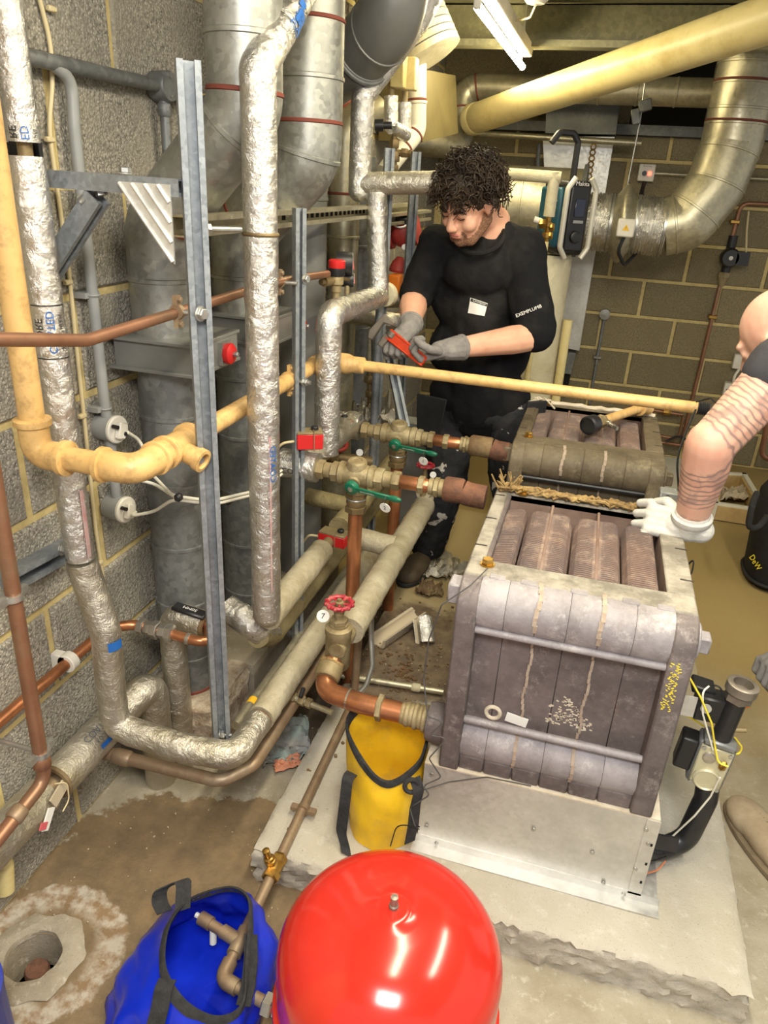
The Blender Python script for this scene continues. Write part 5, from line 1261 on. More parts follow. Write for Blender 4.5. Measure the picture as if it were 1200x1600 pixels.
# ================================================================== pad pipe, hose and small branch
t = thing('drain_pipe', 'aged copper pipe clipped along the pad to the red vessel through a brass cock', 'pipe', (-.515, 1.3, .12))
pv_ = V((-.516, 1.085, .137))
pipe('pipe', [V((-.53, 1.80, .40)), V((-.525, 1.76, .14)), V((-.515, 1.16, .122)), V((-.514, .96, .112)), V((-.514, .862, .11)), V((-.385, .842, .11))], .0125, 'copper_aged', t, [.05, .05, .05, .035])
obj('drain_cock', MB().hexa((-.515, 1.155, .122), (0, 1, .05), .020, .022).hexa((-.515, 1.11, .120), (0, 1, .05), .021, .02).lathe([(.016, -.03), (.018, -.02), (.018, .02), (.016, .03)], (-.515, 1.132, .121), (0, 1, 0), 16).lathe([(.012, 0), (.012, .03), (.008, .032), (.009, .055), (.005, .057), (.0, .058)], (-.522, 1.132, .125), (-.25, -.1, 1), 14).hexa((-.525, 1.131, .144), (-.25, -.1, 1), .015, .01), 'brass', t)
ringclamp('pipe_clip', V((-.515, 1.315, .127)), (0, 1, 0), .0128, (1, 0, 0), 'copper_aged', t, .014)
obj('tee', MB().tube([(-.514, .975, .112), (-.514, .915, .111)], .0165, 16).tube([(-.514, .945, .112), (-.56, .955, .114)], .015, 14), 'copper_aged', t)
obj('tee_branch', MB().tube([(-.55, .952, .113), (-.60, .962, .116)], .0115, 14).lathe([(.015, 0), (.015, .03), (.008, .031)], (-.59, .96, .116), (-1, .2, .05), 14), 'copper_aged', t)
obj('branch_tap', MB().lathe([(.006, 0), (.006, .012)], (-.62, .966, .118), (-1, .2, .05), 8).lathe([(.008, 0), (.008, .03), (.006, .032)], (-.583, .955, .105), (.1, -.3, -1), 10), 'sticker', t)
obj('elbow', MB().tube(fillet([(-.514, .90, .111), (-.514, .862, .11), (-.475, .855, .11)], .03), .0165, 16), 'copper_aged', t)
obj('vessel_union', MB().hexa((-.40, .844, .11), (1, -.1, 0), .024, .022).hexa((-.378, .843, .11), (1, -.1, 0), .020, .02), 'nickel', t)
t = thing('braided_hose', 'short braided hose looping down beside the copper drop', 'hose', (-.48, 1.75, .2))
pipe('hose', [V((-.495, 1.80, .46)), PY(580, 1000, 1.78), PY(582, 1040, 1.75), PY(572, 1072, 1.72), PY(553, 1090, 1.70)], .008, 'zinc', t, .05, 10)
obj('coupling', MB().hexa((-.495, 1.80, .465), (0, 0, 1), .013, .02).hexa((-.495, 1.80, .44), (0, 0, 1), .012, .014), 'bronze_dusty', t)
t = thing('small_pipe', 'thin grey pipe crossing the dirt between the lagged run and the nearer boiler', 'pipe', (-.5, 1.9, .12))
pipe('pipe', [V((-.66, 1.885, .118)), V((-.27, 1.92, .118))], .011, 'galvanised_warm', t)
collar('coupling', V((-.36, 1.912, .118)), (1, .09, 0), .0145, .03, 'cream_lagging', t)
t = thing('lever_valve', 'small brass lever valve branching off the floor lagged run', 'valve', (-.6, 1.50, .29))
lv0, lv1 = V((-.665, 1.555, .275)), V((-.52, 1.535, .268))
pipe('pipe', [lv0, lv1], .0085, 'galvanised_warm', t)
m = MB()
for q_ in (.15, .35, .5): m.hexa(lv0.lerp(lv1, q_), lv1 - lv0, .015, .018)
obj('body', m, 'bronze_dusty', t); obj('lever', MB().box(lv0.lerp(lv1, .35) + V((0, 0, .028)), (.012, .03, .012), Matrix.Rotation(.6, 3, 'X')), 'black_plastic', t, bevel=.003)

# ================================================================== bags
def closed(pts, n):
    m = len(pts); out = []
    for i in range(n):
        s = i * m / n; k = int(s); u = s - k; p0, p1, p2, p3 = [V(pts[(k + j - 1) % m]) for j in range(4)]
        out.append(.5 * ((2 * p1) + (p2 - p0) * u + (2 * p0 - 5 * p1 + 4 * p2 - p3) * u * u + (3 * p1 - p0 - 3 * p2 + p3) * u ** 3))
    return out
def bag(t, rim, base, mat, floor_z, n=56, rows=14, wr=.006, bulge=.02, inner=.012):
    R_, B_ = closed(rim, n), closed(base, n); c = sum(B_, V((0, 0, 0))) / n; cr = sum(R_, V((0, 0, 0))) / n
    def wall(off):
        g = []
        for j in range(rows + 1):
            u = j / rows; row = []
            for i in range(n):
                p = R_[i].lerp(B_[i], u); ctr = cr.lerp(c, u); d = p - ctr; d.z *= .2
                L = d.length; d.normalize()
                k = math.sin(u * math.pi) * bulge + wr * math.sin(min(1, u * 3) * 1.57) * (noise.noise(p * 16) + .6 * noise.noise(p * 34))
                q = p + d * (k - off * min(1.0, u * 4 + .15)); q.z = max(q.z, floor_z + (.006 if off else .001)); row.append(q)
            g.append(row)
        return g
    out, inn = wall(0), wall(inner); m = MB(); vs = [p for r in out for p in r]; fs = []
    for j in range(rows):
        for i in range(n): a = j * n + i; b = j * n + (i + 1) % n; fs.append((a, a + n, b + n, b))
    fs.append(tuple(range(rows * n, rows * n + n))); m.add(vs, fs); obj('outer_skin', m, mat, t, smooth=70)
    m = MB(); vs = [p for r in inn for p in r]; fs = []
    for j in range(rows):
        for i in range(n): a = j * n + i; b = j * n + (i + 1) % n; fs.append((a, b, b + n, a + n))
    vs.append(sum(inn[-1], V((0, 0, 0))) / n); fs += [(rows * n + i, rows * n + (i + 1) % n, (rows + 1) * n) for i in range(n)]
    m.add(vs, fs); obj('inner_skin', m, mat, t, smooth=70)
    # bound rim
    m = MB(); w0 = 1; vs = []; fs = []
    for i in range(n):
        d = (R_[i] - cr); d.z = 0; d.normalize(); lo = out[w0][i] + d * .003
        vs += [inn[1][i] - d * .001, R_[i] + V((0, 0, .004)) - d * .002, R_[i] + d * .004 + V((0, 0, .002)), lo]
    for i in range(n):
        for k in range(3): a = i * 4 + k; b = ((i + 1) % n) * 4 + k; fs.append((a, b, b + 1, a + 1))
    m.add(vs, fs); obj('rim_band', m, 'webbing', t, smooth=60)
    return out
def strap(name, pts, wv, t, th=.003, mat='webbing'):
    p = fillet(pts, .03, 6); m = MB(); vs = []; fs = []; wv = V(wv) if not isinstance(wv, list) else wv
    for i, q in enumerate(p):
        w_ = wv if not isinstance(wv, list) else V(wv[0]).lerp(V(wv[1]), i / (len(p) - 1))
        d = (p[min(i + 1, len(p) - 1)] - p[max(i - 1, 0)]).normalized(); nn = d.cross(w_).normalized() * th
        vs += [q - w_ / 2 - nn / 2, q + w_ / 2 - nn / 2, q + w_ / 2 + nn / 2, q - w_ / 2 + nn / 2]
    for i in range(len(p) - 1):
        for k in range(4): a = i * 4 + k; b = i * 4 + (k + 1) % 4; fs.append((a, b, b + 4, a + 4))
    fs += [(3, 2, 1, 0), tuple(len(vs) - 4 + k for k in range(4))]
    m.add(vs, fs); return obj(name, m, mat, t, smooth=50)
# yellow bucket bag on the pad
t = thing('tool_bag', 'yellow bucket tool bag with black webbing rim on the pad beside the boiler base', 'bag', (-.31, 1.38, PADZ))
rim = [PY(542, 1130, 1.41), PY(572, 1195, 1.33), PY(606, 1222, 1.315), PY(645, 1200, 1.335), PY(662, 1172, 1.40), PY(650, 1150, 1.47), PY(605, 1112, 1.50), PY(560, 1105, 1.48)]
rim[4].x = rim[3].x + .012
rim[5] = V((-.24, 1.47, .375)); rim[6] = V((-.32, 1.495, .385)); rim[7] = V((-.40, 1.475, .395))
base = [V((-.312 + .088 * math.cos(a), 1.372 + .10 * math.sin(a), PADZ + .001)) for a in [math.pi + k * math.pi / 4 for k in range(8)]]
bag(t, rim, base, 'yellow_pvc', PADZ, wr=.006, bulge=.008)
strap('handle_strap', [PY(550, 1208, 1.33), PY(543, 1215, 1.30), PY(538, 1260, 1.275), PY(533, 1300, 1.262), V((-.378, 1.248, .115)), V((-.37, 1.235, PADZ + .004))], (.028, -.004, -.004), t)
strap('handle_strap', [PY(648, 1215, 1.295), PY(655, 1235, 1.275), PY(648, 1262, 1.275), PY(645, 1290, 1.268), PY(640, 1316, 1.262)], (.022, .012, .01), t)
obj('strap_loop', MB().torus(PY(643, 1228, 1.28), (.4, -1, .3), .016, .006, 20, 8), 'webbing', t)
# blue bag on the floor
t = thing('tool_bag', 'collapsed blue vinyl tool bag with black rim on the wet floor', 'bag', (-.6, .9, 0))
rim = [PZ(352, 1388, .19), PZ(300, 1405, .20), PZ(268, 1440, .20), PZ(257, 1490, .185), PZ(265, 1530, .17), PZ(295, 1570, .15), PZ(340, 1590, .145), PZ(378, 1570, .16), PZ(385, 1500, .175), PZ(390, 1420, .185), PZ(380, 1395, .185)]
base = [V((-.50, 1.02, .002)), V((-.62, 1.06, .002)), V((-.72, 1.0, .002)), V((-.755, .90, .002)), V((-.75, .80, .002)), V((-.70, .73, .002)), V((-.58, .70, .002)), V((-.47, .73, .002)), V((-.44, .82, .002)), V((-.44, .92, .002)), V((-.46, .98, .002))]
bag(t, rim, base, 'blue_pvc', 0, n=66, rows=16, wr=.020, bulge=.03, inner=.014)
q0 = PZ(285, 1420, .2)
strap('handle_loop', [q0 + V((.0, .0, -.005)), q0 + V((-.02, .045, .03)), PZ(268, 1382, .215), PZ(250, 1390, .20), PZ(248, 1408, .175), q0 + V((-.045, .0, -.03))], (.028, .016, .008), t)
strap('side_strap', [PZ(262, 1530, .168), PZ(255, 1545, .165), PZ(250, 1575, .14), PZ(238, 1620, .10)], (.036, .004, .006), t)
strap('side_strap', [PZ(392, 1460, .176), PZ(392, 1500, .17), PZ(388, 1540, .16), PZ(380, 1572, .15)], (.03, .0, .01), t)

# ================================================================== red expansion vessel
vc = V((-.164, .842, 0))
t = thing('expansion_vessel', 'glossy red domed expansion vessel standing in front of the pad', 'vessel', vc)
prof = [(.02, .052), (.10, .06), (.16, .085), (.19, .125), (.20, .17), (.20, .245)]
m = MB().lathe(prof, vc, (0, 0, 1), 72); obj('lower_shell', m, 'red_vessel', t, smooth=60)
m = MB().lathe([(.20, .243), (.207, .245), (.208, .252), (.207, .259), (.20, .262)], vc, (0, 0, 1), 72); obj('seam_flange', m, 'red_vessel', t)
prof = [(.2, .26), (.2, .365)]
for k in range(1, 15):
    a = math.pi / 2 * k / 16; prof.append((.2 * math.cos(a) ** .85, .365 + .128 * math.sin(a)))
prof += [(.036, .4935), (.032, .4955), (.026, .4975), (.021, .4970), (.012, .4975), (.0, .4975)]
m = MB().lathe(prof, vc, (0, 0, 1), 72); obj('upper_shell', m, 'red_vessel', t, smooth=60)
m = MB().lathe([(.0085, .495), (.0085, .503), (.0065, .505), (.0065, .522), (.0, .523)], vc, (0, 0, 1), 14); obj('air_valve', m, 'tool_steel', t)
for k in range(3):
    a = 2.1 * k + .5; d = V((math.cos(a), math.sin(a), 0)); m = MB().box(vc + d * .15 + V((0, 0, .045)), (.045, .006, .09), RZ(a)); m.box(vc + d * .165 + V((0, 0, .003)), (.05, .035, .006), RZ(a)); obj('foot', m, 'red_vessel', t)
obj('inlet', MB().lathe([(.022, 0), (.022, .03), (.014, .03), (.014, .05)], vc + V((-.185, 0, .11)), (-1, 0, 0), 16), 'red_vessel', t)

# ================================================================== things on the floor
def crumple(name, c, s, mat, label, cat, seed, rot=0, flat=.5, parent=None, n=18):
    m = MB(); vs = []; fs = []; q = V((seed * 3.1, seed, 0))
    for j in range(n + 1):
        for i in range(n + 1):
            u, v_ = i / n - .5, j / n - .5; p = V((u * s[0], v_ * s[1], 0)); k = V((u * 3, v_ * 3, 0)) + q
            p += V((noise.noise(k), noise.noise(k + V((9, 0, 0))), 0)) * s[0] * .22
            p.z = abs(s[2] * (noise.noise(k * 1.3) + .7 * noise.noise(k * 2.9) + .4 * noise.noise(k * 6))) + .004
            vs.append(V(c) + RZ(rot) @ p)
    for j in range(n):
        for i in range(n): a = j * (n + 1) + i; fs.append((a, a + 1, a + n + 2, a + n + 1))
    m.add(vs, fs); o = obj(name, m, mat, parent, smooth=35)
    if not parent: tag(o, label, cat)
    so = o.modifiers.new('thickness', 'SOLIDIFY'); so.thickness = .002; so.offset = 1
    return o
p = PZ(690, 890, .11); crumple('foil_scrap', p, (.19, .20, .045), 'foil_old', 'crumpled foil lagging scraps on the floor beside the nearer boiler', 'scrap', 3, .4)
p = PZ(672, 925, .11); crumple('lagging_scrap', p, (.10, .08, .05), 'rust_brown', 'dark torn lagging scrap beside the nearer boiler plug', 'scrap', 8, .2)
def shell(label, a, b, r, mat, mat2, a0, a1):
    t = thing('lagging_shell', label, 'insulation', (V(a) + V(b)) / 2); u, w_, d = frame(V(b) - V(a)); L = (V(b) - V(a)).length
    for nm, ri, ro, mt in (('foil_skin', r, r + .0015, mat), ('foam_core', r - .011, r - .0003, mat2)):
        vs = []; fs = []; n = 14
        for e in (0, 1):
            for k in range(n + 1):
                an = a0 + (a1 - a0) * k / n; dr = u * math.cos(an) + w_ * math.sin(an)
                jag = .01 * noise.noise(V((k * .7, e * 5, 2)))
                vs += [V(a) + d * (L * e + jag) + dr * ri, V(a) + d * (L * e + jag) + dr * ro]
        q = 2 * (n + 1)
        for k in range(n):
            i = 2 * k; fs += [(i + 1, i + 3, q + i + 3, q + i + 1), (i, q + i, q + i + 2, i + 2), (i, i + 2, i + 3, i + 1), (q + i, q + i + 1, q + i + 3, q + i + 2)]
        fs += [(0, 1, q + 1, q), (2 * n, q + 2 * n, q + 2 * n + 1, 2 * n + 1)]
        obj(nm, MB().add(vs, fs), mt, t, smooth=50)
shell('long half shell of foil faced pipe lagging lying on the dirt', PZ(590, 1000, .13), PZ(655, 955, .14), .036, 'foil', 'wood_plaster', -.3, 3.3)
shell('short curled piece of foil faced lagging standing open on the dirt', PZ(665, 1005, .105), PZ(660, 965, .17), .034, 'foil', 'wood_plaster', -2.2, 2.8)
t = thing('rag', 'wet grey rag with an orange scrap lying beside the pad', 'rag', PZ(440, 1170, 0))
crumple('cloth', PZ(440, 1160, .002), (.17, .22, .035), 'rag', '', '', 5, .5, parent=t)
for o_ in t.children:
    for v in o_.data.vertices: v.co -= V(t.location) * 0
crumple('orange_scrap', PZ(450, 1195, .012), (.08, .04, .015), 'rag_orange', '', '', 6, .6, parent=t)
q = random.Random(11); m = MB()
for i in range(340):
    x, y = q.uniform(-1.05, -.25), q.uniform(.75, 2.6)
    z = PADZ + .001 if (x > -.59 and y > 1.2) else 0
    if x < -.86 and y > 1.45 or (V((x, y, 0)) - V((DC.x, DC.y, 0))).length < .1: continue
    s = q.uniform(.0012, .0030); m.box((x, y, z + s * .4), (s, s * q.uniform(.6, 2), s * .8), RZ(q.uniform(0, 3)))
o_ = obj('grit', m, 'wood_plaster', None, smooth=0); tag(o_, 'pale grit and chips scattered over the wet floor and pad', 'grit', kind='stuff')
m = MB()
for i in range(260):
    a, d = q.uniform(0, 6.28), q.gauss(0, .12); x, y = -.42 + math.cos(a) * abs(d) * 1.2, 2.0 + math.sin(a) * abs(d) * 2.2
    s = q.uniform(.003, .010); m.box((x, y, PADZ + s * .35), (s, s * q.uniform(.6, 1.6), s * .7), RZ(q.uniform(0, 3)))
o_ = obj('rust_flakes', m, 'rust_brown', None, smooth=0); tag(o_, 'dark rust flakes and dirt between the lagged run and the boilers', 'dirt', kind='stuff')
t = tag(obj('plastic_pipe', MB().tube(fillet([PX(-25, 1350, -1.05), PX(6, 1345, -1.05), PX(8, 1392, -1.05)], .03), .02, 16), 'cream_pipe'), 'stub of cream plastic pipe at the very edge by the drain', 'pipe')
dr_ = PZ(-20, 1590, .2)
t = tag(obj('blue_drum', MB().lathe([(.10, 0), (.10, .23), (.103, .235), (.103, .25), (.09, .255), (0, .255)], (dr_.x - .075, dr_.y - .02, 0), (0, 0, 1), 28), 'blue_drum'), 'edge of a blue drum in the lower corner by the drain', 'drum')

# ================================================================== ceiling level
n0, n1 = PZ(745, 10, 2.15), PZ(812, 100, 2.15); lx = -.525
t = thing('ceiling_light', 'lit fluorescent batten under the roof beam', 'light', (lx, 3.5, 2.36))
y0, y1 = 2.80, 4.02
obj('body', MB().bx(lx - .0, lx + .055, y0, y1, 2.175, 2.225), 'white_plastic', t, bevel=.004); 
for yy in (y0 + .012, y1 - .012): obj('lampholder', MB().bx(lx - .012, lx + .012, yy - .01, yy + .01, 2.14, 2.185), 'white_plastic', t, bevel=.004)
obj('fluorescent_tube', MB().tube([(lx, y0 + .02, 2.150), (lx, y1 + .12, 2.150)], .0145, 14), 'tube_glow', t)
for yy in (3.0, 3.85): obj('hanger', MB().bx(lx + .02, lx + .03, yy, yy + .02, 2.22, 2.39), 'zinc', t)
t = thing('ceiling_rose', 'white round ceiling rose with looping flex beside the light', 'fitting', PZ(838, 2, 2.24))
cr_ = PZ(838, -2, 2.22); obj('rose', MB().lathe([(.045, .0), (.045, -.02), (.03, -.035), (.0, -.036)], cr_ + V((0, 0, .02)), (0, 0, 1), 24), 'white_plastic', t)
obj('mount', MB().bx(cr_.x - .01, cr_.x + .01, cr_.y - .01, cr_.y + .01, cr_.z + .01, 2.40), 'galvanised_dark', t)
pipe('flex', [cr_ + V((0, 0, -.02)), PZ(828, 28, 2.2), PZ(800, 33, 2.2), V((lx + .05, cr_.y + .25, 2.21))], .004, 'cable_cream', t, .08, 8)
t = thing('cream_pipe', 'large cream painted pipe slanting across under the ceiling', 'pipe', PY(970, 120, 3.7))
c0, c1 = PY(738, 187, 4.42), PY(1195, 32, 3.1); c2 = c1 + (c1 - c0) * 1.0
obj('pipe', MB().tube([c0, c1, c2], .0745, 30), 'cream_pipe', t); obj('end_socket', MB().lathe([(.078, 0), (.078, .05), (.0745, .055)], c0, c1 - c0, 30), 'cream_pipe', t)
# boxes, small foil pots and valves high behind the header
t = thing('actuator_box', 'pair of cream actuator boxes on foil jacketed pots high behind the foil riser', 'actuator', PY(630, 130, 3.0))
for (x, y, yy, w_) in ((623, 112, 2.95, .05), (640, 116, 3.0, .055)):
    obj('box', MB().box(PY(x, y, yy), (w_, .05, .105)), 'cream_pipe', t, bevel=.004)
for (x, ya, yb, yy) in ((611, 150, 198, 2.95), (632, 160, 210, 3.05)):
    a, b = PY(x, ya, yy), PY(x, yb, yy); bumpfoil('foil_pot', [a, b], .026, 'foil', t); pipe('stem', [a, a + V((0, 0, .05))], .012, 'bronze_dusty', t)
bumpfoil('foil_pot_link', [PY(611, 198, 2.95), PY(634, 210, 3.05)], .026, 'foil', t)
obj('valve_tree', MB().tube([PY(616, 210, 2.98), PY(616, 272, 2.98)], .011, 12).hexa(PY(616, 225, 2.98), (0, 0, 1), .019, .03).hexa(PY(616, 245, 2.98), (0, 0, 1), .022, .035).hexa(PY(616, 262, 2.98), (0, 0, 1), .016, .02).tube([PY(616, 238, 2.98), PY(645, 241, 2.98)], .012, 12).hexa(PY(632, 239, 2.98), (1, 0, 0), .018, .024).hexa(PY(642, 240, 2.98), (1, 0, 0), .015, .016), 'bronze_dark', t)
obj('black_plug', MB().lathe([(.02, 0), (.02, .03), (.012, .03), (.012, .06)], PY(586, 196, 2.8), (1, .2, .05), 16), 'black_plastic', t)
t = thing('sheet_duct', 'yellowed tapering sheet metal duct box behind the white duct', 'duct', PY(690, 160, 3.9))
a = PY(668, 118, 3.55); b = PY(712, 205, 4.5); c_ = PY(668, 205, 3.55)
m = MB(); qd = [PY(660, 108, 3.6), PY(712, 118, 4.2), PY(716, 208, 4.2), PY(660, 222, 3.6)]; m.add(qd + [V((-1.09, p.y + .05, p.z)) for p in qd], [(3, 2, 1, 0), (4, 5, 6, 7), (0, 1, 5, 4), (1, 2, 6, 5), (2, 3, 7, 6), (3, 0, 4, 7)]); obj('box', m, 'tan_sheet', t, smooth=0)
# red flanged valve set beside the man
t = thing('strainer', 'red painted flanged strainer with hanging tag behind the strut posts', 'valve', PY(628, 370, 3.05))
c_ = PY(630, 362, 3.05)
obj('body', MB().ball(c_, (.055, .05, .06), 16, 10).lathe([(.06, -.06), (.06, -.045)], c_, (1, 0, .2), 18).lathe([(.06, .045), (.06, .06)], c_, (1, 0, .2), 18), 'red_faded', t); obj('cover', MB().lathe([(.05, 0), (.05, .02), (.0, .02)], PY(632, 345, 3.05), (.2, -.2, 1), 20), 'black_steel', t)
obj('white_tie', MB().torus(PY(624, 350, 3.0), (.2, -.4, 1), .025, .004), 'sticker', t); obj('tag', MB().lathe([(.011, -.001), (.011, .001)], PY(632, 386, 2.98), (.2, -1, .2), 14), 'sticker', t)
obj('side_pipe', MB().tube([PY(600, 368, 3.05), c_], .012, 10).hexa(PY(612, 367, 3.05), (1, 0, 0), .02, .025), 'bronze_dusty', t)
t = thing('pump_head', 'orange plastic pump head low behind the mans sleeve', 'pump', PY(618, 442, 3.0)); obj('body', MB().box(PY(618, 443, 3.0), (.05, .06, .075)), 'orange_plastic', t, bevel=.008, bseg=2)
obj('flange', MB().lathe([(.035, 0), (.04, .01), (.03, .04), (.012, .06)], PY(622, 425, 3.05), (.1, 0, 1), 16), 'red_faded', t)
pipe('pipe', [PY(600, 470, 3.05), PY(650, 468, 3.05)], .03, 'foil_dull', t)
t = thing('lever_tap', 'small tap with red lever above the foil pipe behind the wrench', 'tap', PY(624, 500, 2.8)); obj('lever', MB().tube([PY(610, 497, 2.8), PY(622, 492, 2.8), PY(640, 496, 2.8)], .008, 8), 'red_plastic', t); obj('stem', MB().lathe([(.01, -.03), (.01, .01)], PY(624, 497, 2.8), (0, 0, 1), 10), 'bronze_dusty', t)
t = thing('valve_tree', 'dusty greenish valves on thin pipes beside the dark strut post', 'valve', PY(580, 630, 2.9))
m = MB(); 
for (x, y) in ((578, 592), (580, 615), (577, 640)): m.hexa(PY(x, y, 2.9), (0, 0, 1), .026, .03).hexa(PY(x + 7, y + 3, 2.9), (1, 0, .2), .018, .03)
m.tube([PY(578, 570, 2.9), PY(578, 660, 2.9)], .012, 10); obj('bodies', m, 'bronze_dark', t)
crumple('foil_wrap', PY(585, 660, 2.75), (.16, .12, .10), 'foil_dull', '', '', 12, .2, parent=t)
for (xa, xb, mt, r_) in ((540, 536, 'copper_dull', .012), (585, 588, 'strut_steel', .016)): pipe('riser', [PY(xa, 500, 2.95), PY(xb, 700, 2.95)], r_, mt, t)
pipe('post', [PY(594, 470, 2.66), PY(578, 790, 2.66)], .015, 'strut_steel', t)
t = tag(obj('grey_cabinet', MB().box(PY(655, 740, 3.35), (.22, .10, .55)), 'grey_plastic', bevel=.006), 'plain grey cabinet behind the mans knee', 'cabinet')
t.location.z += 0
# ================================================================== back wall plant
t = thing('air_duct', 'flat rectangular galvanised air duct standing against the back wall', 'duct', (-.25, 4.95, .6))
def slab(pts, y0_, y1_, mat, name):
    m = MB(); f_ = [PY(x, y, y0_) for x, y in pts]; n = len(f_); m.add(f_ + [V((p.x, y1_, p.z)) for p in f_], [tuple(range(n)), tuple(range(2 * n - 1, n - 1, -1))] + [(i, i + n, (i + 1) % n + n, (i + 1) % n) for i in range(n)]); return obj(name, m, mat, t, smooth=0)
slab([(855, 150), (970, 150), (962, 210), (852, 208)], 4.85, 5.06, 'galvanised_dark', 'upper_box')
slab([(848, 212), (960, 214), (905, 548), (862, 540)], 4.88, 5.06, 'sheet_steel', 'tapered_duct')
slab([(853, 545), (900, 552), (892, 585), (848, 578)], 4.87, 5.06, 'galvanised_dark', 'lower_collar')
slab([(858, 578), (892, 582), (886, 612), (852, 608)], 4.90, 5.06, 'shadow_void', 'grille')
obj('corner_angle', MB().tube([PY(842, 225, 4.87), PY(838, 290, 4.87)], .012, 8), 'galvanised_dark', t)
t = tag(obj('support_rail', MB().tube([PY(735, 208, 4.75), PY(1002, 224, 4.75)], .017, 14), 'galvanised_warm'), 'galvanised rail crossing in front of the flat air duct', 'rail')
t = thing('hanging_band', 'perforated steel hanging band dropping from the rail to the tank end', 'strap', PY(925, 250, 4.6))
a, b = PY(928, 225, 4.72), PY(918, 290, 4.45)
for k in range(7): obj('link', MB().torus(a.lerp(b, (k + .5) / 7), (0, 1, .2), .014, .004, 14, 6), 'brass', t)
ty = 4.3
t = thing('horizontal_tank', 'galvanised horizontal air handling drum behind the radio', 'tank', PY(860, 330, ty))
tc = PY(910, 331, ty); tr = .205
duct(t, [V((-.75, ty, tc.z)), V((tc.x - .02, ty, tc.z))], tr, 'galvanised_warm', [.5], n=40)
obj('end_flange', MB().lathe([(tr, -.02), (tr + .022, -.02), (tr + .022, 0), (.12, .0), (.12, .012)], V((tc.x, ty, tc.z)), (1, 0, 0), 40), 'galvanised_dark', t)
def flex(label, xa, xb, zc, r):
    t = thing('flexible_duct', label, 'duct', (xa, ty, zc)); n = 44; m = MB(); pts = [V((xa + (xb - xa) * i / n, ty, zc)) for i in range(n + 1)]
    obj('foil_sleeve', m.tube(pts, [r + (.006 if i % 4 in (1, 2) else 0) for i in range(n + 1)], 34, bump=.006, bs=34), 'foil', t, smooth=30)
    for xx in (xa + .012, xb - .012): obj('clamp_band', MB().lathe([(r + .008, -.006), (r + .009, .006)], (xx, ty, zc), (1, 0, 0), 34), 'zinc', t)
fz = PY(972, 350, ty).z; fr_ = .138
xs = [PY(q_, 345, ty).x for q_ in (916, 958, 990, 1042)]
flex('crinkled foil flexible duct between the drum and the fan', tc.x, xs[1], fz, fr_); flex('crinkled foil flexible duct between the fan and the spiral elbow', xs[2], xs[3], fz, fr_)
t = thing('duct_fan', 'round in-line duct fan with white terminal box and warning triangle', 'fan', ((xs[1] + xs[2]) / 2, ty, fz))
xm = (xs[1] + xs[2]) / 2; hw_ = (xs[2] - xs[1]) / 2
obj('casing', MB().lathe([(fr_ - .005, -hw_ - .01), (fr_ + .01, -hw_ + .01), (fr_ + .045, -.018), (fr_ + .055, -.006), (fr_ + .055, .006), (fr_ + .045, .018), (fr_ + .01, hw_ - .01), (fr_ - .005, hw_ + .01)], (xm, ty, fz), (1, 0, 0), 44), 'galvanised_warm', t)
tb = PY(978, 356, ty - .21); obj('terminal_box', MB().box(tb, (.085, .05, .085)), 'white_plastic', t, bevel=.006)
m = MB().prism([(-.017, -.012), (.017, -.012), (0, .018)], tb + V((0, -.0262, 0)), (1, 0, 0), (0, 0, 1), (0, -.0006, 0)); wt = obj('warning_triangle', m, 'warning_yellow', t); flat_text('warning_mark', '!', .018, tb + V((0, -.0275, .001)), (1, 0, 0), (0, 0, 1), 'ink_black', wt)
obj('box_bracket', MB().bx(tb.x - .02, tb.x + .02, tb.y + .02, ty - fr_, tb.z - .02, tb.z + .02), 'galvanised_dark', t)
pipe('fan_cable', [tb + V((0, .0, -.04)), PY(965, 392, ty - .2), PY(975, 415, ty - .1), PY(995, 395, ty + .1), PY(1000, 330, ty + .4), PY(1006, 285, 4.99)], .009, 'black_rubber', t, .08, 10)
pipe('drop_rod', [PY(978, 300, ty), PY(1000, 190, ty), PY(1009, 120, ty)], .004, 'zinc', t); hb = PY(1008, 165, ty)
obj('hanger_bracket', MB().box(hb, (.06, .05, .05), Matrix.Rotation(-.3, 3, 'Y')).box(hb + V((-.035, 0, -.05)), (.04, .04, .07), Matrix.Rotation(-.3, 3, 'Y')), 'galvanised_dark', t, bevel=.004)
t = thing('spiral_duct', 'galvanised segmented elbow duct rising from the fan to the ceiling', 'duct', PY(1080, 340, ty + .1))
e_ = [V((xs[3] - .01, ty, fz)), PY(1072, 347, ty), PY(1118, 290, ty + .02), PY(1143, 225, ty + .05), PY(1165, 100, ty + .1)]
V_ = [p.copy() for p in e_]; top = V_[3].copy(); V_[4] = V((V_[3].x + .01, ty + .05, 2.42))
at_, tot_ = duct(t, V_, .145, 'galvanised_warm', [.05, .16, .30, .44, .56, .62, .72, .80, .9], fil=[.08, .10, .06], n=40, sealed=(.57, .73))
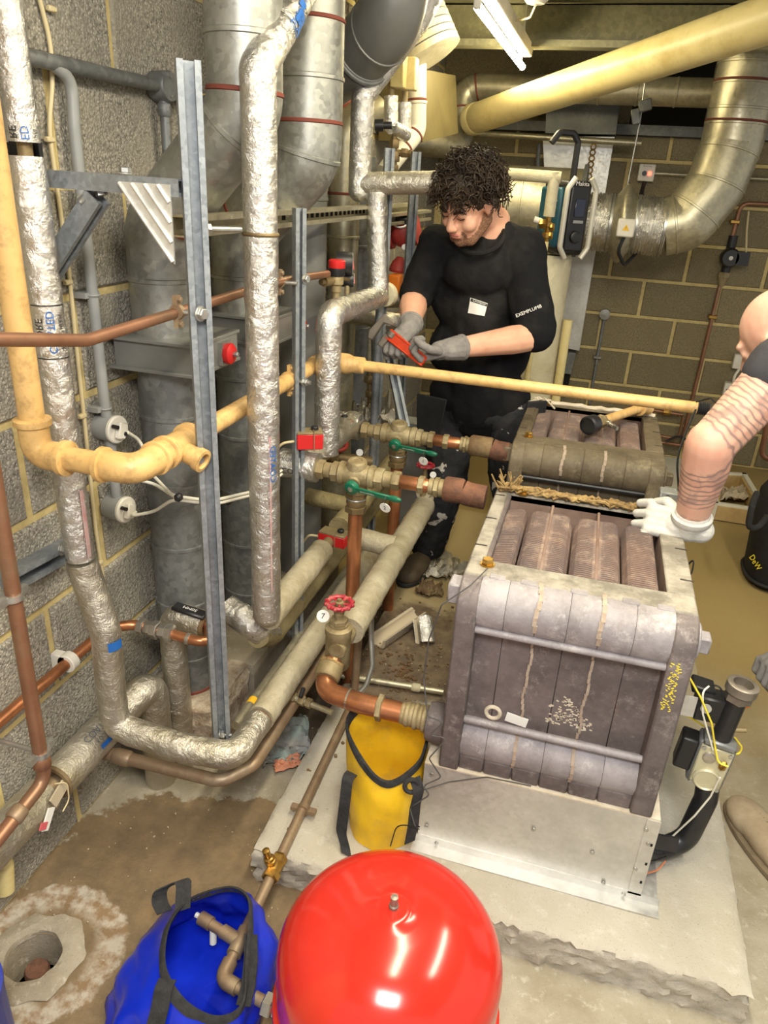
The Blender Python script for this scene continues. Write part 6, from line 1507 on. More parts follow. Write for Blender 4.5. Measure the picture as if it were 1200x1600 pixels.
# controller, conduit, junction, pump
t = thing('speed_controller', 'small white wall controller with black knob and red lamp beside the fan', 'controller', PY(1010, 270, 5.0))
b_ = PY(1010, 270, 5.03); obj('case', MB().box(b_, (.092, .06, .092)), 'white_plastic', t, bevel=.003); obj('knob', MB().lathe([(.014, 0), (.014, .012), (0, .012)], b_ + V((-.012, -.03, -.004)), (0, -1, 0), 16), 'black_plastic', t); obj('lamp', MB().box(b_ + V((.018, -.031, -.004)), (.02, .006, .02)), 'led_glow', t)
flat_text('case_text', 'Roof Unit', .012, b_ + V((0, -.0305, .034)), (1, 0, 0), (0, 0, 1), 'ink_grey', t)
obj('cable_gland', MB().tube([b_ + V((.0, .01, -.045)), b_ + V((-.01, .01, -.13))], .012, 10), 'black_rubber', t)
t = thing('conduit', 'thin conduit running level from the controller behind the elbow duct', 'conduit', PY(1060, 275, 5.06)); pipe('conduit_tube', [b_ + V((.045, .02, 0)), V((2.2, 5.05, b_.z))], .011, 'galvanised_warm', t); obj('saddle', MB().box(PY(1085, 275, 5.06), (.02, .03, .045)), 'zinc', t, bevel=.003)
t = thing('conduit', 'thin upright conduit with round grey box low on the back wall', 'conduit', PY(945, 490, 5.05)); j_ = PY(945, 491, 5.05); obj('round_box', MB().lathe([(.033, -.02), (.033, .02), (0, .022)], j_, (0, -1, 0), 24), 'galvanised', t); pipe('conduit_tube', [j_ + V((0, .02, 0)), V((j_.x, 5.06, .3))], .010, 'galvanised_dark', t)
obj('saddle', MB().box(V((j_.x, 5.055, j_.z - .28)), (.05, .03, .02)), 'zinc', t, bevel=.003)
t = thing('circulator', 'copper riser on the back wall with a small black pump', 'pump', PY(1130, 430, 5.0))
xr = PY(1140, 400, 5.0).x; zp = PY(1140, 402, 5.0).z; ztp = PY(1165, 318, 5.0).z
pipe('pipe', [V((xr - .02, 5.03, .10)), V((xr - .01, 5.03, zp)), V((xr, 5.03, ztp)), V((1.7, 5.03, ztp + .02))], .0125, 'copper_dull', t, .05)
obj('pump_body', MB().lathe([(.05, -.05), (.055, -.02), (.055, .03), (.045, .05), (0, .05)], V((xr, 4.98, zp)), (0, -1, 0), 22).box((xr + .065, 4.96, zp + .0), (.07, .06, .075)).tube([(xr, 5.03, zp - .09), (xr, 5.03, zp + .12)], .026, 14), 'black_plastic', t); obj('pump_union', MB().hexa((xr - .004, 5.03, zp - .105), (0, 0, 1), .035, .035).lathe([(.03, 0), (.015, .05)], (xr - .005, 5.03, zp - .12), (0, 0, -1), 14), 'bronze_dusty', t); obj('badge', MB().lathe([(.012, 0), (.012, .002), (0, .002)], V((xr, 4.929, zp)), (0, -1, 0), 14), 'nickel', t)
for zz in (.95, 1.5): obj('pipe_clip', MB().box((xr - .01, 5.045, zz), (.05, .06, .02)), 'brass', t, bevel=.003)
pipe('pump_cable', [V((xr + .08, 4.96, zp + .03)), V((xr + .06, 5.0, zp + .15)), V((xr + .05, 5.03, ztp - .04))], .006, 'cable_cream', t, .04, 8)
t = thing('copper_pipe', 'low copper branch pipes with red tap at the foot of the back wall', 'pipe', PY(1050, 660, 5.0))
pipe('pipe', [PY(1020, 641, 5.0), PY(1066, 648, 5.0)], .012, 'copper_dull', t); pipe('pipe', [PY(1010, 688, 5.0), PY(1075, 697, 5.0), PY(1110, 700, 5.0)], .012, 'copper_dull', t); pipe('pipe', [PY(1015, 678, 4.98), PY(1060, 686, 4.98), PY(1068, 650, 4.98)], .010, 'copper_dull', t, .05)
obj('valve_body', MB().hexa(PY(1042, 644, 5.0), (1, 0, 0), .022, .05), 'brass', t); obj('red_tap', MB().box(PY(1042, 634, 4.98), (.035, .03, .04)), 'red_faded', t, bevel=.004)
pipe('black_hose', [PY(1040, 690, 4.9), PY(1060, 680, 4.9), PY(1078, 690, 4.9), PY(1088, 704, 4.9)], .008, 'black_rubber', t, .1, 8)
t = thing('copper_pipe', 'copper pipe dropping to a bend at the far end of the back wall', 'pipe', PY(1195, 650, 4.9)); pipe('pipe', [PY(1215, 560, 4.9), PY(1190, 712, 4.9), PY(1225, 728, 4.9)], .017, 'copper_dull', t, .05)
t = thing('socket_outlet', 'upper white socket box on the back wall behind the bowed head', 'socket', PY(1160, 565, 5.03)); obj('plate', MB().box(PY(1157, 565, 5.04), (.09, .05, .09)), 'white_plastic', t, bevel=.005); pipe('flex', [PY(1155, 577, 5.03), PY(1147, 588, 5.0), PY(1146, 602, 5.02)], .009, 'cable_white', t, .05, 8)
t = thing('socket_outlet', 'lower white socket box on the back wall above the tattooed arm', 'socket', PY(1143, 610, 5.03)); obj('plate', MB().box(PY(1145, 609, 5.04), (.115, .05, .09)), 'white_plastic', t, bevel=.005); obj('screw', MB().lathe([(.006, 0), (0, .003)], PY(1136, 609, 5.012), (0, -1, 0), 8), 'ink_grey', t)
# floor things, far right
t = thing('white_board', 'white melamine board lying on the floor behind the farther boiler', 'board', PZ(1060, 750, .01)); obj('sheet', MB().add([PZ(1030, 712, .02), PZ(1120, 722, .02), PZ(1105, 800, .02), PZ(1000, 800, .02)] + [p - V((0, 0, .018)) for p in (PZ(1030, 712, .02), PZ(1120, 722, .02), PZ(1105, 800, .02), PZ(1000, 800, .02))], [(0, 1, 2, 3), (7, 6, 5, 4), (0, 4, 5, 1), (1, 5, 6, 2), (2, 6, 7, 3), (3, 7, 4, 0)]), 'board_white', t, smooth=0)
t = thing('shallow_tray', 'shallow white framed timber tray of offcuts on the floor', 'tray', PZ(1130, 770, 0)); z_ = .10
cs = [PZ(1120, 738, z_), PZ(1163, 740, z_), PZ(1198, 797, z_), PZ(1118, 785, z_)]
for a, b in zip(cs, cs[1:] + cs[:1]):
    d = (b - a); L = d.length; an = math.atan2(d.y, d.x); mid_ = (a + b) / 2; obj('rail', MB().box((mid_.x, mid_.y, z_ / 2 + .002), (L + .03, .03, z_), RZ(an)), 'board_white', t, bevel=.002)
    obj('lining', MB().box((mid_.x, mid_.y, z_ / 2), (L * .9, .05, z_ * .8), RZ(an)), 'timber', t)
crumple('offcuts', PZ(1140, 775, .03), (.25, .2, .06), 'wood_plaster', '', '', 21, .3, parent=t)
t = thing('kit_bag', 'black fabric kit bag with a carry loop standing on the floor at the edge', 'bag', (1.02, 3.4, 0))
def loft(rings, mat, name, par, **k):
    n = len(rings[0]); vs = [p for r in rings for p in r]; fs = [(j * n + i, j * n + (i + 1) % n, (j + 1) * n + (i + 1) % n, (j + 1) * n + i) for j in range(len(rings) - 1) for i in range(n)]; fs += [tuple(range(n - 1, -1, -1)), tuple(range((len(rings) - 1) * n, len(rings) * n))]
    return obj(name, MB().add(vs, fs), mat, par, smooth=60, **k)
def sq(c, rx, ry_, n=28, e=3.0): return [V((c[0] + rx * math.copysign(abs(math.cos(a)) ** (2 / e), math.cos(a)), c[1] + ry_ * math.copysign(abs(math.sin(a)) ** (2 / e), math.sin(a)), c[2])) for a in [2 * math.pi * i / n for i in range(n)]]
kx, ky = 1.03, 3.42
loft([sq((kx, ky, .003), .13, .14), sq((kx, ky, .03), .15, .16), sq((kx, ky, .25), .165, .17), sq((kx - .01, ky, .42), .16, .16), sq((kx, ky, .50), .13, .13), sq((kx, ky, .52), .06, .07)], 'black_fabric', 'body', t)
obj('base_band', MB().tube(closed(sq((kx, ky, .035), .155, .165), 40) + [sq((kx, ky, .035), .155, .165)[0]], .008, 8), 'black_rubber', t)
pipe('carry_loop', [PY(1183, 770, 3.2), PY(1176, 785, 3.15), PY(1168, 825, 3.15), PY(1185, 825, 3.2), PY(1200, 805, 3.22)], .013, 'webbing', t, .05, 8)
flat_text('yellow_badge', 'DeW', .035, PY(1180, 879, ky - .178), (.75, 0, -.9), (.6, 0, .75), 'wire_yellow', t)
t = thing('relay_box', 'small grey relay box on a black cable behind the gloved hand', 'box', (.25, 1.96, .80)); rb = PY(1050, 787, 1.985); obj('case', MB().box(rb, (.075, .045, .075)), 'grey_plastic', t, bevel=.003); obj('knockout', MB().lathe([(.007, 0), (.007, .001), (0, .001)], rb + V((-.018, -.0225, .024)), (0, -1, 0), 14), 'black_plastic', t); obj('bracket', MB().bx(rb.x - .03, rb.x + .03, 1.925, rb.y - .02, rb.z - .05, rb.z - .035), 'galvanised_dark', t)
pipe('cable', [rb + V((.01, 0, .037)), PY(1057, 715, 2.0), PY(1075, 668, 2.06), PY(1087, 640, 2.1)], .003, 'wire_black', t, .1, 6); pipe('cable', [PY(1088, 628, 2.1), PY(1110, 622, 2.05), PY(1124, 635, 2.0), PY(1115, 652, 2.0), PY(1110, 665, 2.0)], .002, 'wire_black', t, .02, 6)
pipe('cable', [V((.30, 1.80, .70)), PY(1086, 870, 1.8), PY(1080, 900, 1.78), PY(1076, 890, 1.76)], .0022, 'wire_black', t, .03, 6)
# cream pot, radio, brass valve
t = thing('insulated_vessel', 'cream jacketed upright vessel behind the man, the radio on its lid', 'vessel', (-.27, 3.72, 0))
pz = PY(870, 398, 3.72).z; pc = V((PY(852, 400, 3.72).x, 3.74, 0))
obj('jacket', MB().lathe([(.125, 0), (.125, pz - .02), (.115, pz), (0, pz)], pc, (0, 0, 1), 36), 'cream_lagging', t)
pipe('side_pipe', [pc + V((.15, -.03, .3)), pc + V((.15, -.03, 1.05))], .022, 'cream_pipe', t)
rx_, ryy = PY(884, 340, 3.66).x, 3.68
t = thing('site_radio', 'job site radio in black and grey with folding handle and teal side', 'radio', (rx_, ryy, pz))
rc = V((rx_ - .01, ryy, pz + .165)); rot = RZ(.62)
R_ = lambda x, y, z: rc + rot @ V((x, y, z))
obj('body', MB().box(rc, (.13, .20, .31), rot), 'black_plastic', t, bevel=.02, bseg=3)
obj('side_panel', MB().box(R_(-.072, 0, 0), (.03, .17, .25), rot), 'teal_plastic', t, bevel=.012, bseg=2)
obj('face', MB().box(R_(0.0, -.104, 0), (.095, .014, .27), rot), 'black_plastic', t, bevel=.012, bseg=2)
for sx_ in (-1, 1): obj('bumper', MB().tube(fillet([R_(sx_ * .04, -.115, .165), R_(sx_ * .072, -.115, .12), R_(sx_ * .072, -.115, -.12), R_(sx_ * .04, -.115, -.165)], .03), .012, 8), 'silver_plastic', t)
obj('screen', MB().box(R_(0.004, -.113, .045), (.05, .004, .075), rot), 'screen', t, bevel=.002); obj('volume_dial', MB().lathe([(.026, 0), (.026, .012), (.02, .016), (0, .014)], R_(0, -.110, -.075), rot @ V((0, -1, 0)), 24), 'black_plastic', t)
obj('button_row', MB().box(R_(.004, -.113, -.012), (.05, .004, .012), rot), 'grey_plastic', t)
flat_text('maker_text', 'Makita', .026, R_(.0, -.112, .142), rot @ V((1, 0, 0)), (0, 0, 1), 'sticker', t)
obj('handle', MB().tube(fillet([R_(.05, .05, .15), R_(.05, .05, .31), R_(.02, .05, .345), R_(-.05, .05, .345), R_(-.085, .05, .30)], .02), .014, 8), 'black_plastic', t)
ap = R_(-.088, -.045, .055); ud_, vd_ = rot @ V((0, 1, 0)), V((0, 0, 1)); nd = rot @ V((-1, 0, 0))
poly = [(.026 * math.cos(a) * (1 + .1 * math.sin(a)), .026 * math.sin(a)) for a in [2 * math.pi * k / 24 for k in range(24)]]
poly = [(x, y) if not (x > .017 and abs(y) < .012) else (.013, y) for x, y in poly]
m = MB().prism([(-x, y) for x, y in poly], ap, ud_, vd_, nd * .001); m.prism([(0, .03), (.008, .034), (.012, .044), (.003, .040)], ap, ud_, vd_, nd * .001); obj('sticker_logo', m, 'sticker', t)
t = thing('brass_mixer', 'cream lagged pipe elbow ending in a small brass valve beside the radio', 'valve', PY(850, 350, 3.45))
l0, l1, l2 = PY(795, 272, 3.42), PY(866, 277, 3.42), PY(852, 338, 3.42)
obj('lagging', MB().tube([l0, l1 + V((.028, 0, 0))], .024, 18).tube([l1 + V((0, 0, .02)), V((l1.x, l1.y, l2.z))], .024, 18), 'cream_lagging', t)
bv = V((l1.x, l1.y, l2.z)); obj('body', MB().lathe([(.012, 0), (.012, -.10), (.008, -.105)], bv, (0, 0, 1), 14).hexa(bv - V((0, 0, .03)), (0, 0, 1), .02, .02).hexa(bv - V((.022, 0, .03)), (1, 0, 0), .022, .03).hexa(bv - V((-.02, 0, .042)), (1, 0, 0), .018, .02).hexa(bv - V((0, 0, .075)), (0, 0, 1), .02, .02).hexa(bv - V((-.018, 0, .075)), (1, 0, 0), .016, .018), 'brass', t); obj('cap', MB().tube([bv - V((.03, 0, .022)), bv - V((.06, 0, .015))], .013, 12), 'white_plastic', t)
pipe('tail', [bv - V((0, 0, .10)), V((bv.x, bv.y, 0))], .014, 'cream_pipe', t)

# ================================================================== people
def remesh(name, mb, voxel, it, mat, parent=None, keep=None):
    me = bpy.data.meshes.new('tmp'); me.from_pydata([tuple(v) for v in mb.v], [], mb.f); me.update()
    bm = bmesh.new(); bm.from_mesh(me); bmesh.ops.recalc_face_normals(bm, faces=bm.faces); bm.to_mesh(me); bm.free()
    o = bpy.data.objects.new('tmp', me); COL.objects.link(o)
    r = o.modifiers.new('r', 'REMESH'); r.mode = 'VOXEL'; r.voxel_size = voxel
    s = o.modifiers.new('s', 'SMOOTH'); s.factor = .5; s.iterations = it
    dg = bpy.context.evaluated_depsgraph_get(); nm = bpy.data.meshes.new_from_object(o.evaluated_get(dg)); bpy.data.objects.remove(o)
    nm.name = name; nm.materials.clear()
    org = ORG.get(parent.name, V((0, 0, 0))) if parent else V((0, 0, 0))
    if keep:
        bm = bmesh.new(); bm.from_mesh(nm); bmesh.ops.delete(bm, geom=[v for v in bm.verts if not keep(v.co)], context='VERTS'); bm.to_mesh(nm); bm.free()
    for v in nm.vertices: v.co -= org
    nm.shade_smooth(); return objm(name, nm, mat, parent)
def wrinkle(o, amp, sc_, co=V((0, 0, 0))):
    nr = [v.normal.copy() for v in o.data.vertices]
    for v, n_ in zip(o.data.vertices, nr):
        p = v.co * sc_ + co; d = noise.noise(V((p.x, p.y, p.z * .6))) + .5 * noise.noise(p * 2.3); v.co += n_ * amp * d
def hand(mb, W, d, p, s, curl=1.0, thumb=1, sc_=1.0, spread=1.0):
    """gloved hand: W wrist, d toward the knuckles, p palm side, s toward the thumb; fingers close towards p"""
    W, d, p = V(W), V(d).normalized(), V(p); p = (p - d * p.dot(d)).normalized(); s_ = V(s); s_ = (s_ - d * s_.dot(d) - p * s_.dot(p)).normalized()
    k = sc_
    mb.cap(W - d * .03 * k, W + d * .02 * k, .030 * k, .031 * k)
    for a in (-.024, -.008, .008, .024): mb.cap(W + d * .01 * k + s_ * a * .8 * k, W + d * .078 * k + s_ * a * k, .018 * k, .0145 * k, 10)
    for i, (off, L) in enumerate(((.034, .90), (.0115, 1.0), (-.0115, .95), (-.034, .78))):
        b = W + d * .085 * k + s_ * off * k * spread; c1, c2, c3 = 1.05 * curl, 2.2 * curl, 3.1 * curl
        q = b; r = .0108 * k
        for ang, ln in ((c1, .040), (c2, .028), (c3, .022)):
            n_ = q + (d * math.cos(ang) + p * math.sin(ang)) * ln * L * k; mb.cap(q, n_, r, r * .93, 10, 3); q = n_; r *= .93
    b = W + d * .025 * k + s_ * .030 * k + p * .012 * k; n1 = b + (d * .6 + s_ * .55 + p * .45).normalized() * .042 * k; n2 = n1 + (d * .75 - s_ * .1 + p * .7).normalized() * .030 * k; n3 = n2 + (d * .5 - s_ * .5 + p * .7).normalized() * .022 * k
    mb.cap(b, n1, .0165 * k, .0135 * k, 10, 3); mb.cap(n1, n2, .0135 * k, .0125 * k, 10, 3); mb.cap(n2, n3, .0125 * k, .0105 * k, 10, 3)
    return mb
def headmesh(mb, c, f, u):
    f = V(f).normalized(); u = V(u); u = (u - f * u.dot(f)).normalized(); l = u.cross(f); rot = Matrix((l, f, u)).transposed()
    P = lambda a, b, h: V(c) + l * a + f * b + u * h
    E = lambda a, b, h, r: mb.ball(P(a, b, h), r, 20, 14, rot)
    E(0, -.012, .03, (.078, .098, .092)); E(0, .025, -.045, (.062, .066, .075)); E(0, .068, -.100, (.026, .022, .020)); E(0, .078, .028, (.056, .020, .014))
    for q in (-1, 1):
        E(q * .040, .058, -.032, (.026, .030, .030)); E(q * .032, .079, .006, (.016, .012, .010)); E(q * .080, -.008, -.008, (.010, .022, .032)); E(q * .087, -.014, .004, (.007, .016, .022)); E(q * .013, .104, -.032, (.010, .011, .009))
        mb.cap(P(q * .058, -.005, -.055), P(q * .03, .055, -.098), .024, .022)
    mb.cap(P(0, .085, .018), P(0, .112, -.026), .010, .0145); E(0, .088, -.058, (.026, .014, .008)); E(0, .086, -.072, (.022, .014, .008)); E(0, .082, -.047, (.02, .014, .012))
    return P, rot, l, f, u
# ---- the man at work
HC = PY(731, 316, 2.64); hf, hu = V((-.40, -.78, -.58)), V((-.12, -.50, .85))
b = MB(); P, hrot, hl, hfn, hun = headmesh(b, HC, hf, hu)
N = PY(765, 362, 2.78); SR, SL = PY(683, 385, 2.80), PY(815, 392, 2.84); ER, EL = PY(647, 468, 2.74), PY(836, 526, 2.72); WR, WL = PY(641, 512, 2.52), PY(700, 546, 2.46)
CH, BE, HP = PY(757, 462, 2.86), PY(750, 545, 2.87), PY(748, 628, 2.88)
b.cap(P(0, -.025, -.05), N + V((0, .02, .03)), .060, .068); b.cap(N, CH, .07, .09); b.cap(CH, HP, .09, .09); b.cap(SR, SL, .05, .05)
KR, AR, KL, AL = PY(700, 750, 2.80), PY(668, 852, 2.80), PY(800, 770, 2.86), PY(806, 890, 2.95)
HR_, HL_ = PY(700, 648, 2.87), PY(798, 655, 2.88)
for s_, e_, w_ in ((SR, ER, WR), (SL, EL, WL)): b.cap(s_, e_, .056, .048); b.cap(e_, e_.lerp(w_, .3), .05, .052); b.cap(e_.lerp(w_, .3), w_, .051, .031)
for h_, k_, a_ in ((HR_, KR, AR), (HL_, KL, AL)): b.cap(h_, k_, .075, .055); b.cap(k_, a_, .052, .045)
man = remesh('person', b, .0055, 5, 'skin'); ORG['person'] = V((0, 0, 0))
tag(man, 'curly haired man in black t-shirt working a wrench with grey gloves behind the pipes', 'person')
# t-shirt
b = MB(); rt = RZ(.12)
b.ball(CH, (.205, .135, .18), 24, 16, rt); b.ball(BE, (.200, .145, .16), 24, 16, rt); b.ball(HP + V((0, 0, .03)), (.205, .14, .12), 24, 16, rt); b.ball(CH + V((0, .04, .09)), (.17, .11, .13), 24, 16)
b.cap(SR + V((.01, 0, 0)), SL, .082, .082); b.cap(N + V((0, .03, -.03)), CH, .10, .13); b.ball(PY(745, 425, 2.76), (.13, .09, .09), 20, 12); b.ball(PY(785, 385, 2.84), (.11, .09, .09), 20, 12)
b.cap(SR, SR.lerp(ER, .86), .082, .066); b.cap(SL, SL.lerp(EL, .93), .088, .080); b.cap(CH, HP, .155, .155)
tee = remesh('tshirt', b, .0075, 7, 'tshirt', man); wrinkle(tee, .010, 9)
obj('collar', MB().torus(PY(752, 372, 2.72), (-.15, -.75, 1), .078, .009, 28, 8), 'tshirt', man)
# trousers
b = MB(); b.ball(HP + V((0, 0, -.02)), (.19, .135, .12), 24, 14, rt)
for h_, k_, a_ in ((HR_, KR, AR), (HL_, KL, AL)): b.cap(h_, k_, .108, .086); b.cap(k_, a_, .084, .074)
tr_ = remesh('trousers', b, .0075, 5, 'trousers', man); wrinkle(tr_, .009, 15, V((3, 1, 0)))
o_ = obj('holster_pocket', MB().prism([(-.07, .1), (.07, .1), (.05, -.09), (-.01, -.12), (-.05, -.08)], HR_ + V((-.055, -.098, .0)), (.93, -.25, 0), (.05, -.1, 1), (0, -.012, 0)), 'black_fabric', man, bevel=.004)
o_ = obj('holster_pocket', MB().prism([(-.05, .08), (.05, .08), (.05, -.08), (-.05, -.08)], HL_ + V((.09, -.07, .03)), (.7, .5, 0), (.05, -.1, 1), (.01, -.012, 0)), 'black_fabric', man, bevel=.004)
def boot(par, A, toe, mat, smat, k=1.0):
    A, toe = V(A), V(toe); d = (toe - V((A.x, A.y, toe.z))); d.z = 0; L = d.length; d.normalize(); s_ = d.cross(V((0, 0, 1))); rot = Matrix((s_, d, V((0, 0, 1)))).transposed(); g = V((A.x, A.y, toe.z))
    b = MB(); b.cap(A, g + V((0, 0, .06)), .058 * k, .05 * k); b.ball(g + d * (L * .55) + V((0, 0, .042)), (.047 * k, L * .50, .044), 18, 12, rot); b.ball(g + d * (L * .82) + V((0, 0, .036)), (.047 * k, L * .24, .040), 18, 12, rot); b.ball(g + V((0, 0, .04)) - d * .01, (.043 * k, .06, .05), 16, 10, rot)
    remesh('boot', b, .005, 6, mat, par)
    pts = [(math.cos(a) * .052 * k * (1 + .12 * math.sin(a)), L * .47 + math.sin(a) * (L * .62)) for a in [2 * math.pi * i / 30 for i in range(30)]]
    obj('boot_sole', MB().prism(pts, g + V((0, 0, .001)), s_, d, (0, 0, .02)), smat, par, bevel=.004)
    return g, d, s_
boot(man, AR, V((AR.x - .04, AR.y - .24, PADZ)), 'boot_brown', 'black_rubber', 1.15); boot(man, V((AL.x, AL.y, max(.12, AL.z))), V((AL.x + .02, AL.y - .24, .0 if AL.x < -.6 else PADZ)), 'boot_brown', 'black_rubber', 1.15)
# gloves and wrench
w0, w1 = PY(604, 519, 2.43), PY(664, 566, 2.40); wd = (w1 - w0).normalized()
b = MB(); gR = PY(632, 522, 2.45)
hand(b, WR + V((-.004, -.01, -.004)), (PY(620, 533, 2.43) - WR), V((-.1, -.35, -.9)), V((-.55, -.8, .2)), 1.0, sc_=1.05); b.cap(WR, WR.lerp(ER, .12), .037, .042)
g1 = remesh('glove', b, .003, 4, 'glove_grey', man)
b = MB(); hand(b, WL + V((-.01, 0, 0)), (PY(648, 560, 2.42) - WL), V((-.2, -.2, .95)), V((-.2, -.9, .2)), 1.05, sc_=1.08); b.cap(WL, WL.lerp(EL, .12), .038, .044)
g2 = remesh('glove', b, .003, 4, 'glove_grey', man)
for g_, W_, E_ in ((g1, WR, ER), (g2, WL, EL)): obj('cuff', MB().lathe([(.043, 0), (.045, .004), (.045, .012), (.042, .014)], W_.lerp(E_, .10 if W_ is WR else .13), E_ - W_, 22), 'glove_grey', g_)
wt = thing('pipe_wrench', 'orange handled pipe wrench gripped in the mans grey gloves', 'wrench', w0)
sdv = wd.cross(V((0, -1, .2))).normalized(); nv = sdv.cross(wd); rw = Matrix((wd, sdv, nv)).transposed()
obj('handle', MB().box(w0.lerp(w1, .52), ((w1 - w0).length * .95, .032, .018), rw).box(w0.lerp(w1, .52) + sdv * .015, ((w1 - w0).length * .95, .008, .022), rw).box(w0.lerp(w1, .52) - sdv * .015, ((w1 - w0).length * .95, .008, .022), rw), 'tool_orange', wt, bevel=.003)
hd = w0 - wd * .01
obj('hook_jaw', MB().prism([(-.02, -.045), (.03, -.045), (.03, -.03), (-.002, -.02), (-.002, .05), (-.02, .055), (-.032, .03)], hd + nv * -.009 - wd * .012, wd, sdv, nv * .018), 'tool_steel', wt, bevel=.003)
obj('heel_jaw', MB().box(hd + wd * .02 + sdv * .028, (.022, .045, .02), rw), 'tool_steel', wt, bevel=.003); obj('knurl_nut', MB().lathe([(.014, -.01), (.016, -.008), (.016, .008), (.014, .01)], hd + wd * .03 - sdv * .004, sdv, 14), 'tool_steel', wt)
# face details
for q in (-1, 1):
    obj('eyebrow', MB().tube([P(q * .016, .098, .024), P(q * .032, .0955, .030), P(q * .05, .083, .026)], .0045, 8), 'hair', man); obj('eyelid_line', MB().tube([P(q * .019, .0905, .002), P(q * .032, .0925, -.001), P(q * .046, .086, .002)], .0018, 6), 'hair', man)
obj('lips', MB().ball(P(0, .097, -.0585), (.021, .006, .0045), 14, 8, hrot).ball(P(0, .095, -.0690), (.018, .006, .005), 14, 8, hrot), 'lips', man)
def beard_shell(par, c, l, f, u, lift=.0022):
    src = par.data; keep = set()
    for v in src.vertices:
        d = v.co - c; a_, b_, h_ = abs(d.dot(l)), d.dot(f), d.dot(u)
        if not (-.135 < h_ < -.015 and b_ > -.02): continue
        jaw = h_ < -.085 + max(0, .075 - b_) * .9 and b_ < .085 and a_ > .024
        chin = h_ < -.080 and b_ > .02
        lip = -.054 < h_ < -.047 and b_ > .08 and a_ < .030
        side = b_ > .06 and .022 < a_ < .036 and h_ < -.052
        under = h_ < -.118 and b_ < .03
        if (jaw or chin or lip or side) and not under: keep.add(v.index)
    m = MB(); mp = {}
    for p_ in src.polygons:
        if all(i in keep for i in p_.vertices):
            for i in p_.vertices:
                if i not in mp: mp[i] = len(m.v); v = src.vertices[i]; m.v.append(v.co + v.normal * (lift + .0012 * noise.noise(v.co * 300)))
            m.f.append(tuple(mp[i] for i in p_.vertices))
    return obj('beard', m, 'beard', par, smooth=80)
beard_shell(man, HC, hl, hfn, hun)
# hair: cap and curls
b = MB(); b.ball(P(0, -.026, .046), (.089, .104, .096), 24, 16, hrot); b.ball(P(0, -.06, .0), (.08, .07, .08), 20, 12, hrot); b.ball(P(0, .040, .085), (.065, .05, .04), 18, 10, hrot)
hc_ = remesh('hair', b, .006, 3, 'hair', man); wrinkle(hc_, .008, 40)
q = random.Random(5); m = MB()
for i in range(1150):
    th, ph = q.uniform(0, 2 * math.pi), math.acos(q.uniform(-.42, 1)); dl = V((math.sin(ph) * math.cos(th), math.sin(ph) * math.sin(th), math.cos(ph)))
    if dl.y > .35 and dl.z < .30: continue
    if abs(dl.x) > .5 and dl.y > .05 and dl.z < -.12: continue
    root = V((dl.x * .086, -.022 + dl.y * .100, .045 + dl.z * .093)); fringe = dl.y > .45
    gr = V((0, .30, -.75)) if fringe else V((dl.x * .4, dl.y * .35, -.55))
    dirv = (dl * .8 + gr + V((q.uniform(-.5, .5), q.uniform(-.5, .5), q.uniform(-.3, .3)))).normalized(); L = q.uniform(.030, .062) * (1.25 if fringe else 1); ca, cb, _ = frame(dirv); R0 = q.uniform(.007, .014); t0 = q.uniform(0, 6.28); tn = q.uniform(1.2, 2.0) * q.choice((-1, 1)); pts = []
    for k in range(13):
        u_ = k / 12; a_ = t0 + tn * 2 * math.pi * u_; p_ = root + dirv * L * u_ + (ca * math.cos(a_) + cb * math.sin(a_)) * R0 * min(1, u_ * 3 + .2) + V((0, 0, -.012 * u_ * u_)); pts.append(P(*p_))
    m.tube(pts, [.0034 * (1 - .6 * (k / 12)) for k in range(13)], 4)
obj('hair_curls', m, 'hair', hc_)
# badge and sleeve print, laid on the shirt front
def on_shirt(x, y, o):
    r = ray(x, y).normalized(); ok, loc, nrm, _ = o.ray_cast(CAM - ORG[o.name], r)
    return loc + ORG[o.name], nrm
bpy.context.view_layer.update()
def decal(name, quad, mat, o, par, lift=.004, n=6):
    vs = []; fs = []
    for j in range(n + 1):
        for i in range(n + 1):
            u_, v_ = i / n, j / n; a_ = V(quad[0] + (0,)).lerp(V(quad[1] + (0,)), u_); c_ = V(quad[3] + (0,)).lerp(V(quad[2] + (0,)), u_); q_ = a_.lerp(c_, v_); loc, nn = on_shirt(q_.x, q_.y, o); vs.append(loc + (CAM - loc).normalized() * lift)
    for j in range(n):
        for i in range(n): a_ = j * (n + 1) + i; fs.append((a_, a_ + 1, a_ + n + 2, a_ + n + 1))
    return obj(name, MB().add(vs, fs), mat, par, smooth=80)
badge = decal('visitor_badge', ((735, 465), (762, 474), (757, 494), (731, 489)), 'sticker', tee, man)
decal('badge_header', ((736, 466), (761.5, 475), (760.5, 479), (735, 470.5)), 'ink_black', tee, badge, .0052)
def decal_text(name, s, size, c, d, o, par, mat, lift=.0058):
    p0_, n0_ = on_shirt(c[0], c[1], o); p1_, _ = on_shirt(d[0], d[1], o); ux = (p1_ - p0_).normalized(); n0_ = (CAM - p0_).normalized(); uy = n0_.cross(ux).normalized()
    return flat_text(name, s, size, p0_ + n0_ * lift, ux, uy, mat, par, 0)
decal_text('badge_text', 'Contractor', .011, (749, 472.5), (754, 474.3), tee, badge, 'sticker'); decal_text('sleeve_print', 'EXEMPLUMB', .017, (826, 486), (836, 482), tee, man, 'sticker', .008)

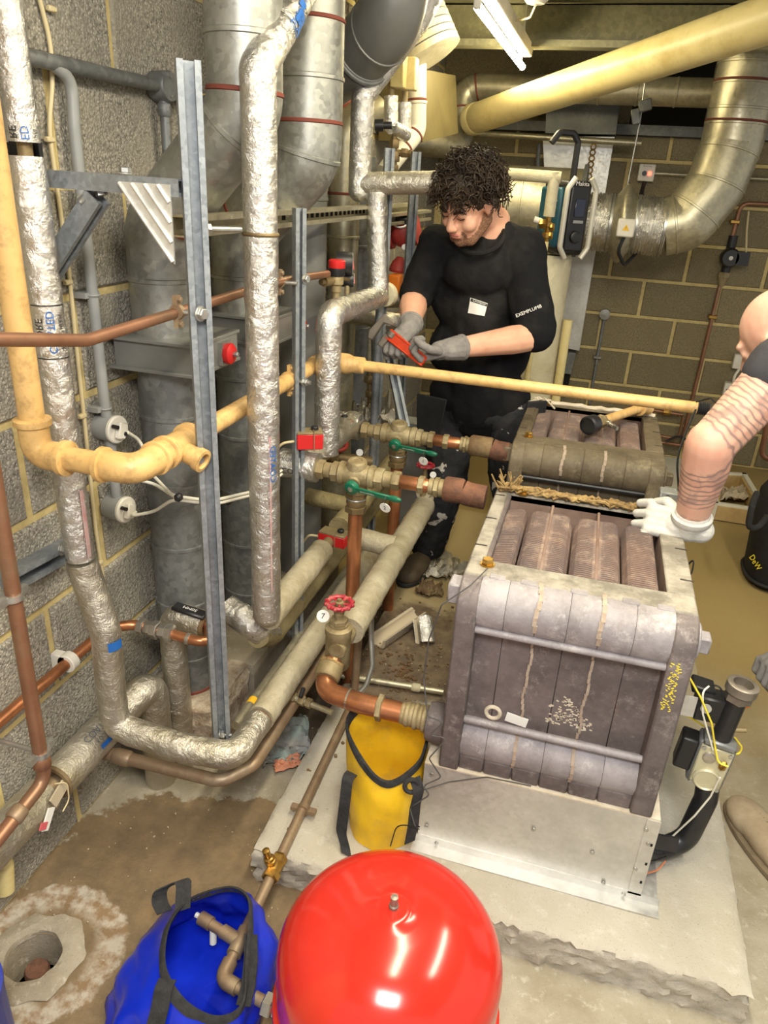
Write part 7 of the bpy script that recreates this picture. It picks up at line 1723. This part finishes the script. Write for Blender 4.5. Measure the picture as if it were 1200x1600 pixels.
# ---- second man, leaning in from the side with a tattooed arm
H2 = PY(1222, 530, 2.0); f2, u2 = V((-.55, .45, -.55)), V((-.5, .2, .85))
b = MB(); P2, r2, l2_, f2n, u2n = headmesh(b, H2, f2, u2)
S2 = PY(1228, 572, 1.80); E2, W2 = PY(1112, 694, 1.745), PY(1077, 822, 1.80); C2 = V((.70, 1.82, 1.20)); B2 = V((.88, 1.62, 1.02)); K2 = V((1.02, 1.48, .88)); S2r = V((.80, 2.08, 1.22)); E2r = V((.80, 2.02, .88)); W2r = PY(1250, 1015, 1.85); NK = V((.60, 1.95, 1.27))
b.cap(P2(0, -.03, -.05), NK, .062, .07); b.cap(NK, C2, .09, .14); b.cap(C2, B2, .15, .15); b.cap(B2, K2, .15, .15); b.cap(S2, NK, .06, .07); b.cap(S2r, NK, .06, .07)
b.cap(S2, E2, .064, .054); b.cap(E2 + V((-.004, -.006, 0)), E2.lerp(W2, .30), .056, .055); b.cap(E2.lerp(W2, .30), W2, .054, .036); b.cap(S2r, E2r, .058, .05); b.cap(E2r, W2r, .05, .033)
LK, LA, RK_, RA_ = V((.98, 1.40, .48)), V((.785, 1.52, .10)), V((1.15, 1.62, .48)), V((1.12, 1.50, .10))
for a_, c_, r_ in ((V((.96, 1.44, .86)), LK, .085), (V((1.08, 1.56, .86)), RK_, .085)): b.cap(a_, c_, r_, .058)
b.cap(LK, LA, .056, .045); b.cap(RK_, RA_, .056, .045)
man2 = remesh('person', b, .0055, 5, 'skin_tattoo'); ORG[man2.name] = V((0, 0, 0))
tag(man2, 'bowed bald man in dark t-shirt leaning a tattooed arm on the nearer boiler', 'person')
b = MB(); b.cap(C2, B2, .185, .175); b.cap(B2, K2, .175, .17); b.cap(S2.lerp(NK, .1), NK, .078, .10); b.cap(S2r, NK, .085, .10); b.cap(NK + V((.03, -.01, -.02)), C2, .11, .16); b.cap(S2, S2.lerp(E2, .10), .078, .076); b.cap(S2r, S2r.lerp(E2r, .5), .084, .078)
te2 = remesh('tshirt', b, .008, 6, 'tshirt_grey', man2, keep=None); wrinkle(te2, .004, 14)
b = MB(); b.cap(K2 + V((0, 0, .0)), K2 + V((.02, -.02, -.06)), .165, .16)
for a_, k_, c_ in ((V((.96, 1.44, .86)), LK, LA), (V((1.08, 1.56, .86)), RK_, RA_)): b.cap(a_, k_, .11, .085); b.cap(k_, c_, .084, .072)
tr2 = remesh('trousers', b, .009, 5, 'trousers', man2); wrinkle(tr2, .008, 14)
g_, d_, s_ = boot(man2, V((LA.x, LA.y, .10)), PZ(1146, 1268, 0.0), 'shoe_tan', 'sole', 1.2)
L_ = (PZ(1146, 1268, 0) - V((LA.x, LA.y, 0))).length
for k in range(4): obj('boot_stitch', MB().tube([g_ + d_ * (L_ * .8 - k * .016) + s_ * a_ * .034 + V((0, 0, .078 + k * .002 - abs(a_) ** 2 * .02)) for a_ in (-1, -.5, 0, .5, 1)], .0022, 6), 'sole', man2)
boot(man2, V((RA_.x, RA_.y, .10)), V((RA_.x - .18, RA_.y + .2, 0)), 'shoe_tan', 'sole', 1.2)
b = MB(); hd_ = PZ(1022, 800, .875) - W2
hand(b, W2 + V((-.006, 0, -.004)), V((-.93, .12, .02)), V((-.15, .80, -.50)), V((0, .50, .85)), .80, sc_=1.10, spread=1.12); b.cap(W2, W2.lerp(E2, .10), .041, .046)
g3 = remesh('glove', b, .003, 4, 'glove_white', man2); obj('cuff', MB().lathe([(.046, 0), (.049, .004), (.049, .016), (.045, .019)], W2.lerp(E2, .075), E2 - W2, 24), 'glove_white', g3)
b = MB(); hand(b, W2r, (PY(1200, 1042, 1.82) - W2r), V((-.4, -.2, -1)), V((-.2, -1, 0)), .8, sc_=1.08); b.cap(W2r, W2r.lerp(E2r, .12), .038, .044); remesh('glove', b, .003, 4, 'glove_grey', man2)
